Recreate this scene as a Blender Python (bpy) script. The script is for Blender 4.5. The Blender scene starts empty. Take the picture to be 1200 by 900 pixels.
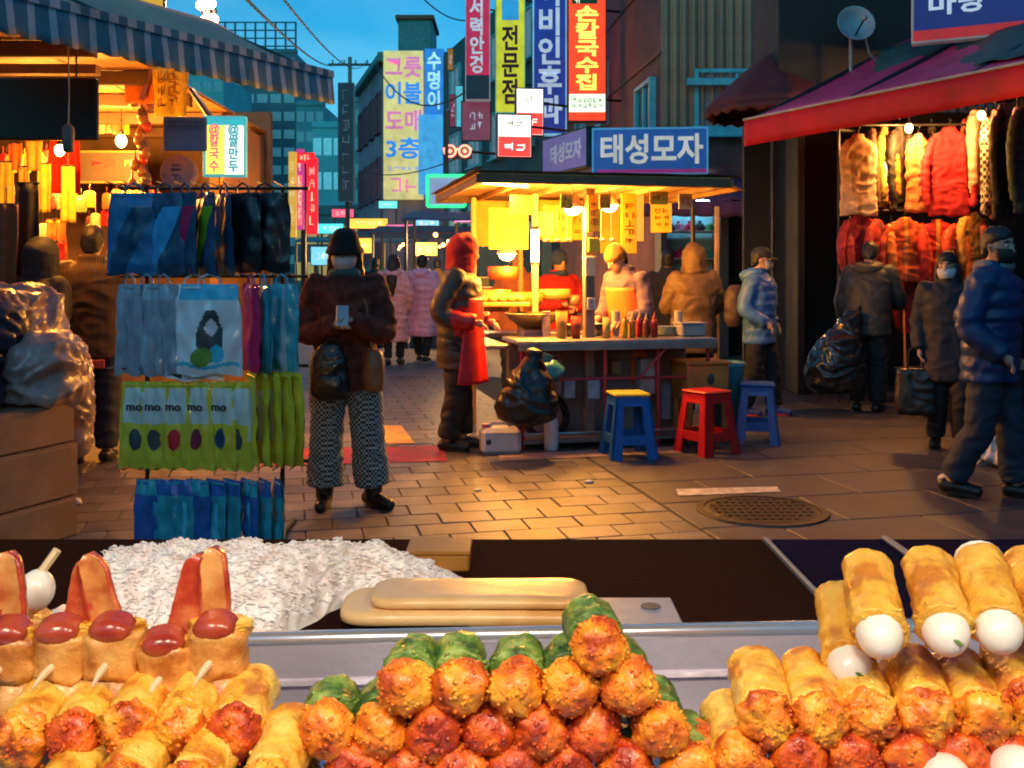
import bpy, bmesh, math, random
from mathutils import Vector, Matrix, noise, Euler
random.seed(7)
SC = bpy.context.scene
COL = SC.collection
R = math.radians

# ------------------------------------------------------------------ camera
F, CX, HY, CZ = 1167.0, 600.0, 318.0, 1.41      # focal length and horizon in photo pixels, eye height
cam = bpy.data.objects.new('camera', bpy.data.cameras.new('camera'))
COL.objects.link(cam)
cam.location = (0, 0, CZ)
cam.rotation_euler = (R(90), 0, 0)
cam.data.sensor_width = 36
cam.data.lens = F / 1200 * 36
cam.data.shift_y = -(450 - HY) / 1200
cam.data.clip_start = 0.05
cam.data.clip_end = 2000
SC.camera = cam

# ------------------------------------------------------------------ dusk sky
W = bpy.data.worlds.new('World')
SC.world = W
W.use_nodes = True
nt = W.node_tree
nt.nodes.clear()
wo = nt.nodes.new('ShaderNodeOutputWorld')
bg = nt.nodes.new('ShaderNodeBackground')
sky = nt.nodes.new('ShaderNodeTexSky')
sky.sky_type = 'NISHITA'
sky.sun_disc = False
sky.sun_elevation = R(9)
sky.sun_rotation = R(200)
sky.ozone_density = 4.0
sky.air_density = 1.2
sky.dust_density = 0.6
tint = nt.nodes.new('ShaderNodeMix'); tint.data_type = 'RGBA'; tint.blend_type = 'MULTIPLY'
tint.inputs[0].default_value = 1.0
tint.inputs[7].default_value = (0.20, 1.12, 1.36, 1)
tc = nt.nodes.new('ShaderNodeTexCoord')
mp = nt.nodes.new('ShaderNodeMapping'); mp.inputs['Scale'].default_value = (2.2, 2.2, 6.0)
nz = nt.nodes.new('ShaderNodeTexNoise'); nz.inputs['Scale'].default_value = 2.6; nz.inputs['Detail'].default_value = 7
cr = nt.nodes.new('ShaderNodeValToRGB')
cr.color_ramp.elements[0].position = 0.38; cr.color_ramp.elements[1].position = 0.85
cl = nt.nodes.new('ShaderNodeMix'); cl.data_type = 'RGBA'
cl.inputs[7].default_value = (3.4, 7.0, 8.2, 1)
mul = nt.nodes.new('ShaderNodeMath'); mul.operation = 'MULTIPLY'; mul.inputs[1].default_value = 0.22
L = nt.links.new
L(sky.outputs[0], tint.inputs[6]); L(tc.outputs['Generated'], mp.inputs[0]); L(mp.outputs[0], nz.inputs['Vector'])
L(nz.outputs['Fac'], cr.inputs[0]); L(cr.outputs[0], mul.inputs[0]); L(mul.outputs[0], cl.inputs[0])
L(tint.outputs[2], cl.inputs[6]); L(cl.outputs[2], bg.inputs[0]); L(bg.outputs[0], wo.inputs[0])
bg.inputs[1].default_value = 0.15

sun = bpy.data.objects.new('sun', bpy.data.lights.new('sun', 'SUN'))
sun.data.energy = 0.10
sun.data.angle = R(14)
sun.data.color = (0.75, 0.88, 1.0)
sun.rotation_euler = (R(62), 0, R(-20))
COL.objects.link(sun)

SC.view_settings.view_transform = 'Standard'
SC.view_settings.look = 'None'
SC.view_settings.exposure = 0.0
SC.view_settings.gamma = 1.0
SC.view_settings.use_curve_mapping = False
SC.cycles.use_denoising = True
SC.cycles.sample_clamp_indirect = 4.0
SC.cycles.max_bounces = 6
SC.cycles.filter_width = 2.0
SC.cycles.caustics_reflective = False
SC.cycles.caustics_refractive = False
# ------------------------------------------------------------------ helpers
def at(px, py, Y):
    return Vector(((px - CX) / F * Y, Y, CZ - (py - HY) / F * Y))
def gnd(px, py):
    Y = CZ * F / (py - HY)
    return Vector(((px - CX) / F * Y, Y, 0))
def rz(a): return Matrix.Rotation(a, 3, 'Z')

MATS = {}
def mat(name, col, rough=.6, metal=0., var=.18, sc=6., bump=0., bsc=60., emit=0., ecol=None, jit=0., coat=0., sss=0., trans=0., alpha=1., sheen=0., grime=0., spec=.5, world=False):
    """procedural principled material: colour noise, fine relief, per-object jitter, soiling"""
    if name in MATS: return MATS[name]
    m = bpy.data.materials.new(name); MATS[name] = m
    m.use_nodes = True
    n = m.node_tree.nodes; l = m.node_tree.links.new
    p = n['Principled BSDF']
    p.inputs['Roughness'].default_value = rough
    p.inputs['Metallic'].default_value = metal
    p.inputs['Specular IOR Level'].default_value = spec
    p.inputs['Coat Weight'].default_value = coat
    p.inputs['Sheen Weight'].default_value = sheen
    p.inputs['Transmission Weight'].default_value = trans
    p.inputs['Alpha'].default_value = alpha
    if sss:
        p.inputs['Subsurface Weight'].default_value = sss
        p.inputs['Subsurface Radius'].default_value = (.012, .006, .003)
        p.inputs['Subsurface Scale'].default_value = .6
    t = n.new('ShaderNodeTexCoord'); gp = n.new('ShaderNodeNewGeometry')
    src_ = gp.outputs['Position'] if world else t.outputs['Object']
    nz = n.new('ShaderNodeTexNoise'); nz.inputs['Scale'].default_value = sc; nz.inputs['Detail'].default_value = 5
    l(src_, nz.inputs['Vector'])
    mx = n.new('ShaderNodeMix'); mx.data_type = 'RGBA'
    c = col if len(col) == 3 else col[:3]
    mx.inputs[6].default_value = (*[max(0, x * (1 - var)) for x in c], 1)
    mx.inputs[7].default_value = (*[min(1, x * (1 + var)) for x in c], 1)
    mr = n.new('ShaderNodeMapRange'); mr.inputs[1].default_value = .3; mr.inputs[2].default_value = .7
    l(nz.outputs['Fac'], mr.inputs[0]); l(mr.outputs[0], mx.inputs[0])
    out = mx.outputs[2]
    if grime:
        g = n.new('ShaderNodeTexNoise'); g.inputs['Scale'].default_value = sc * .35; g.inputs['Detail'].default_value = 9; g.inputs['Roughness'].default_value = .7
        l(src_, g.inputs['Vector'])
        gm = n.new('ShaderNodeMapRange'); gm.inputs[1].default_value = .5; gm.inputs[2].default_value = .72; gm.inputs[4].default_value = grime
        l(g.outputs['Fac'], gm.inputs[0])
        gx = n.new('ShaderNodeMix'); gx.data_type = 'RGBA'; gx.inputs[7].default_value = (.03, .026, .022, 1)
        l(gm.outputs[0], gx.inputs[0]); l(out, gx.inputs[6]); out = gx.outputs[2]
    if jit:
        oi = n.new('ShaderNodeObjectInfo')
        h = n.new('ShaderNodeHueSaturation')
        a = n.new('ShaderNodeMapRange'); a.inputs[3].default_value = 1 - jit; a.inputs[4].default_value = 1 + jit
        b = n.new('ShaderNodeMapRange'); b.inputs[3].default_value = .5 - jit * .06; b.inputs[4].default_value = .5 + jit * .06
        l(oi.outputs['Random'], a.inputs[0]); l(oi.outputs['Random'], b.inputs[0])
        l(a.outputs[0], h.inputs['Value']); l(b.outputs[0], h.inputs['Hue']); l(out, h.inputs['Color']); out = h.outputs[0]
    l(out, p.inputs['Base Color'])
    if emit:
        ec = ecol or c
        if ecol is None: l(out, p.inputs['Emission Color'])
        else: p.inputs['Emission Color'].default_value = (*ec, 1)
        p.inputs['Emission Strength'].default_value = emit
    if bump:
        bn = n.new('ShaderNodeTexNoise'); bn.inputs['Scale'].default_value = bsc; bn.inputs['Detail'].default_value = 6
        l(src_, bn.inputs['Vector'])
        bp = n.new('ShaderNodeBump'); bp.inputs['Strength'].default_value = bump; bp.inputs['Distance'].default_value = .01
        l(bn.outputs['Fac'], bp.inputs['Height']); l(bp.outputs[0], p.inputs['Normal'])
        rr = n.new('ShaderNodeMapRange'); rr.inputs[3].default_value = max(.03, rough - .12); rr.inputs[4].default_value = min(1, rough + .12)
        l(nz.outputs['Fac'], rr.inputs[0]); l(rr.outputs[0], p.inputs['Roughness'])
    return m

def checker_mat(name, a, b, scale, rough=.85):
    m = mat(name, a, rough, var=.1, sc=20)
    n = m.node_tree.nodes; l = m.node_tree.links.new
    ck = n.new('ShaderNodeTexChecker'); ck.inputs['Scale'].default_value = scale
    mp = n.new('ShaderNodeMapping'); mp.inputs['Rotation'].default_value = (0, 0, .6)
    t = n.new('ShaderNodeTexCoord'); l(t.outputs['Object'], mp.inputs[0]); l(mp.outputs[0], ck.inputs[0])
    ck.inputs[1].default_value = (*a, 1); ck.inputs[2].default_value = (*b, 1)
    l(ck.outputs[0], n['Principled BSDF'].inputs['Base Color'])
    return m

def stripe_mat(name, a, b, scale, axis=0, rough=.8):
    m = mat(name, a, rough, var=.1, sc=20)
    n = m.node_tree.nodes; l = m.node_tree.links.new
    w = n.new('ShaderNodeTexWave'); w.inputs['Scale'].default_value = scale; w.inputs['Distortion'].default_value = .6
    w.bands_direction = 'XYZ'[axis]
    cr = n.new('ShaderNodeValToRGB'); cr.color_ramp.elements[0].color = (*a, 1); cr.color_ramp.elements[1].color = (*b, 1)
    cr.color_ramp.elements[0].position = .35; cr.color_ramp.elements[1].position = .65
    t = n.new('ShaderNodeTexCoord'); l(t.outputs['Object'], w.inputs[0]); l(w.outputs['Fac'], cr.inputs[0])
    l(cr.outputs[0], n['Principled BSDF'].inputs['Base Color'])
    return m

def catmull(P, n):
    """points through a polyline, n per span; P rows of equal length tuples"""
    out = []
    for i in range(len(P) - 1):
        p0 = P[max(i - 1, 0)]; p1 = P[i]; p2 = P[i + 1]; p3 = P[min(i + 2, len(P) - 1)]
        for k in range(n):
            t = k / n
            out.append(tuple(.5 * (2 * b + (c - a) * t + (2 * a - 5 * b + 4 * c - d) * t * t + (3 * b - a - 3 * c + d) * t ** 3) for a, b, c, d in zip(p0, p1, p2, p3)))
    out.append(tuple(P[-1]))
    return out

class MB:
    def __init__(s): s.v = []; s.f = []; s.m = []
    def add(s, vs, fs, mi=0):
        o = len(s.v); s.v += [tuple(v) for v in vs]
        for f in fs: s.f.append([i + o for i in f]); s.m.append(mi)
        return s
    def box(s, c, size, bev=0., rot=None, mi=0):
        hx, hy, hz = [x / 2 for x in size]; c = Vector(c)
        b = min(bev, hx * .9, hy * .9, hz * .9)
        T = (lambda v: c + (rot @ Vector(v))) if rot is not None else (lambda v: c + Vector(v))
        if b <= 0:
            vs = [T((x * hx, y * hy, z * hz)) for x in (-1, 1) for y in (-1, 1) for z in (-1, 1)]
            return s.add(vs, [(0, 1, 3, 2), (4, 6, 7, 5), (0, 4, 5, 1), (2, 3, 7, 6), (0, 2, 6, 4), (1, 5, 7, 3)], mi)
        vs = []; idx = {}
        for x in (-1, 1):
            for y in (-1, 1):
                for z in (-1, 1):
                    for a, (dx, dy, dz) in enumerate(((0, b, b), (b, 0, b), (b, b, 0))):
                        idx[x, y, z, a] = len(vs); vs.append(T((x * (hx - dx), y * (hy - dy), z * (hz - dz))))
        fs = []
        for sgn in (-1, 1):
            q = [(-1, -1), (-1, 1), (1, 1), (1, -1)]
            fx = [idx[sgn, y, z, 0] for y, z in q]; fy = [idx[x, sgn, z, 1] for x, z in q]; fz = [idx[x, y, sgn, 2] for x, y in q]
            fs += [fx if sgn < 0 else fx[::-1], fy[::-1] if sgn < 0 else fy, fz if sgn < 0 else fz[::-1]]
        for a in (-1, 1):
            for c2 in (-1, 1):
                fs += [[idx[a, c2, -1, 0], idx[a, c2, 1, 0], idx[a, c2, 1, 1], idx[a, c2, -1, 1]],
                       [idx[a, -1, c2, 0], idx[a, 1, c2, 0], idx[a, 1, c2, 2], idx[a, -1, c2, 2]],
                       [idx[-1, a, c2, 1], idx[1, a, c2, 1], idx[1, a, c2, 2], idx[-1, a, c2, 2]]]
        for x in (-1, 1):
            for y in (-1, 1):
                for z in (-1, 1): fs.append([idx[x, y, z, 0], idx[x, y, z, 1], idx[x, y, z, 2]])
        return s.add(vs, fs, mi)
    def rings(s, rg, cap=True, mi=0):
        n = len(rg[0]); vs = [p for r in rg for p in r]; fs = []
        for i in range(len(rg) - 1):
            for j in range(n):
                a = i * n + j; b = i * n + (j + 1) % n
                fs.append((a, b, b + n, a + n))
        if cap: fs += [tuple(range(n))[::-1], tuple(range((len(rg) - 1) * n, len(rg) * n))]
        return s.add(vs, fs, mi)
    def tube(s, pts, r, n=8, cap=True, mi=0, flat=1.):
        pts = [Vector(p) for p in pts]
        if not hasattr(r, '__len__'): r = [r] * len(pts)
        up = None; rg = []
        for i, p in enumerate(pts):
            d = (pts[min(i + 1, len(pts) - 1)] - pts[max(i - 1, 0)])
            d = d.normalized() if d.length > 1e-9 else Vector((0, 0, 1))
            if up is None:
                up = Vector((0, 1, 0)) if abs(d.y) < .9 else Vector((1, 0, 0))
            up = (up - d * up.dot(d)).normalized(); w = d.cross(up)
            rg.append([p + (w * math.cos(2 * math.pi * k / n) + up * math.sin(2 * math.pi * k / n) * flat) * r[i] for k in range(n)])
        return s.rings(rg, cap, mi)
    def limb(s, P, rad, n=12, puff=0., pf=.06, mi=0, sub=8, flat=False):
        q = catmull([tuple(p) + (r,) for p, r in zip(P, rad)], sub)
        pts = [Vector(x[:3]) for x in q]; rr = [x[3] for x in q]
        L_ = 0; out = []
        for i, p in enumerate(pts):
            if i: L_ += (p - pts[i - 1]).length
            out.append(rr[i] * (1 + puff * (abs(math.sin(math.pi * L_ / pf)) - .5)))
        d0 = (pts[0] - pts[1]).normalized(); d1 = (pts[-1] - pts[-2]).normalized()
        pts = [pts[0] + d0 * out[0] * .8, pts[0] + d0 * out[0] * .5] + pts + ([] if flat else [pts[-1] + d1 * out[-1] * .5, pts[-1] + d1 * out[-1] * .8])
        out = [out[0] * .5, out[0] * .86] + out + ([] if flat else [out[-1] * .86, out[-1] * .5])
        return s.tube(pts, out, n, True, mi)
    def torso(s, rows, n=22, puff=0., pf=.07, sub=6, mi=0, sq=2.3):
        """rows (z, cx, cy, rx, ry)"""
        rg = []
        for z, cx, cy, rx, ry in catmull(rows, sub):
            k = 1 + puff * (abs(math.sin(math.pi * z / pf)) - .5)
            ring = []
            for j in range(n):
                a = 2 * math.pi * j / n; c, s_ = math.cos(a), math.sin(a)
                ring.append((cx + rx * k * math.copysign(abs(c) ** (2 / sq), c), cy + ry * k * math.copysign(abs(s_) ** (2 / sq), s_), z))
            rg.append(ring)
        return s.rings(rg, True, mi)
    def ball(s, c, r, n=12, m=8, rot=None, mi=0):
        c = Vector(c); r = r if hasattr(r, '__len__') else (r, r, r); rg = []
        for i in range(m + 1):
            t = math.pi * (i + .02) / (m + .04)
            ring = []
            for j in range(n):
                v = Vector((r[0] * math.sin(t) * math.cos(2 * math.pi * j / n), r[1] * math.sin(t) * math.sin(2 * math.pi * j / n), -r[2] * math.cos(t)))
                ring.append(c + (rot @ v if rot is not None else v))
            rg.append(ring)
        return s.rings(rg, True, mi)
    def lathe(s, prof, c=(0, 0, 0), n=16, mi=0, cap=True, rot=None):
        c = Vector(c); rg = []
        for r, z in prof:
            ring = []
            for j in range(n):
                v = Vector((r * math.cos(2 * math.pi * j / n), r * math.sin(2 * math.pi * j / n), z))
                ring.append(c + (rot @ v if rot is not None else v))
            rg.append(ring)
        return s.rings(rg, cap, mi)
    def prism(s, poly, y0, y1, mi=0):
        """polygon in XZ pulled from y0 to y1"""
        n = len(poly)
        vs = [(x, y0, z) for x, z in poly] + [(x, y1, z) for x, z in poly]
        fs = [tuple(range(n)), tuple(range(n, 2 * n))[::-1]] + [(i, i + n, (i + 1) % n + n, (i + 1) % n) for i in range(n)]
        return s.add(vs, fs, mi)
    def quad(s, a, b, c, d, mi=0): return s.add([a, b, c, d], [(0, 1, 2, 3)], mi)
    def slab(s, a, b, c, d, t, mi=0):
        """a thick quad; t a thickness vector"""
        t = Vector(t); P = [Vector(x) for x in (a, b, c, d)]
        return s.add(P + [p + t for p in P], [(0, 1, 2, 3), (7, 6, 5, 4), (0, 4, 5, 1), (1, 5, 6, 2), (2, 6, 7, 3), (3, 7, 4, 0)], mi)
    def sheet(s, fn, nu, nv, mi=0, thick=0.):
        vs = [Vector(fn(i / nu, j / nv)) for j in range(nv + 1) for i in range(nu + 1)]
        w = nu + 1
        fs = []; mm = []
        for j in range(nv):
            for i in range(nu):
                fs.append((j * w + i, j * w + i + 1, (j + 1) * w + i + 1, (j + 1) * w + i))
                mm.append(mi((i + .5) / nu, (j + .5) / nv) if callable(mi) else mi)
        o = len(s.v); s.v += [tuple(v) for v in vs]
        for f, k in zip(fs, mm): s.f.append([i + o for i in f]); s.m.append(k)
        if thick:
            nn = []
            for j in range(nv + 1):
                for i in range(nu + 1):
                    a = vs[j * w + min(i + 1, nu)] - vs[j * w + max(i - 1, 0)]
                    b = vs[min(j + 1, nv) * w + i] - vs[max(j - 1, 0) * w + i]
                    c = a.cross(b); nn.append(c.normalized() if c.length > 1e-12 else Vector((0, 0, 1)))
            o2 = len(s.v); s.v += [tuple(v - k * thick) for v, k in zip(vs, nn)]
            for f, k in zip(fs, mm): s.f.append([i + o2 for i in f][::-1]); s.m.append(k)
            bd = [i for i in range(w)] + [j * w + nu for j in range(1, nv + 1)] + [nv * w + i for i in range(nu - 1, -1, -1)] + [j * w for j in range(nv - 1, 0, -1)]
            k0 = mm[0]
            for q in range(len(bd)):
                a, b = bd[q], bd[(q + 1) % len(bd)]
                s.f.append([b + o, a + o, a + o2, b + o2]); s.m.append(k0)
        return s
    def mesh(s, name, mats, smooth=False):
        me = bpy.data.meshes.new(name); me.from_pydata(s.v, [], s.f); 
        for m in (mats if isinstance(mats, (list, tuple)) else [mats]): me.materials.append(m)
        me.polygons.foreach_set('material_index', s.m)
        bm = bmesh.new(); bm.from_mesh(me); bmesh.ops.recalc_face_normals(bm, faces=bm.faces); bm.to_mesh(me); bm.free()
        if smooth: me.polygons.foreach_set('use_smooth', [True] * len(me.polygons))
        me.update(); return me
    def build(s, name, mats, parent=None, smooth=False):
        return link(name, s.mesh(name, mats, smooth), parent)

PEND = []                       # objects are linked to the scene in one go at the end: keeps evaluation of temporary shapes quick
def link(name, me, parent=None, loc=None, rot=None):
    o = bpy.data.objects.new(name, me); PEND.append(o)
    if parent is not None: o.parent = parent
    if loc is not None: o.location = loc
    if rot is not None: o.rotation_euler = rot
    return o
def tag(o, label, cat, group=None):
    o['label'] = label; o['category'] = cat
    if group: o['group'] = group
    return o
def thing(name, label, cat, loc=(0, 0, 0), yaw=0., group=None):
    o = link(name, None, None, loc, (0, 0, yaw)); o.empty_display_size = .1
    return tag(o, label, cat, group)
def struct(o): o['kind'] = 'structure'; return o
def stuff(o): o['kind'] = 'stuff'; return o
def copy_tree(o, parent=None):
    c = o.copy(); PEND.append(c); c.parent = parent
    for ch in list(o.children): copy_tree(ch, c)
    return c

JOBS = {}                       # shapes whose modifiers or fonts are evaluated together at the end: name -> (mesh, temporary object, follow-up steps)
def voxel(mb, vox, smooth=4, amp=0., freq=14., ridge=0., seed=0):
    """one continuous surface from overlapping shapes, with cloth-like relief"""
    me = mb.mesh('tmp', []); o = bpy.data.objects.new('tmp', me)
    r = o.modifiers.new('r', 'REMESH'); r.mode = 'VOXEL'; r.voxel_size = vox
    if smooth:
        k = o.modifiers.new('s', 'SMOOTH'); k.factor = .5; k.iterations = smooth
    out = bpy.data.meshes.new('shape')
    def relief(m):
        off = Vector((seed * 3.7, seed * 1.3, seed * 2.1))
        if amp or ridge:
            co = [v.co.copy() for v in m.vertices]; nr = [v.normal.copy() for v in m.vertices]; flat = []
            for c, n in zip(co, nr):
                d = 0
                if amp: d += amp * noise.noise(c * freq + off)
                if ridge:
                    q = c + off; d += ridge * (1 - 2 * abs(noise.noise(Vector((q.x * 6, q.y * 6, q.z * 11)) + Vector((noise.noise(q * 5),) * 3))))
                flat += list(c + n * d)
            m.vertices.foreach_set('co', flat)
        m.polygons.foreach_set('use_smooth', [True] * len(m.polygons))
    JOBS[out.name] = (out, o, [relief])
    return out
def paint(me, mats, fn=None):
    me.materials.clear()
    for m in mats: me.materials.append(m)
    if fn:
        def f(m):
            for p in m.polygons: p.material_index = fn(p.center)
        JOBS[me.name][2].append(f)
    return me
def finish():
    for out, o, post in JOBS.values(): COL.objects.link(o)
    dg = bpy.context.evaluated_depsgraph_get()
    for out, o, post in JOBS.values():
        e = o.evaluated_get(dg); m = e.to_mesh()
        bm = bmesh.new(); bm.from_mesh(m)
        for f in bm.faces: f.material_index = 0
        bm.to_mesh(out); bm.free(); e.to_mesh_clear()
        for f in post: f(out)
        out.update()
    for out, o, post in JOBS.values():
        d = o.data; bpy.data.objects.remove(o)
        (bpy.data.meshes if isinstance(d, bpy.types.Mesh) else bpy.data.curves).remove(d)
    for o in PEND: COL.objects.link(o)

def scribble(cols, rows, w, h, m, parent, loc, seed=1, name='lettering', deep=.004):
    """lettering too blurred to read in the photograph: glyph-like strokes on a grid"""
    rnd = random.Random(seed); q = MB(); cw, ch = w / cols, h / rows; t = min(cw, ch) * .11
    for i in range(cols):
        for j in range(rows):
            cx = -w / 2 + cw * (i + .5); cz = h / 2 - ch * (j + .5); a, b = cw * .4, ch * .4
            for k in range(rnd.randint(3, 4)):
                if rnd.random() < .5: q.box((cx + rnd.uniform(-.2, .2) * a, -deep / 2, cz + rnd.choice((-.8, -.3, .2, .75)) * b), (a * rnd.uniform(1., 1.9), deep, t))
                else: q.box((cx + rnd.choice((-.7, 0, .75)) * a, -deep * .6, cz + rnd.uniform(-.2, .2) * b), (t, deep * 1.2, b * rnd.uniform(.9, 1.8)))
    o = q.build(name, m, parent); o.location = loc; o['kind'] = 'stuff'
    return o

def text_obj(body, w, h, m, parent, loc, name='lettering', bold=.02, deep=.006, rot=None, line=1.0):
    """flat lettering in the XZ plane facing -Y, fitted to w x h"""
    c = bpy.data.curves.new('t', 'FONT'); c.body = body; c.align_x = 'CENTER'; c.offset = bold; c.extrude = .5; c.resolution_u = 2; c.space_line = line
    o = bpy.data.objects.new('t', c)
    out = bpy.data.meshes.new('lettering'); out.materials.append(m)
    def fit(me):
        xs = [v.co.x for v in me.vertices]; ys = [v.co.y for v in me.vertices]
        x0, x1, y0, y1 = min(xs), max(xs), min(ys), max(ys)
        for v in me.vertices:
            x, y, z = v.co
            v.co = ((x - (x0 + x1) / 2) * w / (x1 - x0), -deep * (z + .5), (y - (y0 + y1) / 2) * h / (y1 - y0))
    JOBS[out.name] = (out, o, [fit])
    return link(name, out, parent, loc, rot)
# ------------------------------------------------------------------ ground
A0 = R(12.5)                                   # the square, its paving and the food cart lie at this angle
U = Vector((math.cos(A0), math.sin(A0), 0)); V = Vector((-math.sin(A0), math.cos(A0), 0))
M_ground = mat('asphalt', (.055, .052, .055), .62, var=.35, sc=1.3, bump=.35, bsc=90)
g = MB().quad((-500, -60, -.014), (500, -60, -.014), (500, 900, -.014), (-500, 900, -.014)).build('ground', M_ground)
struct(g)
M_paver = mat('paver', (.118, .106, .108), .46, var=.4, sc=5, bump=.45, bsc=110, jit=.3, grime=.8, world=True)
M_slab = mat('slab', (.062, .06, .07), .5, var=.25, sc=5, bump=.3, bsc=120, jit=.12, grime=.7, world=True)
M_far = mat('far paving', (.13, .115, .12), .55, var=.35, sc=3, bump=.3, bsc=40)
# paved square: joint bed below, stones proud of it
pv = struct(MB().quad(*[tuple(Vector((-.1, 7, 0)) + U * a + V * b + Vector((0, 0, -.009))) for a, b in ((-6, -3.5), (1.6, -3.5), (1.6, 8.5), (-6, 8.5))]).build('pavement', mat('joint bed', (.05, .04, .035), .9, var=.3, sc=30)))
PW, PD = .30, .235
ph = MB().box((0, 0, -.012), (PW / 2 - .007, PD - .007, .025), .004).mesh('paver', M_paver)
pm = [MB().box((0, 0, -.012), (PW - .007, PD - .007, .024 + .002 * k), .004).mesh('paver', M_paver) for k in range(3)]
cells = []
for j in range(-14, 36):
    for i in range(-22, 8):
        p = Vector((.955, 5.75, 0)) + U * ((i + .5 + (.5 if j % 2 else 0)) * PW - PW) + V * (j * PD)
        e_ = (p - Vector((.955, 5.75, 0))).dot(U)
        if e_ > -.02:
            if j % 2 and e_ < .1 and 4.9 < p.y < 13.3: link('paver', ph, pv, p - U * PW * .25, (0, 0, A0))
            continue
        if p.y < 4.9: continue
        x = 600 + p.x / p.y * F
        if -60 < x < 1000: cells.append((p.y, p))
cells.sort(key=lambda c: c[0])
cells = [c for c in cells if c[1].y < 13.5]
for k, (y, p) in enumerate(cells[:280]):
    link('paver', pm[k % 3], pv, p + Vector((0, 0, random.uniform(-.0015, .0015))), (random.uniform(-.006, .006), random.uniform(-.006, .006), A0 + random.uniform(-.006, .006)))
rest = MB()
for y, p in cells[280:]: rest.box(p + Vector((0, 0, -.012)), (PW - .007, PD - .007, .024), 0, rz(A0))
r_ = rest.build('paver_field', M_paver, pv); stuff(r_)
# larger dark slabs beside the pavers
sl = struct(MB().quad(*[tuple(Vector((.955, 5.75, -.0075)) + U * a + V * b) for a, b in ((.012, -2.5), (7, -2.5), (7, 6), (.012, 6))]).build('slab_bed', mat('joint bed')if 0 else MATS['joint bed']))
sm = MB().box((0, 0, -.012), (.888, .588, .026), .004).mesh('paving_slab', M_slab)
for i in range(6):
    for j in range(-4, 9):
        p = Vector((.97, 5.75, 0)) + U * (i * .9 + .45 + (.45 if j % 2 else 0)) + V * (j * .6)
        if j % 2 and i == 0:
            q = Vector((.97, 5.75, 0)) + U * .225 + V * (j * .6)
            link('paving_slab', MB().box((0, 0, -.012), (.438, .588, .026), .004).mesh('paving_slab', M_slab), sl, q, (0, 0, A0))
        if p.y > 4.9: link('paving_slab', sm, sl, p, (0, 0, A0 + random.uniform(-.002, .002)))
# far carriageway beyond the square
struct(MB().quad((-14, 13.3, -.006), (14, 13.3, -.006), (20, 140, -.006), (-40, 140, -.006)).build('street', M_far))
# painted and laid marks, and a yellow patch
def strip(name, pts, m, z=.006):
    return struct(MB().quad(*[tuple(gnd(x, y) + Vector((0, 0, z))) for x, y in pts]).build(name, m))
strip('red_ground_strip', [(300, 547), (525, 541), (518, 523), (315, 527)], mat('red paint', (.34, .02, .03), .6, var=.3, sc=7, bump=.3, bsc=150, grime=.5))
strip('yellow_ground_patch', [(436, 521), (486, 520), (470, 499), (430, 500)], mat('yellow ground colour', (.62, .36, .06), .6, var=.3, sc=9, bump=.2, grime=.5))  # mottled yellow patch on the paving
strip('white_road_marking', [(795, 582), (915, 577), (910, 571), (792, 574)], mat('worn white paint', (.5, .46, .45), .6, var=.4, sc=14, bump=.2, grime=.6))
strip('pale_kerb_line', [(585, 541), (800, 531), (790, 524), (585, 533)], mat('pale kerb', (.34, .25, .22), .6, var=.3, sc=9, bump=.2, grime=.4))
mc = thing('manhole_cover', 'round dark cast iron manhole cover set in the slabs', 'manhole cover', gnd(893, 599))
mb = MB(); mb.lathe([(.0, .012), (.31, .012), (.335, .008), (.335, -.01)], n=40, cap=False); mb.build('cover_plate', mat('cast iron', (.03, .028, .028), .5, .6, bump=.5, bsc=50), mc)
mb = MB()
for k in range(7):
    for q in range(-6, 7):
        x = q * .045; y = (k - 3) * .08
        if x * x + y * y < .085: mb.box((x, y, .014), (.03, .012, .006), .002, rz(.5 if k % 2 else -.5))
o = mb.build('raised_pattern', MATS['cast iron'], mc); stuff(o)
MB().lathe([(.338, .012), (.38, .011), (.385, 0), (.338, 0), (.338, .012)], n=40, cap=False).build('rim', mat('worn iron', (.07, .065, .06), .45, .7, bump=.3), mc)

# ------------------------------------------------------------------ signs
WHT = (.8, .8, .78)
def sign(name, label, cat, c, w, h, d, yaw, face, frame, texts, group=None, panels=(), feet=None):
    root = thing(name, label, cat, c, yaw, group)
    MB().box((0, 0, 0), (w, d, h), .01).build('panel', face, root)
    t = max(.02, min(w, h) * .04)
    if frame:
        for (cx, cz, a, b) in ((0, h / 2, w + t, t), (0, -h / 2, w + t, t)):
            MB().box((cx, 0, cz), (a, d + .02, b), .004).build('frame_rail', frame, root)
        for sgn in (-1, 1): MB().box((sgn * w / 2, 0, 0), (t, d + .014, h - t * 1.02), .004).build('frame_stile', frame, root)
    for (cx, cz, a, b, m) in panels: MB().box((cx, -d / 2 - .004, cz), (a, .012, b), .002).build('colour_field', m, root)
    for (body, cx, cz, a, b, m) in texts:
        if isinstance(body, tuple): scribble(body[0], body[1], a, b, m, root, (cx, -d / 2 - .011, cz), seed=body[0] * 7 + body[1] + int(abs(c[0]) * 50))
        else: text_obj(body, a, b, m, root, (cx, -d / 2 - .012, cz), bold=.028)
    for f in (feet or ()):
        MB().tube(f, .025, 6).build('bracket', mat('dark steel', (.05, .05, .055), .45, .7), root)
    return root
DS = mat('dark steel', (.05, .05, .055), .45, .7)
def em(name, col, s, **k): return mat(name, col, .5, var=.16, sc=3, emit=s * 1.5, grime=.3, **k)

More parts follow.
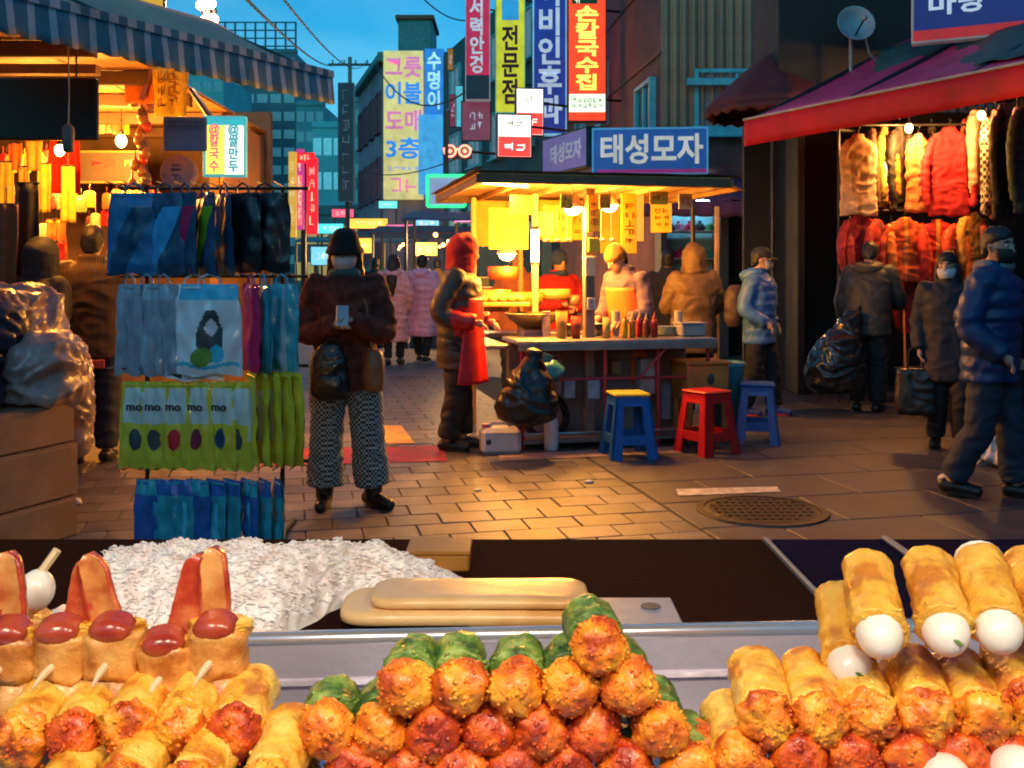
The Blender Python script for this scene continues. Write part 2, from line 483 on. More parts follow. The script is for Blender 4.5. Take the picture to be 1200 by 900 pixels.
# red lit noodle-house sign
Ys = 20.0; c = at(687.5, 70, Ys); k = Ys / F
E_red = em('lit red sign', (.85, .035, .006), 1.15); E_yel = em('lit yellow letters', (1., .6, .08), 1.5); E_cream = em('lit cream', (.75, .85, .6), .9)
sign('vertical_shop_sign', 'tall glowing red sign with yellow letters and a cream strip below', 'sign', c, 44 * k, 146 * k, .25, 0, E_red, DS,
     [('손\n칼\n국\n수\n집', 0, 12 * k, 27 * k, 98 * k, E_yel), ((6, 2), 0, -52 * k, 36 * k, 13 * k, mat('green print', (.05, .2, .06), .6)), ((1, 1), -12 * k, 67 * k, 9 * k, 8 * k, E_cream)],
     panels=[(0, -52 * k, 42 * k, 21 * k, E_cream), (-3 * k, 68 * k, 30 * k, 9 * k, mat('dark green field', (.02, .1, .04), .6))], feet=[[(.3, .0, 1.0), (.9, .25, 1.0)], [(.3, .0, -.8), (.9, .25, -.8)]])
Ys = 23.5; c = at(644, 65, Ys); k = Ys / F
M_navy = em('navy sign', (.008, .03, .24), .5); M_let = em('pale letters', (.6, .7, .85), .32)
sign('vertical_shop_sign', 'tall navy blue sign with white letters and pale blue edge', 'sign', c, 38 * k, 186 * k, .25, 0, M_navy, em('sky blue trim', (.25, .6, .85), .35),
     [('이\n비\n인\n후\n과', 0, 4 * k, 29 * k, 170 * k, M_let)], feet=[[(.3, 0, 1.2), (1.2, .3, 1.2)], [(.3, 0, -.9), (1.2, .3, -.9)]])
Ys = 26.0; c = at(598, 45, Ys); k = Ys / F
M_lime = em('lime sign', (.56, .54, .015), .6)
sign('vertical_shop_sign', 'tall lime yellow sign with dark red letters and a blue pictogram', 'sign', c, 34 * k, 176 * k, .25, 0, M_lime, em('green trim', (.12, .5, .4), .2),
     [('전\n문\n점', 0, -32 * k, 20 * k, 92 * k, mat('maroon letters', (.16, .012, .03), .6))], panels=[(0, 32 * k, 20 * k, 24 * k, em('blue pictogram', (.03, .35, .7), .4))],
     feet=[[(.3, 0, 1.0), (1.5, .5, 1.0)], [(.3, 0, -1.2), (1.5, .5, -1.2)]])
Ys = 27.5; c = at(560, 45, Ys); k = Ys / F
M_crim = em('crimson sign', (.4, .008, .06), .6)
sign('vertical_shop_sign', 'crimson vertical sign with white letters and navy foot', 'sign', c, 28 * k, 146 * k, .25, 0, M_crim, em('silver trim', (.45, .5, .55), .15),
     [('서\n력\n안\n경', -1 * k, 2 * k, 17 * k, 88 * k, M_let)], panels=[(0, -58 * k, 27 * k, 28 * k, mat('navy field', (.012, .04, .1), .5))], feet=[[(.3, 0, .8), (1.2, .5, .8)]])
Ys = 18.5; k = Ys / F
E_wr = em('lit white panel', (1., .82, .72), 1.2); E_rr = em('lit red panel', (.9, .04, .03), 1.2)
for (x, y, w, h) in ((602, 160, 40, 50), (620, 132, 34, 58)):
    near = x == 602
    s_ = sign('box_sign', 'small glowing white and red box sign ' + ('hung lower in front of its twin' if near else 'hung higher behind its twin'), 'sign', at(x, y, Ys + (0 if near else 1.2)), w * k, h * k, .2, R(8), E_wr, DS,
              [((2, 1), 0, -h * .24 * k, w * .7 * k, h * .26 * k, E_wr), ((2, 1), 0, h * .3 * k, w * .5 * k, h * .2 * k, mat('green print', (.05, .2, .06)))], panels=[(0, -h * .25 * k, w * .94 * k, h * .46 * k, E_rr)], feet=[[(.2, 0, .2), (1.1, .5, .2)]])
# neon spectacles
Ys = 22.0; k = Ys / F
gl = thing('spectacles_sign', 'small pink neon sign in the shape of round spectacles', 'sign', at(536, 177, Ys))
E_neon = em('pink neon', (1., .25, .16), 2.2)
for s_ in (-1, 1):
    MB().tube([(s_ * 8.6 * k + 6.5 * k * math.cos(t * math.pi / 10), 0, 6.5 * k * math.sin(t * math.pi / 10)) for t in range(21)], .025, 6).build('lens_ring', E_neon, gl)
    MB().ball((s_ * 8.6 * k, 0, 0), (.05, .02, .05)).build('pupil', E_neon, gl)
    MB().tube([(s_ * 14 * k, 0, .03), (s_ * 16.5 * k, 0, .06)], .025, 6).build('temple', E_neon, gl)
MB().tube([(-2.5 * k, 0, .02), (0, 0, .05), (2.5 * k, 0, .02)], .025, 6).build('bridge', E_neon, gl)
MB().box((0, .08, -.03), (34 * k, .03, 15 * k), .004).build('back_board', mat('dark board', (.03, .03, .035), .7), gl)
MB().tube([(10 * k, .09, 0), (1.0, .6, 0)], .03, 6).build('bracket', DS, gl)
# green neon framed sign
Ys = 13.5; k = Ys / F
gs = thing('neon_framed_sign', 'green neon rectangle around a pale blue lettered panel', 'sign', at(523, 224, Ys))
E_grn = em('green neon', (.02, .75, .22), 1.3)
MB().box((0, .02, 0), (40 * k, .04, 34 * k), .005).build('panel', em('pale blue panel', (.3, .38, .7), .3), gs)
for s_ in (-1, 1):
    MB().tube([(-22 * k, -.03, s_ * 18 * k), (22 * k, -.03, s_ * 18 * k)], .02, 6).build('neon_tube', E_grn, gs)
    MB().tube([(s_ * 22 * k, -.03, -18 * k), (s_ * 22 * k, -.03, 18 * k)], .02, 6).build('neon_tube', E_grn, gs)
scribble(3, 1, 24 * k, 9 * k, em('red neon print', (.6, .03, .04), .3), gs, (0, -.004, -.02), 3)
MB().box((0, .06, .5), (.05, .04, 1.2), .004).build('hanger', DS, gs)
# hat shop sign, front board and receding side board
Ys = 15.6; k = Ys / F
M_bl = em('blue board', (.015, .11, .42), .22)
hs = sign('shop_sign', 'wide blue sign board with large white letters above the hat shop', 'sign', at(761, 178, Ys), 132 * k, 52 * k, .3, R(-5), M_bl, em('light blue trim', (.1, .42, .75), .2),
     [('태성모자', 2 * k, 2 * k, 118 * k, 35 * k, em('pale board letters', (.7, .68, .62), .3))], panels=[(2 * k, -24 * k, 126 * k, 5 * k, em('magenta strip', (.4, .03, .25), .2))])
p0 = at(694, 178, Ys + .2); p1 = at(642, 180, 17.4); dv = p1 - p0
sd = sign('shop_sign', 'narrow lilac and blue side board with faded letters beside the blue sign', 'sign', (p0 + p1) / 2, dv.length, 46 * k, .2, math.atan2(-dv.y, -dv.x), em('lilac board', (.22, .16, .42), .25), DS,
     [('태성모자', .1, 0, dv.length * .7, 24 * k, em('faded letters', (.5, .48, .6), .2))])

# ------------------------------------------------------------------ buildings
def building(name, label, foot, z1, wall, cat='building'):
    """upright prism from a ground outline (anticlockwise)"""
    root = thing(name, label, cat, (foot[0][0], foot[0][1], 0))
    o = Vector((foot[0][0], foot[0][1], 0)); n = len(foot)
    P = [Vector((x, y, 0)) - o for x, y in foot]
    m = MB(); m.add([p for p in P] + [p + Vector((0, 0, z1)) for p in P], [tuple(range(n, 2 * n))] + [(i, (i + 1) % n, (i + 1) % n + n, i + n) for i in range(n)])
    m.build('wall', wall, root)
    return root, o
def facade(root, o, a, b, wins, frame, glass, deep=.12, sill=True):
    """windows along the wall a->b: (u0, u1, z0, z1, bars)"""
    a = Vector((*a, 0)); b = Vector((*b, 0)); d = (b - a).normalized(); nrm = Vector((d.y, -d.x, 0))
    yaw = math.atan2(d.y, d.x)
    for (u0, u1, z0, z1, nb) in wins:
        c = a + d * ((u0 + u1) / 2) + nrm * .03 - o + Vector((0, 0, (z0 + z1) / 2)); w = u1 - u0; h = z1 - z0
        t = .07
        m = MB()
        for s_ in (-1, 1):
            m.box((s_ * (w / 2 - t / 2), -.03, 0), (t, .12, h), .006); m.box((0, -.03, s_ * (h / 2 - t / 2)), (w - 2 * t, .118, t), .006)
        for q in range(1, nb): m.box((-w / 2 + w * q / nb, -.02, 0), (t * .7, .09, h - 2 * t), .005)
        fo = m.build('window', frame, root); fo.location = c; fo.rotation_euler = (0, 0, yaw)
        MB().box((0, .0, 0), (w - t, .03, h - t), 0).build('pane', glass, fo)
        if sill: MB().box((0, -.08, -h / 2 - .04), (w + .16, .2, .06), .008).build('sill', frame, fo)
M_glass = mat('dusk glass', (.03, .07, .09), .12, var=.4, sc=1.2, bump=.05, bsc=3, spec=.8)
M_cyan = mat('cyan frame paint', (.12, .52, .62), .5, grime=.3)
# brown building behind the hat shop: ribbed cladding front, dark red side
M_red_wall = mat('dark red render', (.2, .07, .065), .85, var=.35, sc=1.6, bump=.4, bsc=30, grime=.6)
b6, o6 = building('brown_building', 'brown building with ribbed metal cladding over the hat shop', [(2.55, 17), (9.5, 17), (9.5, 28), (1.35, 28)], 10, M_red_wall)
M_rib = mat('brown cladding', (.38, .22, .14), .6, .1, var=.2, sc=1.5, bump=.25, bsc=40, grime=.5, jit=.14)
rm = MB().prism([(-.07, 0), (.07, 0), (.07, 6.2), (-.07, 6.2)], 0, .02)
rm.box((0, -.03, 3.1), (.07, .06, 6.2), .014)
rme = rm.mesh('cladding_rib', M_rib)
for i in range(44): link('cladding_rib', rme, b6, (.06 + i * .158, -.03, 3.75))
facade(b6, o6, (2.55, 17), (9.5, 17), [(.55, 2.0, 3.75, 4.85, 2)], M_cyan, mat('frosted pane', (.25, .26, .3), .3, var=.3, sc=2))
MB().box((1.27, -.22, 4.6), (1.75, .12, .12), .01).build('pelmet', M_cyan, b6)
fo = MB().box((1.28, -.16, 3.8), (1.55, .05, .14), .01).build('lower_rail', M_cyan, b6)
dside = (Vector((1.35, 28)) - Vector((2.55, 17))).length
facade(b6, o6, (1.35, 28), (2.55, 17), [(dside - 1.55, dside - .35, 3.75, 4.8, 2), (dside - 5.3, dside - 4.3, 4.6, 5.9, 2), (dside - 8, dside - 7, 4.6, 5.9, 2)], M_cyan, M_glass)
for zz in (5.15, 6.6):
    MB().tube([(1.35 - 2.55, 11, zz), (0 - .02, -.05, zz)], .02, 5).build('wall_cable', DS, b6)
# ground floor: bright hat shop opening and a dark closed shutter
M_shut = mat('shutter', (.009, .012, .015), .5, .3, var=.2, sc=2, bump=.2)
for i in range(26): MB().box((2.14, -.12 , .06 + i * .112), (2.24, .05, .1), .012).build('shutter_slat', M_shut, b6)
MB().box((.45, -.05, 1.5), (.95, .02, 3.0), 0).build('shop_back_wall', mat('pale blue wall', (.2, .45, .6), .6), b6)
for (cx, w) in ((-.06, .1), (.93, .14), (3.36, .16)): MB().box((cx, -.35, 1.5), (w, .7, 3.0), .01).build('shop_pillar', mat('grey pillar', (.06, .065, .07), .6), b6)
for i in range(2):
    MB().box((.22 + i * .44, -.3, 2.62), (.36, .07, .05), .01).build('strip_light', em('cold tube', (.45, .85, 1.), 24), b6)
M_shelf = mat('shelf', (.3, .34, .4), .6)
hatcols = [(.02, .02, .03), (.5, .5, .5), (.1, .12, .3), (.5, .02, .12), (.03, .3, .3), (.6, .5, .05), (.25, .1, .2), (.04, .2, .1), (.7, .7, .72), (.02, .05, .12)]
hm = [mat('hat cloth %d' % i, c_, .85, var=.2, sc=20) for i, c_ in enumerate(hatcols)]
hat_me = []
for i in range(10):
    q = MB().lathe([(.0, .11), (.05, .108), (.085, .07), (.095, .02), (.1, 0), (.13, -.01), (.13, -.02), (.09, -.012)], n=12, cap=False)
    if i % 3 == 0: q.ball((0, 0, .13), .03, 8, 6)
    hat_me.append(q.mesh('hat', hm[i], True))
words = ['black', 'light grey', 'navy', 'crimson', 'teal', 'yellow', 'plum', 'dark green', 'white', 'midnight blue']
for r in range(4):
    zz = .75 + r * .45
    MB().box((.43, -.3, zz - .03), (.84, .4, .03), .004).build('shelf', M_shelf, b6)
    for i in range(5):
        q = (i * 7 + r * 3) % 10
        tag(link('hat', hat_me[q], None, o6 + Vector((.09 + i * .17, -.33 + .03 * (i % 2), zz + .005)), (random.uniform(-.2, .2), 0, i)), words[q] + ' hat on the lit shelves of the hat shop', 'hat', words[q] + ' hats on the hat shop shelves')
M_purple = mat('purple canvas', (.16, .05, .12), .75, var=.2, sc=4, bump=.2)
aw = thing('canvas_awning', 'faded purple canvas awning over the hat shop front', 'awning', (2.6, 15.2, 2.5))
MB().sheet(lambda u, v: (-.75 + u * 3.0, v * 1.7, .5 * v + .02 * math.sin(u * 40) * (1 - v)), 40, 4, 0, .015).build('canopy', M_purple, aw, True)
MB().sheet(lambda u, v: (-.75 + u * 3.0, -.02 + .012 * math.sin(u * 60), -.02 - v * .22 - .02 * v * abs(math.sin(u * 30))), 80, 3, 0, .006).build('valance', M_purple, aw, True)
for x in (-.7, .75, 2.2): MB().tube([(x, .02, 0), (x, 1.7, .46)], .02, 6).build('rafter', DS, aw)
aw2 = thing('canvas_awning', 'slate blue tarpaulin lean-to above the dark shutter', 'awning', (4.35, 14.6, 2.75))
MB().sheet(lambda u, v: (-.5 + u * 1.9, v * 2.2, .55 * v + .03 * noise.noise(Vector((u * 5, v * 4, 0)))), 20, 8, 0, .012).build('canopy', mat('slate tarpaulin', (.06, .17, .27), .5, var=.3, sc=3, bump=.3, bsc=15), aw2, True)
MB().sheet(lambda u, v: (-.5 + u * 1.9, -.02, -.01 - v * .12 - .03 * v * abs(math.sin(u * 25))), 50, 2, 0, .006).build('valance', mat('maroon edge', (.14, .02, .035), .7), aw2, True)
for x in (-.45, 1.35): MB().tube([(x, 2.1, .53), (x, .02, 0)], .02, 6).build('rafter', DS, aw2)

# unseen blocks added behind and beside the viewer to hold back sky light
def plain_block(label, x0, x1, y0, y1, z1, side):
    r_, o_ = building('added_sky_blocker', label, [(x0, y0), (x1, y0), (x1, y1), (x0, y1)], z1, mat('soot brick', (.11, .09, .085), .85, var=.3, sc=1, bump=.3, bsc=20, grime=.4))
    a, b = {'back': ((x1, y1), (x0, y1)), 'left': ((x1, y0), (x1, y1)), 'right': ((x0, y1), (x0, y0))}[side]
    L_ = (Vector(b) - Vector(a)).length
    facade(r_, o_, a, b, [(1 + i * 3, 2.6 + i * 3, 2.6 + j * 3, 4.4 + j * 3, 2) for i in range(int((L_ - 2) / 3)) for j in range(1 if z1 < 7 else 2)], M_cyan, M_glass)
plain_block('added brick block behind the viewer that holds back sky light', -16, 16, -17, -10, 5.2, 'back')
plain_block('added brick block behind the timber shop that holds back sky light', -18, -6.2, 11.4, 14, 10, 'left')
plain_block('added brick block behind the clothes shop that holds back sky light', 8.5, 16, 0, 11.8, 6.5, 'right')
plain_block('added brick block on the timber shop side that holds back sky light', -18, -9.5, -2, 9, 5.6, 'left')
# dark green building further down on that side
M_green = mat('dark green render', (.035, .1, .1), .8, var=.3, sc=1.2, bump=.3, bsc=20, grime=.5)
b7, o7 = building('green_building', 'dark green building behind the hanging vertical signs', [(1.15, 29), (6, 29), (6, 44), (-2.9, 42)], 10.5, M_green)
d7 = (Vector((1.15, 29)) - Vector((-2.9, 42))).length
facade(b7, o7, (-2.9, 42), (1.15, 29), [(1.5 + i * 3.0, 3.1 + i * 3.0, 2.6 + j * 2.7, 4.2 + j * 2.7, 2) for i in range(4) for j in range(3)], M_cyan, em('dim lit pane', (.3, .4, .42), .12))
facade(b7, o7, (1.15, 29), (6, 29), [(.5 + i * 1.6, 1.6 + i * 1.6, 2.6 + j * 2.7, 4.2 + j * 2.7, 2) for i in range(3) for j in range(3)], M_cyan, M_glass)
for (x, y, w, h, c_, tx) in ((558, 142, 34, 46, (.25, .06, .12), (2, 2)), (531, 130, 9, 44, (.3, .04, .07), (1, 3)), (528, 70, 8, 30, (.45, .16, .03), (1, 2))):
    sign('wall_sign', {558: 'maroon and grey striped board under the crimson sign', 531: 'narrow red sign on the green building', 528: 'small orange sign high on the green building'}[x], 'sign', at(x, y, 28 if x == 558 else 33), w * 28 / F, h * 28 / F, .12, 0, em('board %d' % x, c_, .3), DS, [(tx, 0, 0, w * 14 / F, h * 14 / F, M_let)])
sign('wall_sign', 'pale cyan slim sign on the green building', 'sign', at(538, 125, 33), 9 * 33 / F, 48 * 33 / F, .12, 0, em('cyan board', (.1, .5, .6), .5), DS, [])

# pale corner building with the tall painted signs
M_pale = mat('pale violet render', (.26, .2, .26), .8, var=.25, sc=.9, bump=.2, bsc=8, grime=.4)
Yb = 46.0
X0 = at(450, 0, Yb).x; X1 = at(523, 0, Yb).x
b4, o4 = building('corner_building', 'pale corner building with a flat teal cornice and roof hut', [(X0, Yb), (X1, Yb), (X1, Yb + 9), (at(420, 0, Yb + 9).x, Yb + 9)], 11.2, M_pale)
M_teal = mat('teal cornice', (.06, .22, .25), .7, grime=.3)
q = MB(); q.box(((X1 - X0) / 2, .0, 11.25), (X1 - X0 + .5, 1.0, .4), .03); q.build('cornice', M_teal, b4)
dl = Vector((at(420, 0, Yb + 9).x - X0, 9)); m = MB(); m.box((dl.x / 2, dl.y / 2, 11.22), (dl.length + .2, .7, .34), .03, rz(math.atan2(dl.y, dl.x))); m.build('cornice', M_teal, b4)
MB().box((at(485, 0, Yb).x - X0, 2, 12.3), (40 * Yb / F, 3, 1.9), .05).build('roof_hut', M_teal, b4)
MB().box((at(485, 0, Yb).x - X0, 2, 13.25), (46 * Yb / F, 3.4, .2), .03).build('hut_roof', mat('rust roof', (.2, .08, .06), .8, grime=.4), b4)
facade(b4, o4, (at(420, 0, Yb + 9).x, Yb + 9), (X0, Yb), [(.6 + i * 2.2, 1.9 + i * 2.2, 1.8 + j * 3.1, 3.7 + j * 3.1, 2) for i in range(4) for j in range(3)], mat('mauve frame', (.14, .07, .12), .7), M_glass)
k = Yb / F
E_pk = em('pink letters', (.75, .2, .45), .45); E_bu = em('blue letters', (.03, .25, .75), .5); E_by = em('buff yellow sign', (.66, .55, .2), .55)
sign('painted_wall_sign', 'tall yellow sign with pink and blue letters on the corner building', 'sign', at(473, 147, Yb - .4), 46 * k, 172 * k, .3, 0, E_by, None,
     [('그릇', 0, 67 * k, 42 * k, 24 * k, E_pk), ('이불', 0, 37 * k, 42 * k, 26 * k, E_bu), ('도매', 0, 5 * k, 42 * k, 25 * k, E_pk), ('3층', 0, -27 * k, 40 * k, 25 * k, E_bu), ((5, 1), 0, -50 * k, 36 * k, 8 * k, E_bu), ((2, 1), 0, -69 * k, 38 * k, 22 * k, E_pk)])
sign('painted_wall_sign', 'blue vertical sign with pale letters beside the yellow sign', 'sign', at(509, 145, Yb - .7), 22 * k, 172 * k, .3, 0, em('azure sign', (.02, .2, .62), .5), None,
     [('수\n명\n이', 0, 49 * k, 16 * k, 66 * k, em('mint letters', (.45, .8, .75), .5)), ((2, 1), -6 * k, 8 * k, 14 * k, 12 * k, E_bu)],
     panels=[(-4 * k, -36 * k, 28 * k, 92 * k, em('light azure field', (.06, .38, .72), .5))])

# slim dark letter sign and teal blocks on the other side of the street
def block(name, label, x0, x1, ytop, Y, depth, m, cols, rows, pane, z0=2.):
    A = at(x0, 0, Y).x; B = at(x1, 0, Y).x; z = at(0, ytop, Y).z
    r_, o_ = building(name, label, [(A, Y), (B, Y), (B, Y + depth), (A, Y + depth)], z, m)
    w = (B - A) / cols; h = (z - z0) / rows
    pm_ = MB().box((0, -.04, 0), (w * .78, .08, h * .5), 0).mesh('window', pane)
    for i in range(cols):
        for j in range(rows): link('window', pm_, r_, (w * (i + .5), 0, z0 + h * (j + .45)))
    MB().box(((B - A) / 2, .3, z + .3), ((B - A) * 1.02, .9, .6), .05).build('parapet', m, r_)
    return r_
M_t1 = mat('tower cladding', (.06, .16, .2), .6, var=.25, sc=.15, grime=.2)
M_t2 = mat('teal cladding', (.06, .25, .32), .6, var=.3, sc=.2)
M_t3 = mat('bright teal cladding', (.08, .42, .5), .55, var=.25, sc=.15)
P1 = em('tower glass glow', (.06, .24, .3), .25); P2 = em('teal glass glow', (.05, .24, .3), .2)  # pane glow stands in for haze and reflected sky
t1 = block('office_tower', 'dark teal office tower with banded windows and rooftop lattice', 252, 347, 62, 150, 18, M_t1, 6, 12, P1)
zt = at(0, 62, 150).z
for i in range(9): MB().tube([(i * 1.52, 0, zt + .4), (i * 1.52, 0, zt + 4.6)], .16, 5).build('lattice_post', M_t1, t1)
for j in range(4): MB().tube([(0, 0, zt + 1 + j * 1.2), (12.2, 0, zt + 1 + j * 1.2)], .12, 5).build('lattice_rail', M_t1, t1)
block('apartment_block', 'mid teal block partly behind the office tower', 347, 380, 124, 120, 14, M_t2, 3, 8, P2)
block('apartment_block', 'bright teal slab block seen past the striped awning', 212, 262, 88, 130, 14, M_t3, 4, 9, P2)
block('apartment_block', 'light cyan block with sloping face behind the slim dark sign', 366, 402, 150, 90, 12, M_t3, 3, 4, em('cyan pane glow', (.12, .5, .6), .35))  # panes emit cyan in place of haze and sky reflection
block('low_building', 'low teal shop building closing the street', 345, 470, 252, 62, 8, mat('teal shopfront', (.05, .15, .18), .7, var=.4, sc=.6), 9, 2, em('shop pane', (.5, .34, .1), .35), .4)
block('low_building', 'narrow teal building between the slim sign and corner building', 415, 436, 120, 70, 8, M_t2, 2, 6, P2)
Ys = 38.0; k = Ys / F
sign('vertical_shop_sign', 'slim black vertical sign with grey letters standing against the sky', 'sign', at(406, 167, Ys), 18 * k, 138 * k, .3, 0, em('black sign', (.012, .035, .06), .1), em('dark trim', (.03, .12, .16), .1),
     [((1, 7), 0, 2 * k, 11 * k, 124 * k, em('grey letters', (.1, .17, .22), .2))])
MB_ = MB().box((0, .3, -at(406, 167, Ys).z / 2 - 1), (.15, .15, at(406, 167, Ys).z - 1), .01)
o = MB_.build('sign_post', DS); o.location = at(406, 167, Ys); tag(o, 'plain steel post under the slim black sign', 'post')
Ys = 24.0; k = Ys / F
for (x, y, w, h, c_, tx, lb) in ((343, 228, 9, 100, (.5, .3, .04), (1, 5), 'ochre slim vertical sign beside the red sign cluster'), (352, 222, 9, 95, (.4, .03, .2), (1, 4), 'magenta slim sign with small letters in the red cluster'),
                                 (358, 185, 22, 12, (.8, .01, .02), (3, 1), 'short bright red board on top of the sign cluster'), (366, 230, 13, 90, (.7, .015, .03), (1, 5), 'tall bright red vertical sign of the cluster'), (352, 235, 6, 60, (.8, .6, .1), (1, 6), 'thin glowing yellow sign strip in the red cluster')):
    sign('vertical_shop_sign', lb, 'sign', at(x, y, Ys + .1 * (x % 7)), w * k, h * k, .1, 0, em('cluster %d%d' % (x, y), c_, .8), None, [(tx, 0, 0, w * .6 * k, h * .8 * k, em('pale cluster letters', (.7, .7, .5), .5))])
o = MB().box((0, 0, 0), (.12, .12, 4.4), .01).build('sign_post', DS); o.location = at(356, 0, Ys + .9).xy.to_3d() + Vector((0, 0, 2.2)); tag(o, 'steel post carrying the red sign cluster', 'post')

# far market stalls under tarps and the glow behind them
def tarp_stall(label, px, Y, w, h, roofc, glow, yaw=0.):
    r_ = thing('market_stall', label, 'market stall', (at(px, 0, Y).x, Y, 0), yaw)
    MB().sheet(lambda u, v: ((u - .5) * w, (v - .5) * 1.8, h + .25 * v + .04 * noise.noise(Vector((u * 4, v * 3, px)))), 14, 6, 0, .02).build('canopy', mat('tarp %d' % px, roofc, .6, var=.3, sc=3, bump=.2), r_, True)
    for sx in (-1, 1):
        for sy in (-1, 1): MB().tube([(sx * w * .47, sy * .8, 0), (sx * w * .47, sy * .8, h + .1 + sy * .1)], .03, 6).build('post', DS, r_)
    MB().box((0, 0, .42), (w * .9, 1.2, .84), .02).build('counter', mat('stall front', (.08, .09, .11), .7), r_)
    for i in range(3): MB().ball(((i - 1) * w * .28, -.2, h - .25), .045).build('bulb', em('warm bulb', (1., .5, .12), glow * .35), r_)
    l_ = bpy.data.objects.new('stall_bulb_light', bpy.data.lights.new('stall_bulb_light', 'POINT')); l_.data.energy = glow * 34; l_.data.color = (1., .5, .15); l_.data.shadow_soft_size = .2
    l_.location = (0, -.3, h - .4); l_.parent = r_; PEND.append(l_)
    cs = [(.5, .1, .05), (.1, .3, .4), (.6, .45, .1), (.5, .5, .45), (.1, .1, .3)]
    for i in range(9):
        MB().box(((i - 4) * w * .095, -.4 + .1 * (i % 3), .84 + .1 + .04 * (i % 4)), (w * .08, .25, .2 + .08 * (i % 4)), .02).build('goods', mat('goods %d' % (i % 5), cs[i % 5], .6), r_)
    return r_
tarp_stall('far stall with brown tarp roof and warm bulbs', 470, 30, 4.2, 2.4, (.1, .08, .075), 14)
tarp_stall('far stall with teal tarp roof beside the low building', 425, 38, 5.0, 2.5, (.04, .16, .2), 14)
tarp_stall('far stall with maroon tarp roof behind the pink coats', 520, 24, 3.4, 2.3, (.14, .05, .07), 12)
tarp_stall('far stall with grey violet roof behind the food cart', 556, 19, 2.6, 2.35, (.15, .12, .17), 10)
# lit fascia boards along the far street
fas = [(432, 262, 40, 46, 12, (.75, .4, .05), 'amber'), (388, 268, 40, 30, 12, (.05, .5, .6), 'cyan'), (470, 268, 36, 34, 10, (.5, .1, .25), 'rose'), (500, 262, 34, 30, 14, (.1, .35, .6), 'blue'), (545, 255, 22, 26, 12, (.55, .2, .45), 'violet'), (402, 250, 42, 26, 10, (.5, .06, .12), 'crimson'), (455, 240, 44, 22, 9, (.1, .5, .5), 'turquoise'), (420, 288, 34, 34, 18, (.8, .45, .06), 'deep amber'), (500, 292, 30, 26, 16, (.85, .5, .12), 'honey'), (535, 290, 24, 22, 18, (.3, .7, .7), 'mint'), (380, 300, 30, 30, 22, (.12, .4, .5), 'petrol')]
for i, (x, y, Y, w, h, c_, nm_) in enumerate(fas):
    k = Y / F
    r_ = sign('fascia_sign', nm_ + ' lit fascia board of a shop far down the street', 'sign', at(x, y, Y), w * k, h * k, .2, 0, em('fascia ' + nm_, c_, 1.2), DS, [((max(2, w // 8), 1), 0, 0, w * .7 * k, h * .5 * k, em('fascia letters', (.8, .75, .6), .5))])
    zb = at(x, y, Y).z - h * k / 2
    for sx in (-1, 1): MB().box((sx * w * .4 * k, .2, -h * k / 2 - zb / 2), (.08, .08, zb), .01).build('shopfront_post', DS, r_)
# overhead cables and a utility pole with cross arm
pl = thing('utility_pole', 'concrete utility pole with cross arm above the rooftops', 'utility pole', (at(410, 0, 52).x, 52, 0))
MB().tube([(0, 0, 0), (0, 0, 12.6)], [.16, .1], 10).build('mast', mat('concrete', (.2, .2, .2), .8), pl)
MB().box((0, 0, 12.2), (2.3, .1, .12), .01).build('cross_arm', DS, pl)
for i in range(4): MB().lathe([(.0, 0), (.06, 0), (.05, .1), (.07, .14), (0, .2)], (-.9 + i * .6, 0, 12.27), 8).build('insulator', mat('porcelain', (.5, .5, .48), .3), pl)
def cable(label, a, b, sag, r=.02):
    a, b = Vector(a), Vector(b)
    tag(MB().tube([a.lerp(b, t / 20) - Vector((0, 0, sag * 4 * (t / 20) * (1 - t / 20))) for t in range(21)], r, 5).build('overhead_cable', mat('cable rubber', (.02, .022, .025), .6)), label, 'cable')
top = Vector((at(410, 0, 52).x, 52, 12.45))
cable('overhead cable dropping steeply to the pole above the awning', at(270, -20, 9), top + Vector((-.4, 0, 0)), .5, .018)
cable('overhead cable higher up across the open sky', at(325, -10, 10), top + Vector((.9, 0, 0)), .6, .014)
cable('short overhead cable at the green building roof', at(490, -8, 26), at(548, 24, 29), .2, .02)
cable('sagging cable across the painted sign fronts', at(440, 75, 40), at(545, 108, 27), .9, .025)
cable('drooping cable crossing low in front of the painted signs', at(420, 200, 40), at(548, 180, 27.5), .35, .02)
# ------------------------------------------------------------------ shop with the striped awning
E0 = Vector((-2.55, 4.96, 0)); E1 = Vector((-1.28, 7.09, 0)); dA = (E1 - E0).normalized(); nA = Vector((-dA.y, dA.x, 0))
aw = thing('striped_awning', 'blue and white striped awning with a deep hanging valance', 'awning', E0 + Vector((0, 0, 2.6)))
M_aw1 = mat('teal canvas', (.035, .17, .25), .75, var=.2, sc=5, bump=.2, bsc=60, grime=.35); M_aw2 = mat('white canvas', (.42, .46, .5), .75, var=.15, sc=5, bump=.2, bsc=60, grime=.35)
M_aw3 = mat('salmon canvas', (.72, .36, .25), .75, var=.15, sc=2, bump=.2, bsc=60, grime=.3)
L0, L1 = -2.2, (E1 - E0).length
def awp(u, v, z):
    p = dA * u + nA * v; return (p.x, p.y, z)
nst = 78
MB().sheet(lambda u, v: awp(L0 + (L1 - L0) * u, .01 * math.sin(u * 90) * v - .03 * v, .2 - v * (.2 + .012 * abs(math.sin(u * nst * math.pi / 2)))), nst * 3, 4, lambda u, v: 1 if int(u * nst) % 2 and (u * nst) % 1 < .62 else 0, .004).build('valance', [M_aw1, M_aw2], aw, True)
MB().sheet(lambda u, v: awp(L0 + (L1 - L0) * u, v * 1.2, .2 + v * .55 - .035 * math.sin(math.pi * v)), 60, 6, 0, .006).build('canopy', [M_aw3], aw, True)
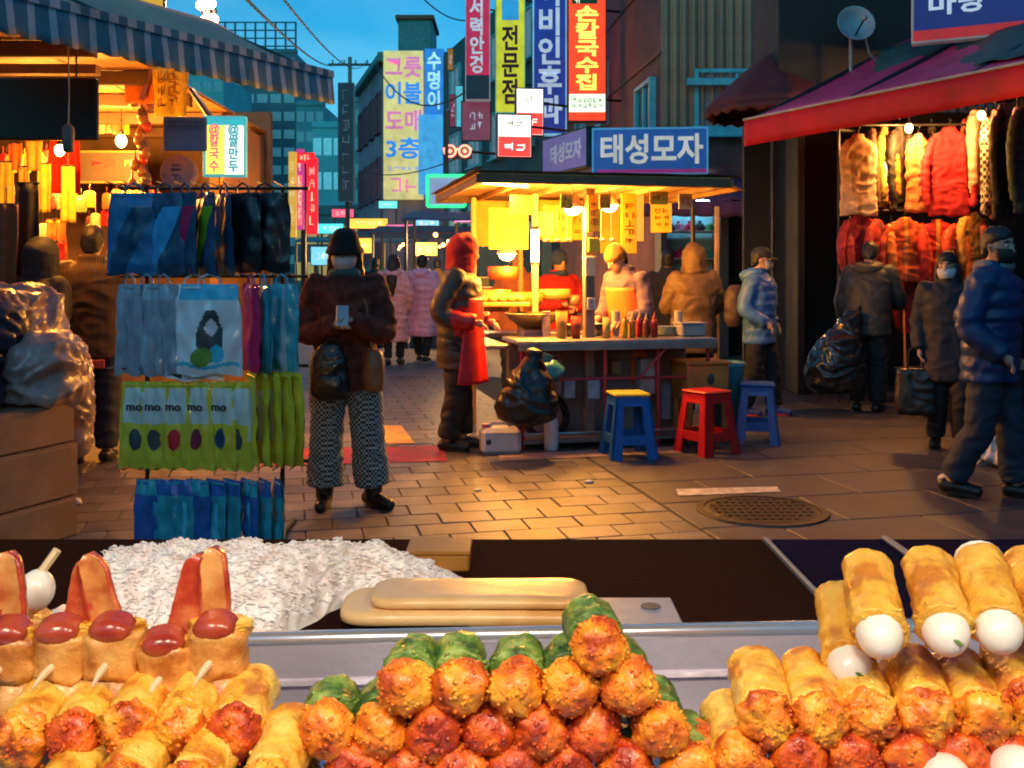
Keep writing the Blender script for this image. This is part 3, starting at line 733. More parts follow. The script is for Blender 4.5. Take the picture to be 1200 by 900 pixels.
MB().sheet(lambda u, v: awp(L0 + (L1 - L0) * u, -.012 - .004 * v, .235 - v * .05), nst * 2, 1, lambda u, v: 1 if int(u * nst) % 2 else 0, .004).build('trim_band', [M_aw1, M_aw2], aw)
for u in (L1 - .02, .8, -.8):
    MB().tube([awp(u, .02, .19), awp(u, 1.2, .70)], .018, 6).build('rafter', DS, aw)
MB().tube([awp(L0, .02, .185), awp(L1, .02, .185)], .018, 6).build('front_bar', DS, aw)
# shop hall behind: ceiling, back wall, posts
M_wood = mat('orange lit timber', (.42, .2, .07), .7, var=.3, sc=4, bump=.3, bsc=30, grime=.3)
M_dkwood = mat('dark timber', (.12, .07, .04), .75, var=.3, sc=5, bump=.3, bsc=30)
hall = thing('market_shop', 'open timber market shop under the striped awning crammed with goods', 'shop', (-3.9, 8.0, 0))
def hw(px, py, Y): return at(px, py, Y) - Vector((-3.9, 8.0, 0))
MB().box((-1.2, 3.2, 1.6), (4.8, .08, 3.2), .01).build('back_wall', M_dkwood, hall)
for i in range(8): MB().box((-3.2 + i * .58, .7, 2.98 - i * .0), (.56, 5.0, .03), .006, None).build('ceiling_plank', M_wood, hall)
for i in range(5): MB().box((-1.2, -1.3 + i * 1.0, 2.9), (4.6, .08, .11), .008).build('ceiling_beam', M_dkwood, hall)
for (x, y) in ((1.05, 1.6), (1.1, 3.0)): MB().box((x, y, 1.45), (.1, .1, 2.9), .01).build('post', M_dkwood, hall)
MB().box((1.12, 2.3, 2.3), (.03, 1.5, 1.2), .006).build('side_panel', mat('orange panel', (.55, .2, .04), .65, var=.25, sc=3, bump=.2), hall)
q = MB(); a, b = hw(-60, 86, 5.9), hw(112, 86, 6.3); q.slab(a, b, b + Vector((0, 0, .06)), a + Vector((0, 0, .06)), (0, .08, 0)); q.build('cross_beam', mat('pale beam', (.3, .17, .11), .7, var=.3, bump=.2), hall)
# hall lamps: bare warm bulbs on cords
WARM = (1.0, .36, .045)
def bulb_lamp(label, p, watts, size=.05, cord=.4, col=WARM, group=None, soft=.06):
    r_ = thing('hanging_bulb', label, 'lamp', p, 0, group)
    MB().ball((0, 0, 0), (size, size, size * 1.25), 12, 8).build('bulb', em('bulb glow', (1., .6, .2), 12), r_, True)
    MB().lathe([(size * .5, size * .9), (size * .55, size * 1.6), (size * .3, size * 2)], n=10).build('socket', DS, r_)
    MB().tube([(0, 0, size * 2), (0, 0, cord)], .006, 5).build('cord', DS, r_)
    l_ = bpy.data.objects.new('bulb_light', bpy.data.lights.new('bulb_light', 'POINT')); l_.data.energy = watts; l_.data.color = col; l_.data.shadow_soft_size = soft
    l_.location = (0, 0, -size * 1.6); l_.parent = r_; PEND.append(l_)
    return r_
bulb_lamp('bare warm bulb over the striped-sweater man in the timber shop', at(92, 150, 8.6), 260, cord=.35)
bulb_lamp('bare warm bulb deep in the timber shop beside red cloth', at(38, 160, 8.0), 230, cord=.35)
bulb_lamp('bare warm bulb near the orange side panel', at(142, 165, 9.2), 200, cord=.4)
bulb_lamp('bare warm bulb added behind the black board to light the shop front', at(70, 176, 7.0), 60, .035, cord=.5)  # extra bulb added to warm the front of the shop
# black screen board, hanging weight
bd = thing('black_board', 'big black display board hung under the awning beam', 'board', at(30, 128, 5.9))
MB().box((0, 0, 0), (.86, .05, .37), .012).build('panel', mat('black gloss', (.006, .006, .007), .35, var=.2), bd)
for s_ in (-1, 1): MB().tube([(s_ * .3, 0, .18), (s_ * .3, 0, .6)], .006, 5).build('wire', DS, bd)
MB().tube([(-.31 + .07 * math.cos(t), -.035, .02 + .1 * math.sin(t)) for t in [x * .4 for x in range(14)]], .008, 5).build('cable_tie', mat('pale plastic', (.5, .5, .55), .5), bd)
hp = thing('pull_handle', 'grey pull handle dangling on a cord before the black board', 'handle', at(80, 160, 5.5))
MB().lathe([(.0, -.09), (.028, -.085), (.031, -.03), (.034, .02), (.03, .05), (.012, .07), (0, .075)], n=14).build('grip', mat('grey rubber', (.2, .15, .13), .6), hp, True)
MB().tube([(0, 0, .07), (.004, 0, .25), (-.004, 0, .62)], .004, 5).build('cord', mat('pale cord', (.4, .38, .36), .8), hp)
# hanging goods in the shop: cloths, paper strips, packets
cols_h = {'amber': (.75, .36, .04), 'yellow': (.85, .55, .04), 'red': (.6, .02, .015), 'orange': (.7, .18, .02), 'brown': (.15, .07, .03), 'cream': (.7, .55, .35), 'black': (.02, .018, .018)}
def drape(name, label, cat, px, py, Y, w, h, colr, amp=.02, group=None, yaw=0., m2=None):
    m_ = mat('cloth ' + colr, cols_h.get(colr, (.3, .3, .3)), .75, var=.25, sc=12, bump=.15)
    sd_ = random.uniform(0, 50)
    r_ = thing(name, label, cat, at(px, py, Y), yaw, group)
    MB().sheet(lambda u, v: ((u - .5) * w * (1 + .06 * math.sin(v * 5 + sd_)), amp * math.sin(u * 11 + sd_) * (.3 + v) + amp * .6 * noise.noise(Vector((u * 3, v * 4, sd_))), -v * h), 14, 12, 0, .006).build('cloth', m_, r_, True)
    MB().tube([(-w / 2, 0, .004), (w / 2, 0, .004)], .008, 6).build('hanging_rod', DS, r_)
    MB().tube([(0, 0, 0), (0, 0, .12)], .003, 5).build('string', DS, r_)
    return r_
for i, (px, py, w, h, c_) in enumerate([(8, 190, .10, .34, 'yellow'), (28, 196, .08, .26, 'amber'), (52, 192, .10, .36, 'yellow'), (80, 195, .10, .42, 'yellow'), (18, 168, .1, .2, 'orange'), (40, 165, .12, .22, 'amber')]):
    drape('paper_strip', ['short wide yellow', 'small amber', 'tall yellow', 'longest yellow', 'orange', 'broad amber'][i] + ' paper strip hanging in the timber shop', 'paper strip', px, py, 7.4, w, h, c_, .008)
drape('hanging_cloth', 'bright red cloth bundle hanging above the yellow strips', 'cloth', 76, 163, 7.7, .24, .42, 'red', .03)
drape('hanging_cloth', 'long black scarf hanging in the timber shop', 'cloth', 32, 215, 7.0, .17, .75, 'black', .02)
drape('hanging_cloth', 'brown garment hanging in the timber shop by the goods pile', 'cloth', 8, 240, 6.9, .16, .6, 'brown', .02)
drape('hanging_cloth', 'cream shirt hanging beside the orange mask', 'cloth', 50, 262, 8.4, .22, .4, 'cream', .02)
drape('hanging_cloth', 'orange shirt hanging over the packet shelf', 'cloth', 66, 258, 8.2, .16, .34, 'orange', .02)
drape('hanging_cloth', 'small red shirt hanging under the orange shirt', 'cloth', 66, 283, 8.1, .13, .24, 'red', .02)
bn = drape('banner', 'yellow banner with dark brush marks at the end of the awning', 'banner', 200, 78, 7.6, .26, .38, 'yellow', .012)
scribble(2, 3, .16, .3, mat('ink', (.3, .1, .02), .7), bn, (-.02, -.024, -.19), 5)
bn = drape('banner', 'orange and violet striped banner beside the yellow one', 'banner', 165, 70, 7.7, .26, .34, 'orange', .012)
MB().box((.06, -.03, -.17), (.04, .01, .3), .002, Matrix.Rotation(.3, 3, 'Y')).build('violet_stripe', mat('violet', (.2, .08, .25), .7), bn)
# rows of small packets and trinkets on strings
pk = [MB().torso([(-.13, 0, 0, .035, .006), (-.12, 0, 0, .042, .012), (-.06, 0, 0, .043, .016), (-.015, 0, 0, .04, .01), (0, 0, 0, .012, .005)], 14, sq=3.5).tube([(0, 0, 0), (0, 0, .05)], .002, 4).mesh('hanging_packet', mat('packet ' + n_, c_, .35, var=.25, sc=25, coat=.3), True) for n_, c_ in (('amber', (.7, .32, .03)), ('red', (.5, .02, .015)), ('yellow', (.8, .5, .05)), ('brown', (.2, .09, .03)), ('cream', (.65, .5, .3)), ('green', (.1, .2, .05)))]
pn = ['amber', 'red', 'yellow', 'brown', 'cream', 'green']
rnd = random.Random(4)
for row, (py, x0, x1, Y, n_) in enumerate(((178, 0, 60, 8.6, 7), (225, 0, 112, 8.9, 11), (250, 98, 190, 9.6, 9), (275, 0, 60, 8.4, 6), (225, 120, 190, 9.4, 7), (300, 120, 150, 9.5, 3), (140, 112, 150, 9.8, 4))):
    for i in range(n_):
        q = rnd.randrange(6); o = link('hanging_packet', pk[q], None, at(x0 + (x1 - x0) * (i + .5) / n_ + rnd.uniform(-2, 2), py + rnd.uniform(-4, 4), Y + rnd.uniform(-.1, .1)), (0, 0, rnd.uniform(-.7, .7)))
        o.scale = (1.2,) * 3; tag(o, pn[q] + ' packet hanging on a string inside the timber shop', 'packet', pn[q] + ' packets hanging in the timber shop')
# cluster of charms on the end post
for i in range(14):
    c_ = random.choice([(.4, .03, .02), (.5, .3, .06), (.25, .1, .05), (.5, .45, .35), (.08, .05, .05)])
    px = 163 + random.uniform(-8, 14); py = 112 + i * 7.5
    r_ = tag(MB().lathe([(0, 0), (.03, .008), (.042, .045), (.03, .085), (.012, .1), (.004, .17)], at(px, py + 14, 8.0), 10).build('charm', mat('charm %d' % (i % 5), c_, .35, var=.3, sc=30, coat=.3), None, True), 'small hanging charm on the end post of the timber shop', 'charm', 'charms strung on the end post')
# inner sign board, grey placard, round fan sign, yellow lit sign
sign('shop_sign', 'dark inner sign board with red letters inside the timber shop', 'sign', at(130, 196, 9.8), .62, .3, .05, 0, mat('dark sign', (.06, .045, .045), .6), mat('gold trim', (.5, .32, .1), .4, .5), [((2, 1), -.06, .03, .26, .12, em('red glow letters', (.8, .03, .02), .8)), ((1, 1), .18, .03, .09, .1, em('amber glow letters', (.8, .4, .08), .5))])
r_ = sign('placard', 'grey blue placard with two lines of small print', 'sign', at(217, 157, 6.4), .275, .22, .02, R(6), mat('grey blue card', (.16, .24, .42), .6), None, [((12, 1), 0, .075, .22, .018, mat('navy print', (.03, .05, .12))), ((12, 1), 0, .045, .22, .016, mat('navy print', (.03, .05, .12)))])
r_ = thing('fan_sign', 'round pink paper fan sign under the grey placard', 'sign', at(210, 203, 6.6), R(15))
MB().lathe([(.0, -.008), (.118, -.008), (.12, 0), (.118, .008), (0, .008)], n=28, rot=Matrix.Rotation(R(90), 3, 'X')).build('fan_disc', mat('pink paper', (.62, .32, .3), .7), r_, True)
scribble(1, 2, .09, .13, mat('violet print', (.2, .05, .22), .6), r_, (-.02, -.009, 0), 8)
MB().tube([(0, 0, .12), (0, 0, .22)], .004, 5).build('string', DS, r_)
k = 7.6 / F
sign('lit_sign', 'glowing yellow and cyan sign with two columns of letters', 'sign', at(264, 172, 7.6), 46 * k, 68 * k, .06, R(4), em('glow yellow', (.85, .85, .12), .8), em('aqua trim', (.05, .5, .6), .4),
     [('@\n칼\n국\n수', -11 * k, -2 * k, 13 * k, 56 * k, em('rose letters', (.85, .12, .25), .5)), ('@\n쌀\n만\n두', 11 * k, -2 * k, 13 * k, 56 * k, em('teal letters', (.02, .35, .5), .5))], panels=[(11.5 * k, -5 * k, 22 * k, 57 * k, em('glow white', (.75, .9, .8), .8)), (0, 29 * k, 45 * k, 9 * k, em('glow aqua', (.02, .4, .55), .7))],
     feet=[[(-.1, .03, .2), (-.35, .4, .5)]])
# festoon bulbs high above the awning
for i, (px, py) in enumerate(((236, 6), (247, 4), (240, 24), (250, 22))):
    r_ = thing('festoon_lamp', 'small white festoon lamp on the pole above the awning', 'lamp', at(px, py, 9.0 + .1 * i), 0, 'festoon lamps above the awning')
    MB().ball((0, 0, 0), (.05, .05, .045), 10, 7).build('globe', em('festoon glow', (1., .9, .6), 6), r_, True)
    MB().lathe([(.03, .04), (.035, .08), (.02, .1)], n=8).build('cap', DS, r_)
    l_ = bpy.data.objects.new('festoon_light', bpy.data.lights.new('festoon_light', 'POINT')); l_.data.energy = 28; l_.data.color = (1., .62, .3); l_.data.shadow_soft_size = .06; l_.location = (0, -.02, -.08); l_.parent = r_; PEND.append(l_)
o = MB().tube([at(244, 90, 9.15), at(243, -30, 9.15)], .02, 6).build('lamp_pole', DS); tag(o, 'thin dark pole carrying the festoon lamps', 'pole')
k = 8.5 / F
sign('banner', 'yellow orange board edge standing up behind the awning canopy', 'sign', at(170, -12, 8.5), 44 * k, 42 * k, .05, R(10), em('orange board', (.75, .4, .02), .5), DS, [])

# ------------------------------------------------------------------ goods pile in plastic and cardboard boxes
M_card = mat('cardboard', (.34, .2, .11), .8, var=.2, sc=6, bump=.15, grime=.4, jit=.15)
M_tape = mat('packing tape', (.4, .28, .15), .3, var=.1)
def carton(label, p, w, d, h, yaw, extra=None):
    r_ = thing('cardboard_box', label, 'box', p, yaw)
    MB().box((0, 0, h / 2), (w, d, h), .008).build('carton', M_card, r_)
    MB().box((0, 0, h + .002), (.06, d + .004, .004), .001).build('tape', M_tape, r_)
    MB().box((0, -d / 2 - .002, h - .05), (.06, .003, .1), .001).build('tape', M_tape, r_)
    for s_ in (-1, 1): MB().box((s_ * w * .25, 0, h + .006), (w * .485, d * .99, .006), .002, Matrix.Rotation(s_ * .03, 3, 'Y')).build('flap', M_card, r_)
    if extra: extra(r_, w, d, h)
    return r_
def dots(r_, w, d, h):
    m = mat('blue print', (.03, .14, .3), .6)
    MB().box((-.02, -d / 2 - .003, h / 2), (w * .98, .004, h * .8), .001).build('white_label', mat('pale blue print', (.35, .5, .6), .6), r_)
    for x in (-.14, -.04, .06): MB().lathe([(0, 0), (.03, 0), (.03, .004), (0, .004)], (x, -d / 2 - .004, h * .52), 16, rot=Matrix.Rotation(R(90), 3, 'X')).build('round_mark', m, r_)
carton('bottom cardboard box with pale blue label and round marks', (-2.66, 5.2, 0), .52, .5, .2, R(-22), dots)
carton('cardboard box on top of the labelled box', (-2.68, 5.22, .212), .54, .52, .27, R(-22))
carton('upper cardboard box under the plastic wrapped pile', (-2.70, 5.24, .494), .54, .5, .2, R(-20))
carton('cardboard box set behind the stack against the shop', (-3.35, 6.0, 0), .7, .7, .66, R(-18))
carton('cardboard box lying on the rear box', (-3.35, 6.0, .674), .7, .66, .2, R(-16))
M_film = mat('clear wrap', (.34, .24, .21), .3, var=.35, sc=9, bump=.5, bsc=30, coat=.25)
M_dkfab = mat('wrapped dark cloth', (.05, .035, .06), .45, var=.4, sc=9, bump=.5, bsc=20, coat=.2)
def bundle(label, p, r3, m_, seed, yaw=0.):
    q = MB().torso([(-r3[2] * .98, 0, 0, r3[0] * .75, r3[1] * .75), (-r3[2] * .75, 0, 0, r3[0] * .98, r3[1] * .98), (0, 0, 0, r3[0], r3[1]), (r3[2] * .65, 0, 0, r3[0] * .9, r3[1] * .9), (r3[2] * .97, 0, 0, r3[0] * .55, r3[1] * .55)], 26, sq=3.2)
    me = voxel(q, .014, 1, .012, 22, .04, seed); paint(me, [m_])
    return tag(link('wrapped_bundle', me, None, p, (0, 0, yaw)), label, 'bundle')
bundle('plastic wrapped pale bundle bulging at the aisle edge of the pile', (-2.53, 5.4, .88), (.17, .24, .18), M_film, 1, .2)
bundle('plastic wrapped bundle with folds on top of the pile', (-2.86, 5.7, 1.16), (.22, .28, .15), M_film, 2, -.1)
bundle('dark cloth bundle in glossy wrap on the box stack', (-2.84, 5.05, .86), (.2, .22, .17), M_dkfab, 3, .1)
bundle('second dark wrapped bundle stacked against the pale one', (-2.84, 5.3, 1.15), (.22, .25, .14), M_dkfab, 4, .3)
bundle('thin plastic sack hanging down the side of the pile', (-2.5, 5.7, .66), (.06, .16, .28), M_film, 5, .3)

# ------------------------------------------------------------------ bag rack
RY = 5.05
rk = thing('display_rack', 'black wire display rack hung with tiers of bags', 'display rack', (at(250, 0, RY + .22).x, RY + .25, 0))
M_wire = mat('black wire', (.02, .02, .022), .4, .6)
for x in (-.36, .36):
    MB().tube([(x, 0, 0), (x, 0, 1.86)], .012, 8).build('upright', M_wire, rk)
    MB().tube([(x, -.28, .012), (x, .28, .012)], .014, 8).build('foot', M_wire, rk)
tiers = [(222, 1.0), (330, 1.02), (440, 1.02), (557, .9)]
for (py, w) in tiers:
    z = CZ - (py - 6 - HY) / F * RY
    MB().tube([(-.5, 0, z), (.5, 0, z)], .009, 8).build('tier_bar', M_wire, rk)
    for i in range(12): MB().tube([(-.46 + i * .084, 0, z), (-.46 + i * .084, -.3, z + .012)], .004, 5).build('hook', M_wire, rk)
def pouch(w, h, d, mats_, fn, seed, top=.86, wr=.006, flare=0.):
    """soft flat pouch hanging from z=0 downwards, front towards -Y; fn(u,v) picks the print"""
    q = MB(); off = Vector((seed * 7.1, seed * 3.3, 0))
    for s_ in (-1, 1):
        def f(u, v, s_=s_):
            k_ = (top + (1 - top) * min(1, v * 3)) * (1 + flare * v)
            e = max(0, (1 - abs(2 * u - 1) ** 3)) * min(1, v * 5 + .15) * min(1, (1 - v) * 7 + .1)
            y = s_ * d / 2 * e + wr * noise.noise(Vector((u * 5, v * 5, s_ * .5)) + off) * 2 + wr * 1.3 * math.sin(u * 13 + seed + v * 3) * v
            return ((u - .5) * w * k_, y, -v * h - .008 * math.sin(u * 9 + seed) * v)
        q.sheet(f, 40, 52, (lambda u, v: fn(u, v)) if s_ < 0 else 0)
    me = q.mesh('pouch', mats_, True)
    bm = bmesh.new(); bm.from_mesh(me); bmesh.ops.remove_doubles(bm, verts=bm.verts, dist=.0004); bm.to_mesh(me); bm.free()
    return me
def bag(label, px, py, Y, w, h, d, yaw, mats_, fn, seed, group, handle=True, **kw):
    r_ = thing('hanging_bag', label, 'bag', at(px, py, Y), yaw, group)
    b_ = link('pouch', pouch(w, h, d, mats_, fn, seed, **kw), r_)
    if handle: MB().tube([(-w * .18, 0, -.012), (-w * .15, 0, .03), (0, 0, .05), (w * .15, 0, .03), (w * .18, 0, -.012)], .006, 6).build('handle', mats_[0], r_)
    MB().box((0, -.003, -.018), (w * .8, .012, .012), .003).build('seam', mats_[0], r_)
    return r_, b_
navy = mat('navy nylon', (.015, .08, .17), .42, var=.3, sc=9, bump=.25, bsc=30, coat=.15); navy2 = mat('blue nylon', (.025, .2, .42), .42, var=.25, sc=9, bump=.2, bsc=30)
blackn = mat('black nylon', (.012, .013, .017), .4, var=.3, sc=9, bump=.25, bsc=30, coat=.15)
magen = mat('magenta print', (.65, .015, .12), .5); limep = mat('lime print', (.25, .5, .02), .5); skyp = mat('sky print', (.05, .4, .75), .5)
def swoosh(k_): return lambda u, v: k_ if (v > .18 and (u - .08) > .75 * (1 - v) ** 2 * .9 and u < .35 + .75 * (1 - v)) else 0
gb = 'dark blue bags on the top tier'
for i, (px, yaw, ms, fn, lb) in enumerate([
    (157, 5, [navy2, navy], swoosh(1), 'blue bag with a darker swoosh at the end of the top tier'),
    (192, 22, [navy, skyp], swoosh(1), 'navy bag with a broad sky blue swoosh on the top tier'),
    (217, 48, [navy, magen], swoosh(1), 'navy bag with a magenta swoosh on the top tier'),
    (240, 52, [navy, limep], swoosh(1), 'navy bag with a lime green swoosh on the top tier'),
    (262, 55, [navy, skyp], lambda u, v: 1 if .4 < u < .55 and .2 < v < .7 else 0, 'navy bag with a slim blue stripe on the top tier'),
    (284, 35, [blackn], lambda u, v: 0, 'plain black bag turned aside on the top tier'),
    (310, 12, [blackn, mat('grey print', (.12, .13, .14), .6)], lambda u, v: 1 if abs(u - .5) + abs(v - .55) * 1.3 < .12 else 0, 'plain black bag with a small grey mark facing out on the top tier')]):
    bag(lb, px, 226, RY - .02 * i + (.1 if i > 3 else 0), .28, .415 if i < 5 else .40, .05, R(-yaw), ms, fn, i + 1, gb)
gry = mat('grey frosted bag', (.34, .42, .5), .35, var=.25, sc=8, bump=.3, bsc=20, coat=.3); paleb = mat('pale blue print', (.35, .5, .6), .6); whit = mat('white film', (.8, .84, .88), .22, var=.15, sc=5, bump=.35, bsc=22, coat=.5)
cyanp = mat('cyan print', (.06, .55, .8), .35); dgrey = mat('charcoal print', (.06, .07, .075), .45); grn = mat('leaf print', (.16, .34, .05), .5); violet = mat('violet film', (.36, .05, .32), .35, var=.2, coat=.3); teal = mat('teal film', (.06, .4, .5), .3, var=.3, sc=6, bump=.3, bsc=20, coat=.4)
def pic(u, v):
    E = lambda a, b, ra, rb: ((u - a) / ra) ** 2 + ((v - b) / rb) ** 2 < 1
    if v < .17: return 1
    if E(.40, .80, .15, .11): return 3
    if E(.63, .78, .13, .10): return 1
    if E(.55, .48, .09, .09): return 0
    if E(.53, .60, .2, .27) or E(.55, .40, .13, .12): return 2
    if abs(v - .9 + .03 * math.sin(u * 9)) < .02: return 1
    return 0
g2 = 'frosted bags on the second tier'
for i, (px, yaw, w, h, ms, fn, lb, Y) in enumerate([
    (152, 30, .2, .46, [gry, paleb], lambda u, v: 1 if v < .1 else 0, 'grey frosted bag at the end of the second tier', RY),
    (172, 18, .2, .46, [gry, paleb], lambda u, v: 1 if (u - .5) ** 2 + (v - .75) ** 2 < .04 and u < .6 else 0, 'grey frosted bag with a pale crescent on the second tier', RY - .03),
    (192, 20, .2, .455, [gry, paleb], lambda u, v: 0, 'plain grey frosted bag on the second tier', RY - .05),
    (228, 5, .3, .48, [whit, dgrey], lambda u, v: 1 if u < .3 and v > .5 else 0, 'white film bag half hidden behind the picture bag', RY - .07),
    (245, 4, .33, .45, [whit, cyanp, dgrey, grn], pic, 'clear white picture bag with cyan head band facing out', RY - .12),
    (294, 60, .3, .44, [violet, magen], lambda u, v: 1 if u > .7 else 0, 'violet bag seen edge-on beside the picture bag', RY - .05),
    (308, 62, .3, .44, [teal, violet], lambda u, v: 1 if u < .2 else 0, 'teal and violet bag seen edge-on on the second tier', RY - .06),
    (330, 20, .2, .44, [teal, paleb], lambda u, v: 1 if int(u * 9) % 4 == 1 else 0, 'streaky teal bag closing the second tier', RY - .08)]):
    bag(lb, px, 333, Y, w, h, .04, R(-yaw), ms, fn, i + 20, g2, wr=.008)
yel = mat('chartreuse film', (.66, .62, .05), .32, var=.2, sc=8, bump=.25, bsc=20, coat=.4); pband = mat('pale label', (.6, .72, .68), .4); redp = mat('red print', (.6, .02, .03), .5); darkp = mat('dark print', (.03, .05, .07), .5)
spots = [1, 2, 3, 4, 1, 2]
g3 = 'chartreuse packets on the third tier'
nm = ['slate', 'dark', 'red', 'maroon', 'navy', 'charcoal']
for i, px in enumerate([160, 182, 206, 232, 260, 280]):
    sp = [darkp, dgrey, redp, mat('maroon print', (.2, .02, .05), .5), navy, dgrey][i]
    fn = lambda u, v: 1 if .12 < u < .88 and .08 < v < .48 else (2 if ((u - .5) / .2) ** 2 + ((v - .66) / .12) ** 2 < 1 else 0)
    r_, b_ = bag('chartreuse packet with pale label and %s picture on the third tier' % nm[i], px, 447, RY - .02 * i, .165, .44, .03, R(-8 - 3 * i), [yel, pband, sp], fn, i + 40, g3, handle=False, flare=.12)
    if i < 5: text_obj('mo', .085, .03, mat('black print', (.02, .02, .025), .6), r_, (.0, -.024, -.13), deep=.002)
for i, px in enumerate([294, 306, 318, 330, 340]):
    bag('chartreuse packet seen edge-on at the crowded end of the third tier', px, 436, RY - .12 + .0 * i, .24, .45, .025, R(-62 + 4 * i), [yel, pband], lambda u, v: 1 if .3 < u < .7 and .2 < v < .75 else 0, i + 60, g3, handle=False, flare=.12)
bteal = mat('deep teal pack', (.02, .34, .46), .35, var=.35, sc=7, bump=.25, bsc=20, coat=.3); bblue = mat('deep blue pack', (.02, .12, .42), .35, var=.3, sc=7, coat=.3)
g4 = 'teal packs on the bottom tier'
for i, px in enumerate([176, 196, 214, 232, 252, 272, 292, 310, 326]):
    bag(['teal pack with a pale fish mark at the end of the bottom tier', 'blue topped teal pack on the bottom tier', 'bright teal pack with blue lid on the bottom tier', 'deep blue pack on the bottom tier', 'striped teal pack on the bottom tier', 'deep blue pack seen edge-on on the bottom tier', 'light teal pack with a white flash on the bottom tier', 'dark teal pack beside the flash pack', 'last teal pack on the bottom tier'][i], px, 562, RY - .02 * i, .17, .36, .035, R(-(5 + 7 * i)), [bteal if i % 3 else bblue, bblue if i % 3 else bteal, cyanp],
        (lambda u, v, i=i: 1 if v < .22 else (2 if i in (2, 4, 6) and .3 < v < .8 and int(u * 7) % 3 == 1 else 0)), i + 80, g4, handle=False)
# ------------------------------------------------------------------ food cart
C0 = Vector((-.26, 7.7, 0))                    # front corner of its roof, on the ground
cart = thing('food_cart', 'lit street food cart with steel counter and warm plywood canopy', 'food cart', C0, A0)
def cl(px, py, v):
    """cart-local point under a pixel, on the cart plane v behind its front"""
    # ray from the camera meets plane dot(P-C0,V)=v
    d = Vector(((px - CX) / F, 1, -(py - HY) / F)); o = Vector((0, 0, CZ))
    t = (v + C0.dot(V) - o.dot(V)) / d.dot(V); P = o + d * t - C0
    return Vector((P.dot(U), v, P.z))
M_steel = mat('worn steel', (.42, .41, .4), .34, .85, var=.2, sc=4, bump=.25, bsc=50, grime=.4)
M_ply = mat('plywood roof', (.5, .3, .12), .65, var=.25, sc=3, bump=.2, bsc=25, grime=.2)
M_redm = mat('red steel tube', (.4, .03, .035), .45, .2, grime=.3); M_grim = mat('grimy panel', (.2, .18, .18), .6, .2, var=.4, sc=4, bump=.4, bsc=30, grime=.7)
zc = cl(720, 400, .05).z
RW, RD, RH = 2.1, 2.35, 2.16
for i in range(7): MB().box((RW / 7 * (i + .5), RD / 2, RH + .01), (RW / 7 - .006, RD, .02), .003).build('roof_board', M_ply, cart)
for (c_, s_) in (((RW / 2, .02, RH - .03), (RW + .04, .05, .07)), ((RW / 2, RD - .02, RH - .03), (RW, .05, .07)), ((.02, RD / 2, RH - .035), (.05, RD - .1, .06)), ((RW - .02, RD / 2, RH - .035), (.05, RD - .1, .06))):
    MB().box(c_, s_, .006).build('roof_beam', mat('roof edge', (.16, .09, .05), .6, grime=.4), cart)
for i in range(4): MB().box((RW * (i + 1) / 5, RD / 2, RH - .025), (.035, RD - .12, .045), .004).build('rafter', M_ply, cart)
MB().sheet(lambda u, v: (-.04 + u * (RW + .1), -.03 + v * (RD + .1), RH + .035 + .012 * noise.noise(Vector((u * 6, v * 6, 1)))), 20, 14, 0, .008).build('roof_tarpaulin', mat('brown tarpaulin', (.08, .05, .045), .55, bump=.3, bsc=14), cart, True)
# right lean-out flap
MB().sheet(lambda u, v: (RW + .03 + u * .14, .1 + v * 1.6, RH - .02 - u * .05), 6, 8, 0, .008).build('roof_flap', mat('yellow flap', (.55, .3, .1), .6), cart, True)
# posts
for (px, v, w, m_) in ((690, .32, .085, mat('grey brown post', (.2, .15, .13), .5, .2, grime=.4)), (627, .95, .05, M_ply), (555, 1.5, .045, M_ply), (812, 1.9, .04, DS)):
    p = cl(px, 300, v); MB().box((p.x, v, RH / 2 - .03), (w, w, RH - .07), .008).build('post', m_, cart)
for (px, v) in ((840, 2.2), (610, 2.2)):
    p = cl(px, 300, v); MB().box((p.x, v, RH / 2 - .03), (.045, .045, RH - .07), .008).build('post', M_ply, cart)
# counter: steel top, rails, clutter of panels below
xa = cl(606, 400, .05).x; xb = cl(838, 400, .05).x; cw = xb - xa; cx = (xa + xb) / 2
MB().box((cx, .32, zc), (cw, .62, .035), .008).build('counter_top', M_steel, cart)
MB().box((cx, .012, zc - .035), (cw, .012, .06), .003).build('counter_lip', M_steel, cart)
xl = cl(556, 420, .3).x
MB().box(((xl + xa) / 2 - .01, .75, zc - .05), (xa - xl, .9, .04), .008).build('side_shelf', M_steel, cart)
MB().box((cx, 1.5, zc - .02), (cw, .4, .04), .008).build('rear_counter', M_steel, cart)
for x in (xa + .05, cx - .1, cx + .35, xb - .05):
    for y in (.08, .6): MB().tube([(x, y, 0), (x, y, zc - .02)], .018, 8).build('leg', M_steel if y > .3 else M_redm, cart)
for z in (.12, .55): MB().tube([(xa + .05, .07, z), (xb - .05, .07, z)], .013, 8).build('rail', M_redm if z > .3 else M_steel, cart)
MB().tube([(cx + .18, .05, .55), (cx + .42, .05, .8)], .012, 8).build('brace', M_redm, cart)
MB().box((cx, .56, .42), (cw - .1, .03, .8), .006).build('lower_panel', M_grim, cart)
MB().box((cx, .3, .06), (cw - .1, .5, .03), .006).build('bottom_shelf', M_grim, cart)
for (px, py, w, h, c_) in ((693, 455, .11, .17, (.35, .45, .6)), (665, 455, .1, .16, (.3, .4, .55)), (652, 440, .06, .3, (.3, .2, .2)), (756, 440, .13, .3, (.35, .35, .36)), (720, 430, .09, .12, (.25, .16, .08)), (778, 470, .08, .3, (.15, .2, .25))):
    p = cl(px, py, .35); MB().box((p.x, .35, p.z), (w, .16, h), .012).build('stored_canister', mat('canister %d' % px, c_, .4, var=.25, sc=8, grime=.5), cart)
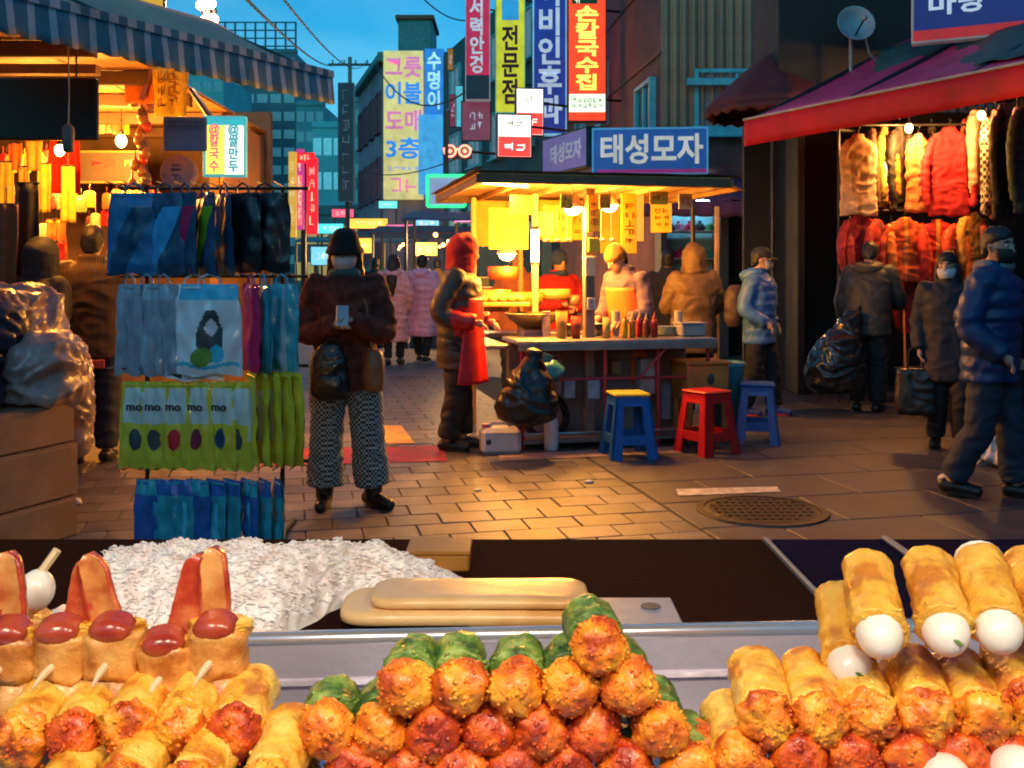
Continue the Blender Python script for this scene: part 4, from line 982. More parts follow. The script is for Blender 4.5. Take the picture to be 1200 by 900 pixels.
wh = MB(); wh.tube([(.17 * math.cos(t * .2618), 0, .17 * math.sin(t * .2618)) for t in range(25)], .032, 8)
o = wh.build('tyre', mat('tyre rubber', (.015, .015, .016), .75), cart, True); o.location = cl(640, 470, .42) * 1; o.location.z = .2
MB().lathe([(.03, -.04), (.03, .04), (.05, .03), (.14, .01), (.14, -.01), (.05, -.03)], n=18, rot=Matrix.Rotation(R(90), 3, 'X')).build('wheel_rim', M_steel, o)
# griddle, trays of food on the shelf side
p = cl(625, 372, .7); MB().lathe([(.02, -.1), (.1, -.09), (.2, -.02), (.245, .03), (.25, .035), (.24, .04), (.19, -.01), (.0, -.06)], (p.x, .7, p.z), 28).build('griddle_pan', mat('pan steel', (.2, .15, .08), .35, .7, bump=.2), cart, True)
MB().box((p.x, .7, (p.z - .1 + zc) / 2), (.24, .24, p.z - .1 - zc), .01).build('burner', M_grim, cart)
M_yb = mat('yellow menu paper', (.82, .55, .04), .7, var=.1, sc=6)
M_ink = mat('menu ink', (.25, .07, .01), .7)
def board(px, py, v, w, h, txt, m_=M_yb, rows=0):
    p = cl(px, py, v); o_ = MB().box((0, 0, 0), (w, .015, h), .003).build('menu_board', m_, cart); o_.location = p
    if txt: scribble(txt[0], txt[1], w * .75, h * .7, M_ink, o_, (0, -.008, 0), int(px))
    return o_
board(596, 268, 1.15, .36, .37, (5, 4))
board(737, 262, .6, .14, .52, (1, 5))
board(748, 255, .8, .1, .42, None, mat('pale card', (.6, .45, .3), .7))
board(696, 250, .26, .11, .3, (1, 3))
board(696, 287, .25, .1, .12, None)
board(653, 262, 1.5, .28, .34, (3, 2), mat('amber board', (.72, .36, .03), .7))
board(692, 312, .27, .09, .16, None, mat('cream card', (.6, .5, .34), .7))
board(693, 356, .27, .07, .1, (1, 2), mat('white card', (.6, .58, .55), .6))
board(612, 240, .5, .2, .16, None, mat('orange card', (.65, .25, .03), .7))
board(586, 262, 2.1, .5, .45, None, mat('amber glow sheet', (.7, .34, .04), .7))  # amber and gold rear sheets added as colour for the stall's warm glow
board(660, 258, 2.15, .5, .4, (4, 3), mat('gold glow sheet', (.75, .45, .05), .7))
board(720, 268, 2.15, .3, .5, None, mat('amber glow sheet', (.7, .34, .04)))
board(775, 255, 1.9, .22, .3, (2, 3), M_yb)
board(664, 236, .12, .1, .12, (2, 2))
board(709, 236, .14, .1, .12, (2, 2), mat('amber board', (.72, .36, .03)))
board(772, 232, .2, .16, .11, (3, 1))
board(640, 262, .6, .12, .2, (2, 4), mat('orange card', (.65, .25, .03)))
board(803, 236, .3, .12, .13, (2, 2), mat('cream card', (.6, .5, .34)))
# rear hanging fabrics and pots
for i, (px, py, w, h, c_) in enumerate(((590, 320, .3, .12, (.5, .12, .03)), (606, 350, .5, .12, (.6, .3, .04)), (580, 352, .3, .2, (.62, .3, .05)), (650, 345, .3, .1, (.5, .3, .06)), (672, 352, .12, .1, (.25, .13, .06)))):
    p = cl(px, py, 1.4); MB().lathe([(w * .42, -h / 2), (w * .48, -h * .2), (w * .5, h / 2), (w * .46, h / 2), (w * .43, -h * .3)], (p.x, 1.4, max(p.z, zc + h / 2 + .005)), 20).build('cooking_pot', mat('pot %d' % i, c_, .35, .3, bump=.2), cart, True)
MB().box(((xl + xa) / 2 + .1, 1.1, 1.12), (.7, .5, .04), .01).build('warming_tray', mat('amber tray', (.6, .34, .06), .4, .2), cart)
for i in range(16):
    MB().ball(((xl + xa) / 2 - .2 + (i % 8) * .085, 1.0 + .1 * (i // 8), 1.165), (.045, .045, .03), 8, 6).build('fritter', mat('fried fritter', (.6, .28, .04), .6, bump=.5, bsc=60), cart, True)
for s_ in (-1, 1): MB().tube([((xl + xa) / 2 + .1 + s_ * .3, 1.1, zc - .04), ((xl + xa) / 2 + .1 + s_ * .3, 1.1, 1.1)], .015, 6).build('tray_leg', M_steel, cart)
# strip lamp under the roof and box lamps
def cart_lamp(kind, px, py, v, size, watts, label, yaw=0.):
    p = cl(px, py, v); wp = C0 + U * p.x + V * p.y + Vector((0, 0, p.z))
    r_ = thing('cart_lamp', label, 'lamp', wp, A0 + yaw)
    E_ = em('lamp glow', (1., .74, .36), 14)
    if kind == 'tube':
        MB().tube([(-size / 2, 0, 0), (size / 2, 0, 0)], .018, 10).build('tube', E_, r_, True)
        MB().box((0, 0, .035), (size + .06, .05, .03), .006).build('batten', mat('batten white', (.6, .55, .5), .5), r_)
        for s_ in (-1, 1): MB().box((s_ * (size / 2 + .015), 0, .005), (.03, .045, .05), .006).build('end_cap', mat('batten white', (.6, .55, .5)), r_)
    elif kind == 'vertical':
        MB().tube([(0, 0, -size / 2), (0, 0, size / 2)], .035, 12).build('tube', E_, r_, True)
        for s_ in (-1, 1): MB().lathe([(.0, 0), (.04, 0), (.04, .03), (0, .03)], (0, 0, s_ * (size / 2 + .012) - .015), 12).build('end_cap', DS, r_)
    else:
        MB().lathe([(.03, .09), (.05, .08), (.095, .0), (.09, -.005), (.045, .07)], n=20, cap=False).build('shade', mat('enamel shade', (.6, .45, .25), .4), r_, True)
        MB().ball((0, 0, -.01), (.075, .075, .055), 14, 8).build('bulb', E_, r_, True)
        MB().tube([(0, 0, .09), (0, 0, max(.1, RH - p.z - .02))], .006, 5).build('cord', DS, r_)
    l_ = bpy.data.objects.new('lamp_light', bpy.data.lights.new('lamp_light', 'POINT')); l_.data.energy = watts; l_.data.color = (1., .40, .05); l_.data.shadow_soft_size = .1
    l_.location = (0, -.03, -.11); l_.parent = r_; PEND.append(l_)
    return r_
cart_lamp('tube', 590, 215, .5, .55, 170, 'warm tube light fixed under the cart roof edge', R(35))
cart_lamp('shade', 671, 243, .35, .1, 190, 'bright shaded lamp hanging at the middle of the food cart')
cart_lamp('vertical', 627, 288, .75, .28, 150, 'upright glowing tube lamp on the inner cart post')
cart_lamp('shade', 594, 297, 1.3, .1, 120, 'small shaded lamp low behind the yellow menu board')
cart_lamp('shade', 714, 240, .9, .1, 80, 'small shaded lamp added beside the tall narrow menu to brighten the cart')  # extra lamp added for more glow round the menus
# bottles, cups and jars on the counter
M_ket = mat('ketchup red', (.5, .015, .012), .3, coat=.3, sss=.1); M_mus = mat('mustard yellow', (.75, .42, .02), .3, coat=.3); M_org = mat('orange sauce', (.6, .2, .02), .3, coat=.3); M_cap = mat('yellow cap', (.75, .5, .05), .4)
def on_counter(px, v=.2): p = cl(px, 395, v); return C0 + U * p.x + V * v + Vector((0, 0, zc + .018))
def bottle(label, px, m_, capm, h=.17, r=.026, v=.2, group=None):
    r_ = thing('sauce_bottle', label, 'bottle', on_counter(px, v), 0, group)
    MB().lathe([(0, 0), (r, .002), (r * 1.03, h * .1), (r, h * .55), (r * .92, h * .65), (r * .5, h * .72), (0, h * .72)], n=16).build('bottle_body', m_, r_, True)
    MB().lathe([(r * .55, h * .7), (r * .5, h * .78), (r * .2, h * .85), (r * .12, h), (0, h)], n=12).build('nozzle', capm, r_, True)
    return r_
bottle('mustard squeeze bottle at the end of the sauce row', 732, M_mus, M_cap, .22)
bottle('orange sauce squeeze bottle next to the mustard', 741, M_org, M_cap, .21)
bottle('dark red sauce squeeze bottle in the sauce row', 749, M_ket, M_cap, .22, v=.24)
bottle('brown red sauce squeeze bottle beside the bright red one', 757, mat('brown sauce', (.3, .05, .02), .35, coat=.3), M_cap, .2)
bottle('bright all-red ketchup bottle standing apart', 767, M_ket, M_ket, .21, .028)
def cup(label, px, m_, h, r, v=.2):
    r_ = thing('cup', label, 'cup', on_counter(px, v))
    MB().lathe([(0, 0), (r * .8, .002), (r, h), (r * .94, h), (r * .76, .01), (0, .01)], n=18, cap=False).build('cup_wall', m_, r_, True)
    MB().lathe([(r * .97, h - .004), (r * 1.04, h), (r * .97, h + .004)], n=18, cap=False).build('rim', m_, r_, True)
cup('pale yellow paper cup on the cart counter', 711, mat('paper cup', (.7, .45, .12), .6), .17, .036)
cup('red paper cup beside the post on the counter', 675, mat('red cup', (.5, .06, .02), .5), .18, .042)
cup('tall amber jar by the griddle', 658, mat('amber jar', (.65, .35, .06), .25), .22, .05, .25)
r_ = thing('steel_box', 'pale steel condiment box at the end of the counter', 'box', on_counter(808, .3), A0)
MB().box((0, 0, .05), (.22, .2, .1), .012).build('container', mat('pale tin', (.5, .48, .47), .4, .5, grime=.3), r_); MB().box((0, 0, .108), (.23, .21, .016), .005).build('lid', mat('pale tin', (.5, .48, .47)), r_)

# small ware on the cart
for i, (px, v, kind) in enumerate(((640, .5, 'cups'), (700, .5, 'bowls'), (722, .45, 'cups'), (780, .4, 'plates'), (795, .35, 'cups'), (664, .45, 'bowls'))):
    r_ = thing('tableware_stack', ['tall stack of white paper cups by the griddle', 'stack of steel bowls behind the post', 'stack of pale cups behind the sauce row', 'stack of melamine plates past the ketchup', 'short stack of cups beside the steel box', 'stack of steel bowls by the amber jar'][i], {'cups': 'cups', 'bowls': 'bowls', 'plates': 'plates'}[kind], on_counter(px, v))
    for j in range({'cups': 7, 'bowls': 5, 'plates': 8}[kind]):
        if kind == 'cups': MB().lathe([(.026, 0), (.036, .075), (.038, .078), (.034, .075), (.024, .004)], (0, 0, .022 * j), 14, cap=False).build('cup', mat('white paper cup', (.6, .52, .42), .6), r_, True)
        elif kind == 'bowls': MB().lathe([(.03, 0), (.06, .02), (.075, .045), (.078, .046), (.072, .045), (.055, .022), (0, .006)], (0, 0, .014 * j), 18, cap=False).build('bowl', M_steel, r_, True)
        else: MB().lathe([(.04, 0), (.085, .012), (.088, .014), (.084, .016), (.04, .005), (0, .004)], (0, 0, .009 * j), 18, cap=False).build('plate', mat('melamine', (.45, .5, .4), .35), r_, True)
for i, px in enumerate((640, 652, 664, 704, 716)):
    p = cl(px, 300, 1.25); wp = C0 + U * p.x + V * 1.25 + Vector((0, 0, 1.72))
    r_ = thing('ladle', 'steel ladle hanging from the cart rafter', 'ladle', wp, A0, 'ladles hanging in the cart')
    MB().tube([(0, 0, .3), (0, 0, .04), (0, -.01, 0)], .005, 6).build('handle', M_steel, r_); MB().lathe([(0, -.03), (.03, -.022), (.042, .005), (.038, .005), (.026, -.018), (0, -.024)], (0, -.03, -.01), 14, cap=False).build('bowl', M_steel, r_, True)

# things standing round the cart
r_ = thing('jerrycan', 'white plastic jerrycan standing on the paving by the cart', 'jerrycan', gnd(586, 531) + Vector((0, .02, 0)), R(8))
M_wp = mat('white plastic', (.6, .6, .66), .42, var=.12, sc=8, sss=.1, grime=.25)
MB().box((0, 0, .1), (.31, .2, .2), .03).build('canister', M_wp, r_); MB().tube([(-.08, 0, .2), (-.06, 0, .235), (.06, 0, .235), (.08, 0, .2)], .014, 8).build('handle', M_wp, r_); MB().lathe([(.03, 0), (.03, .03), (0, .03)], (-.115, -.02, .2), 12).build('cap', mat('rose cap', (.5, .15, .18), .4), r_)
MB().lathe([(0, 0), (.022, 0), (.022, .004)], (-.1, -.101, .1), 12, rot=Matrix.Rotation(R(90), 3, 'X')).build('round_mark', mat('dark print', (.03, .05, .07)), r_)
r_ = thing('plastic_bottle', 'tall white plastic bottle standing beside the jerrycan', 'bottle', gnd(646, 528) + Vector((0, 0, 0)))
MB().lathe([(0, 0), (.052, .003), (.056, .03), (.056, .21), (.05, .24), (.03, .275), (.022, .29), (.022, .3), (0, .3)], n=20).build('bottle_body', M_wp, r_, True); MB().lathe([(.026, .295), (.026, .325), (0, .326)], n=14).build('cap', mat('peach cap', (.6, .4, .33), .4), r_)
q = MB().torso([(.0, 0, 0, .12, .1), (.04, 0, 0, .2, .13), (.12, 0, 0, .23, .14), (.26, .01, 0, .19, .12), (.38, .03, 0, .12, .08), (.48, .05, 0, .05, .04), (.54, .06, 0, .06, .04)], 24)
me = voxel(q, .012, 2, .006, 10, .022, 9); paint(me, [mat('black bin liner', (.008, .008, .009), .36, var=.3, sc=10, bump=.3, bsc=25, coat=.15)])
o = tag(link('rubbish_bag', me, None, Vector((at(617, 0, 7.55).x, 7.5, .27))), 'black rubbish bag hung at the corner of the food cart', 'rubbish bag')
r_ = thing('tied_sack', 'teal plastic sack tucked behind the black rubbish bag', 'sack', (at(640, 0, 7.8).x, 7.8, .62))
me = voxel(MB().ball((0, 0, 0), (.13, .1, .1), 16, 10), .012, 1, .015, 12, .02, 4); paint(me, [mat('teal sack', (.05, .22, .22), .35, coat=.3)]); link('sack', me, r_); MB().tube([(0, 0, .09), (.02, 0, .14)], [.03, .045], 8).build('knot', MATS['teal sack'], r_)
# stools
def stool(label, p, yaw, m_, seatm, h=.49):
    r_ = thing('plastic_stool', label, 'stool', p, yaw, 'plastic stools in front of the food cart')
    t, b = .125, .185
    def X(z): return b + (t - b) * z / h
    MB().box((0, 0, h - .012), (2 * t + .03, 2 * t + .03, .024), .01).build('seat', seatm, r_)
    MB().box((0, 0, h - .045), (2 * t + .012, 2 * t + .012, .05), .008).build('apron', m_, r_)
    for sx in (-1, 1):
        for sy in (-1, 1):
            m = MB()
            for ax in (0, 1):
                q0, q1 = X(0), X(h - .03); wb, wt = .085, .06
                if ax == 0: pts = [(sx * q0, sy * q0, 0), (sx * (q0 - wb), sy * q0, 0), (sx * (q1 - wt), sy * q1, h - .03), (sx * q1, sy * q1, h - .03)]; th = (0, -sy * .016, 0)
                else: pts = [(sx * q0, sy * q0, 0), (sx * q0, sy * (q0 - wb), 0), (sx * q1, sy * (q1 - wt), h - .03), (sx * q1, sy * q1, h - .03)]; th = (-sx * .016, 0, 0)
                m.slab(*pts, th)
            m.build('leg', m_, r_)
    zb = .14
    for k_ in range(4):
        d = rz(k_ * math.pi / 2); x = X(zb) - .004
        m = MB(); P = [d @ Vector(v_) for v_ in ((-x + .03, -x, zb - .03), (x - .03, -x, zb - .03), (X(zb + .04) - .03, -X(zb + .04), zb + .04), (-X(zb + .04) + .03, -X(zb + .04), zb + .04))]
        m.slab(*P, d @ Vector((0, .014, 0))); m.build('stretcher', m_, r_)
    for k_ in range(4):
        d = rz(k_ * math.pi / 2); z0_, z1_ = h - .12, h - .06
        m = MB(); P = [d @ Vector(v_) for v_ in ((-X(z0_) + .055, -X(z0_) + .003, z0_ + .025), (X(z0_) - .055, -X(z0_) + .003, z0_ + .025), (X(z1_) - .02, -X(z1_) + .003, z1_), (-X(z1_) + .02, -X(z1_) + .003, z1_))]
        m.slab(*P, d @ Vector((0, .012, 0))); m.build('upper_web', m_, r_)
    return r_
M_blp = mat('blue plastic', (.01, .11, .42), .38, var=.12, sc=8, grime=.2); M_rdp = mat('red plastic', (.55, .015, .018), .38, var=.12, sc=8, grime=.2); M_blp2 = mat('deep blue plastic', (.012, .08, .32), .42, var=.12, sc=8, grime=.2)
stool('blue plastic stool with lamp reflection painted yellow on its seat in front of the cart', gnd(739, 539) + Vector((0, .16, 0)), R(10), M_blp, mat('seat lamp reflection', (.5, .42, .05), .45, var=.3, sc=9))  # seat coloured yellow for the lamp reflecting on blue plastic
stool('red plastic stool between two blue ones', gnd(831, 533) + Vector((0, .1, 0)), R(32), M_rdp, M_rdp)
stool('plain deep blue plastic stool beside the orange crate', gnd(891, 520) + Vector((0, .1, 0)), R(-14), M_blp2, M_blp2)
# orange wooden box and teal bin at the end of the cart
r_ = thing('wooden_box', 'orange brown wooden box on legs at the cart end', 'box', (at(820, 0, 8.3).x, 8.3, 0), A0)
M_ob = mat('orange wood', (.42, .17, .035), .6, var=.3, sc=6, bump=.25, grime=.3)
MB().box((0, 0, .5), (.36, .36, .3), .01).build('case', M_ob, r_); MB().box((.0, 0, .66), (.4, .4, .02), .005).build('lid', M_ob, r_)
MB().ball((.02, -.182, .53), (.035, .008, .045), 10, 6).build('mark', mat('dark print', (.03, .05, .07)), r_); MB().box((.0, -.182, .43), (.26, .006, .012), .001).build('groove', mat('red print', (.6, .02, .03)), r_)
for sx in (-1, 1):
    for sy in (-1, 1): MB().box((sx * .15, sy * .15, .18), (.04, .04, .35), .005).build('leg', M_ob, r_)
r_ = thing('plastic_bin', 'small teal plastic bin beside the orange wooden box', 'bin', (at(852, 0, 8.5).x, 8.5, 0), A0)
MB().lathe([(0, .0), (.11, .005), (.145, .62), (.155, .63), (.15, .64), (.138, .63), (.105, .02), (0, .02)], n=20, cap=False).build('tub', mat('teal plastic', (.04, .25, .33), .4, grime=.3), r_, True); MB().lathe([(.15, .6), (.16, .615), (.15, .63)], n=20, cap=False).build('rim', MATS['teal plastic'], r_, True)
# ------------------------------------------------------------------ clothes shop with the red awning
G1 = Vector((3.85, 7.5, 0)); G0 = Vector((2.42, 10.3, 0)); dR = (G1 - G0).normalized(); nR = Vector((-dR.y, dR.x, 0))   # nR points into the shop
LR = (G1 - G0).length
def ap(u, v, z): p = dR * u + nR * v; return (p.x, p.y, z)
aw = thing('red_awning', 'bright red awning with pink top over the clothes shop', 'awning', G0 + Vector((0, 0, 2.7)))
M_ra = mat('red canvas', (.68, .008, .012), .65, var=.2, sc=3, bump=.15, bsc=60, grime=.15); M_rp = mat('pink vinyl', (.66, .045, .16), .45, var=.25, sc=2, bump=.15, grime=.2)
LX = LR + 2.2
MB().sheet(lambda u, v: ap(u * LX, -.02 + .008 * math.sin(u * 70) * v, -v * (.0 + .27 - .04 * u)+.27), 90, 3, 0, .005).build('valance', M_ra, aw, True)
MB().sheet(lambda u, v: ap(u * LX, v * 2.3, .27 + v * 1.1 - .05 * math.sin(math.pi * v)), 60, 8, 0, .006).build('canopy', M_rp, aw, True)
MB().tube([ap(0, -.03, .275), ap(LX, -.03, .275)], .014, 6).build('piping', mat('pale piping', (.55, .42, .32), .6), aw)
for u in (.03, 1.3, 2.6, 4.0): MB().tube([ap(u, .0, .25), ap(u, 2.3, 1.33)], .02, 6).build('rafter', DS, aw)
MB().tube([ap(.03, .02, .25), ap(.03, 2.3, .25)], .02, 6).build('side_bar', DS, aw)
# dark upper wall, green tarpaulin, blue and red sign, dish
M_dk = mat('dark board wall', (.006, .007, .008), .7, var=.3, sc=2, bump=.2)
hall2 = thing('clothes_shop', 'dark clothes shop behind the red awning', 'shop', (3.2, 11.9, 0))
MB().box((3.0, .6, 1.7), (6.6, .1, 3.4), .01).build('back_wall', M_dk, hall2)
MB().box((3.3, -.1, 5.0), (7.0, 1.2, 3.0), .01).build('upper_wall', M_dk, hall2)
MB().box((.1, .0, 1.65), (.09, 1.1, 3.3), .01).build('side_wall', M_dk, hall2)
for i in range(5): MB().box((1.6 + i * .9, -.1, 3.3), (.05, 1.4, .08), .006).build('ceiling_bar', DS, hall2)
tp = thing('green_tarpaulin', 'grey green tarpaulin slung above the red awning', 'tarpaulin', (0, 0, 0))
P = [at(1018, 105, 9.8), at(1210, 62, 7.6), at(1215, 8, 9.6), at(1030, 58, 10.9)]
MB().sheet(lambda u, v: (P[0].lerp(P[1], u)).lerp(P[3].lerp(P[2], u), v) + Vector((0, 0, -.06 * math.sin(math.pi * u) * math.sin(math.pi * v) + .05 * noise.noise(Vector((u * 7, v * 4, 3))))), 30, 12, 0, .006).build('sheet', mat('green tarp', (.03, .085, .08), .55, var=.3, sc=4, bump=.4, bsc=16), tp, True)
for k_ in (0, 1): MB().tube([P[3 - k_], P[3 - k_] + Vector((.1, .5, .6))], .008, 5).build('tie_rope', DS, tp)
c_ = at(1160, 6, 9.4); k = 9.4 / F
sg = sign('shop_sign', 'blue and red sign board with white letters above the red awning', 'sign', c_, 1.35, .6, .1, R(-26), em('blue sign field', (.012, .02, .16), .35), em('silver edge', (.4, .35, .35), .1), [('마당', -.28, .05, .5, .22, M_let)], panels=[(0, -.24, 1.34, .1, em('red sign field', (.5, .015, .02), .35))], feet=[[(.3, .05, .2), (.3, .9, .25)], [(-.4, .05, .2), (-.4, .9, .25)]])
ds = thing('satellite_dish', 'grey satellite dish on the roof behind the awning', 'satellite dish', at(997, 100, 10.9))
MB().lathe([(0, 0), (.09, .012), (.16, .045), (.2, .08), (.205, .08), (.165, .035), (.09, .0)], (0, -.1, .62), 24, rot=Matrix.Rotation(R(75), 3, 'X') @ Matrix.Rotation(R(0), 3, 'Z'), cap=False).build('reflector', mat('dish grey', (.3, .33, .36), .5, .2, grime=.3), ds, True)
MB().tube([(0, 0, -.3), (0, 0, .6)], .022, 8).build('mast', mat('pale mast', (.3, .28, .25), .5), ds); MB().tube([(0, -.1, .5), (0, -.42, .62)], .01, 6).build('feed_arm', DS, ds); MB().ball((0, -.43, .63), (.03, .04, .03)).build('receiver', mat('dish grey', (.3, .33, .36)), ds)
MB().tube([(.05, -.06, .7), (.14, -.05, .55), (.2, 0, .35), (.34, .02, .22)], .012, 6).build('cable', mat('cable grey', (.2, .26, .28), .5), ds)
# dark red parasol behind
pr = thing('market_parasol', 'dark maroon folded-edge parasol behind the red awning', 'parasol', (at(905, 0, 11.6).x, 11.6, 0))
q = MB(); nseg = 8; tipz = at(0, 62, 11.6).z; rimz = at(0, 128, 11.6).z
def para(u, v):
    a = u * 2 * math.pi; r_ = .78 * v; sagf = 1 - .06 * abs(math.sin(a * nseg / 2))
    return (r_ * math.cos(a) * sagf, r_ * math.sin(a) * sagf, tipz - (tipz - rimz) * v ** 1.2)
q.sheet(para, 48, 8, 0, .006); q.build('canopy', mat('maroon canvas', (.09, .012, .014), .7, var=.25, sc=5, bump=.15), pr, True)
MB().sheet(lambda u, v: (.78 * math.cos(u * 2 * math.pi) * (1 - .06 * abs(math.sin(u * 2 * math.pi * 4))), .78 * math.sin(u * 2 * math.pi) * (1 - .06 * abs(math.sin(u * 2 * math.pi * 4))), rimz - v * (.1 + .02 * math.sin(u * 150))), 96, 2, 0, .004).build('valance', mat('maroon canvas', (.09, .012, .014)), pr, True)
MB().tube([(0, 0, 0), (0, 0, tipz)], .022, 8).build('pole', DS, pr)
for i in range(8):
    a = i * math.pi / 4 + .39; MB().tube([(0, 0, tipz - .08), (.72 * math.cos(a), .72 * math.sin(a), rimz + .01)], .008, 5).build('rib', DS, pr)
for i, (px, py, Y) in enumerate(((1065, 205, 10.5), (1150, 190, 10.2), (1035, 250, 10.75))):
    bulb_lamp(['warm bulb among the upper jackets of the clothes shop', 'warm bulb above the checked coat', 'warm bulb between the two rows of jackets'][i], at(px, py - 55, Y - .1), [120, 60, 190][i], .04, .3, (1., .42, .09))
# garments
def garment(label, px, py, Y, w, h, colr, yaw=0., inner=None, vest=False, pattern=None, open_=.12, group='garments hung in the clothes shop', shiny=0.):
    m_ = pattern or mat('garment ' + '%.2f%.2f%.2f' % colr, colr, .75, var=.25, sc=14, bump=.25, bsc=50, coat=shiny)
    r_ = thing('hanging_garment', label, 'garment', at(px, py, Y), yaw, group)
    s_ = random.uniform(0, 99)
    q = MB().torso([(-h, 0, 0, w * .47, .034), (-h * .98, 0, 0, w * .48, .036), (-h * .6, 0, 0, w * .45, .034), (-h * .3, 0, 0, w * .46, .04), (-h * .16, 0, 0, w * .45, .038), (-h * .09, 0, 0, w * .36, .034), (-h * .04, 0, 0, w * .17, .032), (0, 0, 0, w * .13, .03)], 26, sq=2.6)
    me = voxel(q, .013, 1, .005, 20, .015, s_)
    in_ = mat('lining ' + '%.2f%.2f%.2f' % (inner or (.05, .04, .04)), inner or (.05, .04, .04), .8)
    paint(me, [m_, in_], lambda c_: 1 if c_.y < -.01 and abs(c_.x) < open_ * w * max(0, (-c_.z) / h * .0 + 1) * (1 if c_.z > -h * .75 else .25) * (.55 + .45 * max(0, 1 + c_.z / h)) else 0)
    link('coat_body', me, r_)
    if not vest:
        for sx in (-1, 1):
            q = MB().limb([(sx * w * .40, 0, -h * .15), (sx * w * .56, -.01, -h * .38), (sx * w * .60, -.03, -h * .66), (sx * w * .55, -.04, -h * .88)], [.042, .044, .038, .034], 10)
            paint(me2 := voxel(q, .014, 2, .006, 14, .01, s_ + sx), [m_]); link('sleeve', me2, r_)
    MB().tube([(0, 0, -.01), (0, 0, .05), (.02, 0, .075), (.01, 0, .1), (-.015, 0, .09)], .004, 5).build('hanger_hook', DS, r_)
    MB().tube([(-w * .36, 0, -h * .08), (0, 0, -.015), (w * .36, 0, -h * .08)], .008, 6).build('hanger_bar', mat('hanger wood', (.3, .18, .08), .5), r_)
    return r_
up = 10.7
plaid = checker_mat('plaid cloth', (.55, .5, .45), (.02, .02, .025), 26)
garment('cream vest with beige lining at the end of the upper row', 1006, 158, up - .2, .40, .84, (.6, .42, .28), 0, (.35, .2, .1), True, None, .3)
garment('yellow printed shirt behind the cream vest', 1037, 150, up + .1, .32, .85, (.65, .38, .06), R(50))
garment('long black fur coat in the upper row', 1053, 148, up + .05, .34, .9, (.02, .02, .02), R(40))
garment('brown orange jacket in the upper row', 1076, 158, up - .1, .30, .82, (.6, .2, .06), R(10), (.55, .3, .2), True)
garment('crimson plain jacket hanging high in the upper row', 1112, 150, up - .15, .42, .92, (.42, .012, .03), R(-5), (.42, .012, .03), False, None, .05)
garment('pale pink quilted coat beside the crimson jacket', 1142, 130, up - .1, .3, .88, (.6, .4, .33), R(50), (.6, .3, .08))
garment('black and white checked coat in the upper row', 1156, 138, up - .35, .28, 1.0, (.3, .3, .3), R(55), None, False, plaid)
garment('long black coat with grey lapel next to the checked one', 1176, 122, up - .7, .36, 1.15, (.018, .02, .022), R(35), (.14, .15, .15))
garment('dark green jacket with violet hood at the shop corner', 1205, 118, up - .9, .4, 1.1, (.03, .07, .07), R(20), (.25, .12, .3))
lo = 10.55
for i, (px, py, c_, inn, ya, lb) in enumerate(((1008, 252, (.35, .012, .02), (.1, .02, .03), 15, 'dark red jacket at the end of the lower row'), (1028, 258, (.4, .02, .02), None, 45, 'narrow red jacket turned sideways in the lower row'), (1060, 256, (.68, .1, .02), (.75, .3, .05), 0, 'orange red bomber jacket with a pale zip in the lower row'),
     (1098, 258, (.55, .02, .015), (.75, .35, .05), -8, 'scarlet jacket with amber lining in the lower row'), (1120, 262, (.6, .06, .02), None, 40, 'red orange jacket half turned in the lower row'), (1140, 250, (.65, .3, .05), (.7, .5, .1), 30, 'amber jacket next to the plaid coat in the lower row'))):
    garment(lb, px, py, lo + .03 * (i % 2), .40, .66 if i < 4 else .6, c_, R(ya), inn, False, None, .06, 'garments hung in the clothes shop', .2)
for i, (px, py, c_, lb) in enumerate(((1075, 325, (.4, .012, .015), 'folded red jacket hung low under the bomber jacket'), (1100, 322, (.5, .22, .1), 'tan shirt hung low behind the stooping man'), (1120, 325, (.25, .06, .03), 'rust brown jacket hung low beside the tan shirt'))):
    garment(lb, px, py, lo + .25, .36, .6, c_, R(20 * i - 10), None)
dense = [(1022, 152, up + .12, .9, (.12, .08, .05), 'thin brown coat edge between the upper jackets'), (1046, 155, up + .18, .8, (.7, .3, .03), 'amber shirt squeezed behind the black fur coat'), (1064, 152, up + .2, .9, (.05, .04, .04), 'black waistcoat squeezed in the upper row'), (1092, 150, up + .15, .95, (.03, .025, .03), 'dark slim coat between orange and crimson jackets'), (1132, 140, up + .12, .95, (.5, .12, .1), 'coral shirt beside the crimson jacket'), (1166, 130, up - .4, 1.1, (.35, .1, .12), 'dusky red coat edge behind the black coat'), (1192, 126, up - .6, 1.05, (.2, .1, .28), 'violet jacket edge at the shop corner')]
for px, py, Y, h_, c_, lb in dense: garment(lb, px, py, Y, .34, h_, c_, R(72))
dense2 = [(996, 262, (.3, .02, .02), 'deep red jacket edge at the lower row end'), (1044, 264, (.72, .2, .02), 'orange shirt edge in the lower row'), (1080, 262, (.6, .03, .02), 'scarlet shirt edge in the lower row'), (1110, 264, (.75, .3, .04), 'amber shirt edge in the lower row'), (1130, 268, (.7, .14, .02), 'tangerine shirt edge in the lower row'), (1152, 258, (.3, .05, .05), 'maroon plaid coat edge in the lower row')]
for px, py, c_, lb in dense2: garment(lb, px, py, lo + .1, .34, .7, c_, R(68))
rl = thing('garment_rail', 'steel garment rail with two bars of the clothes shop', 'garment rail', (4.6, 11.05, 0))
for z in (2.98, 2.06):
    MB().tube([(-1.1, -.35, z), (1.5, -.45, z)], .014, 8).build('bar', DS, rl)
for x in (-1.1, 1.5): MB().tube([(x, -.38, 0), (x, -.38, 3.0)], .016, 8).build('upright', DS, rl)
MB().tube([(-.7, -1.2, 0), (-.45, -.5, 1.0)], .012, 6).build('leaning_stick', mat('orange stick', (.4, .14, .05), .6), rl)
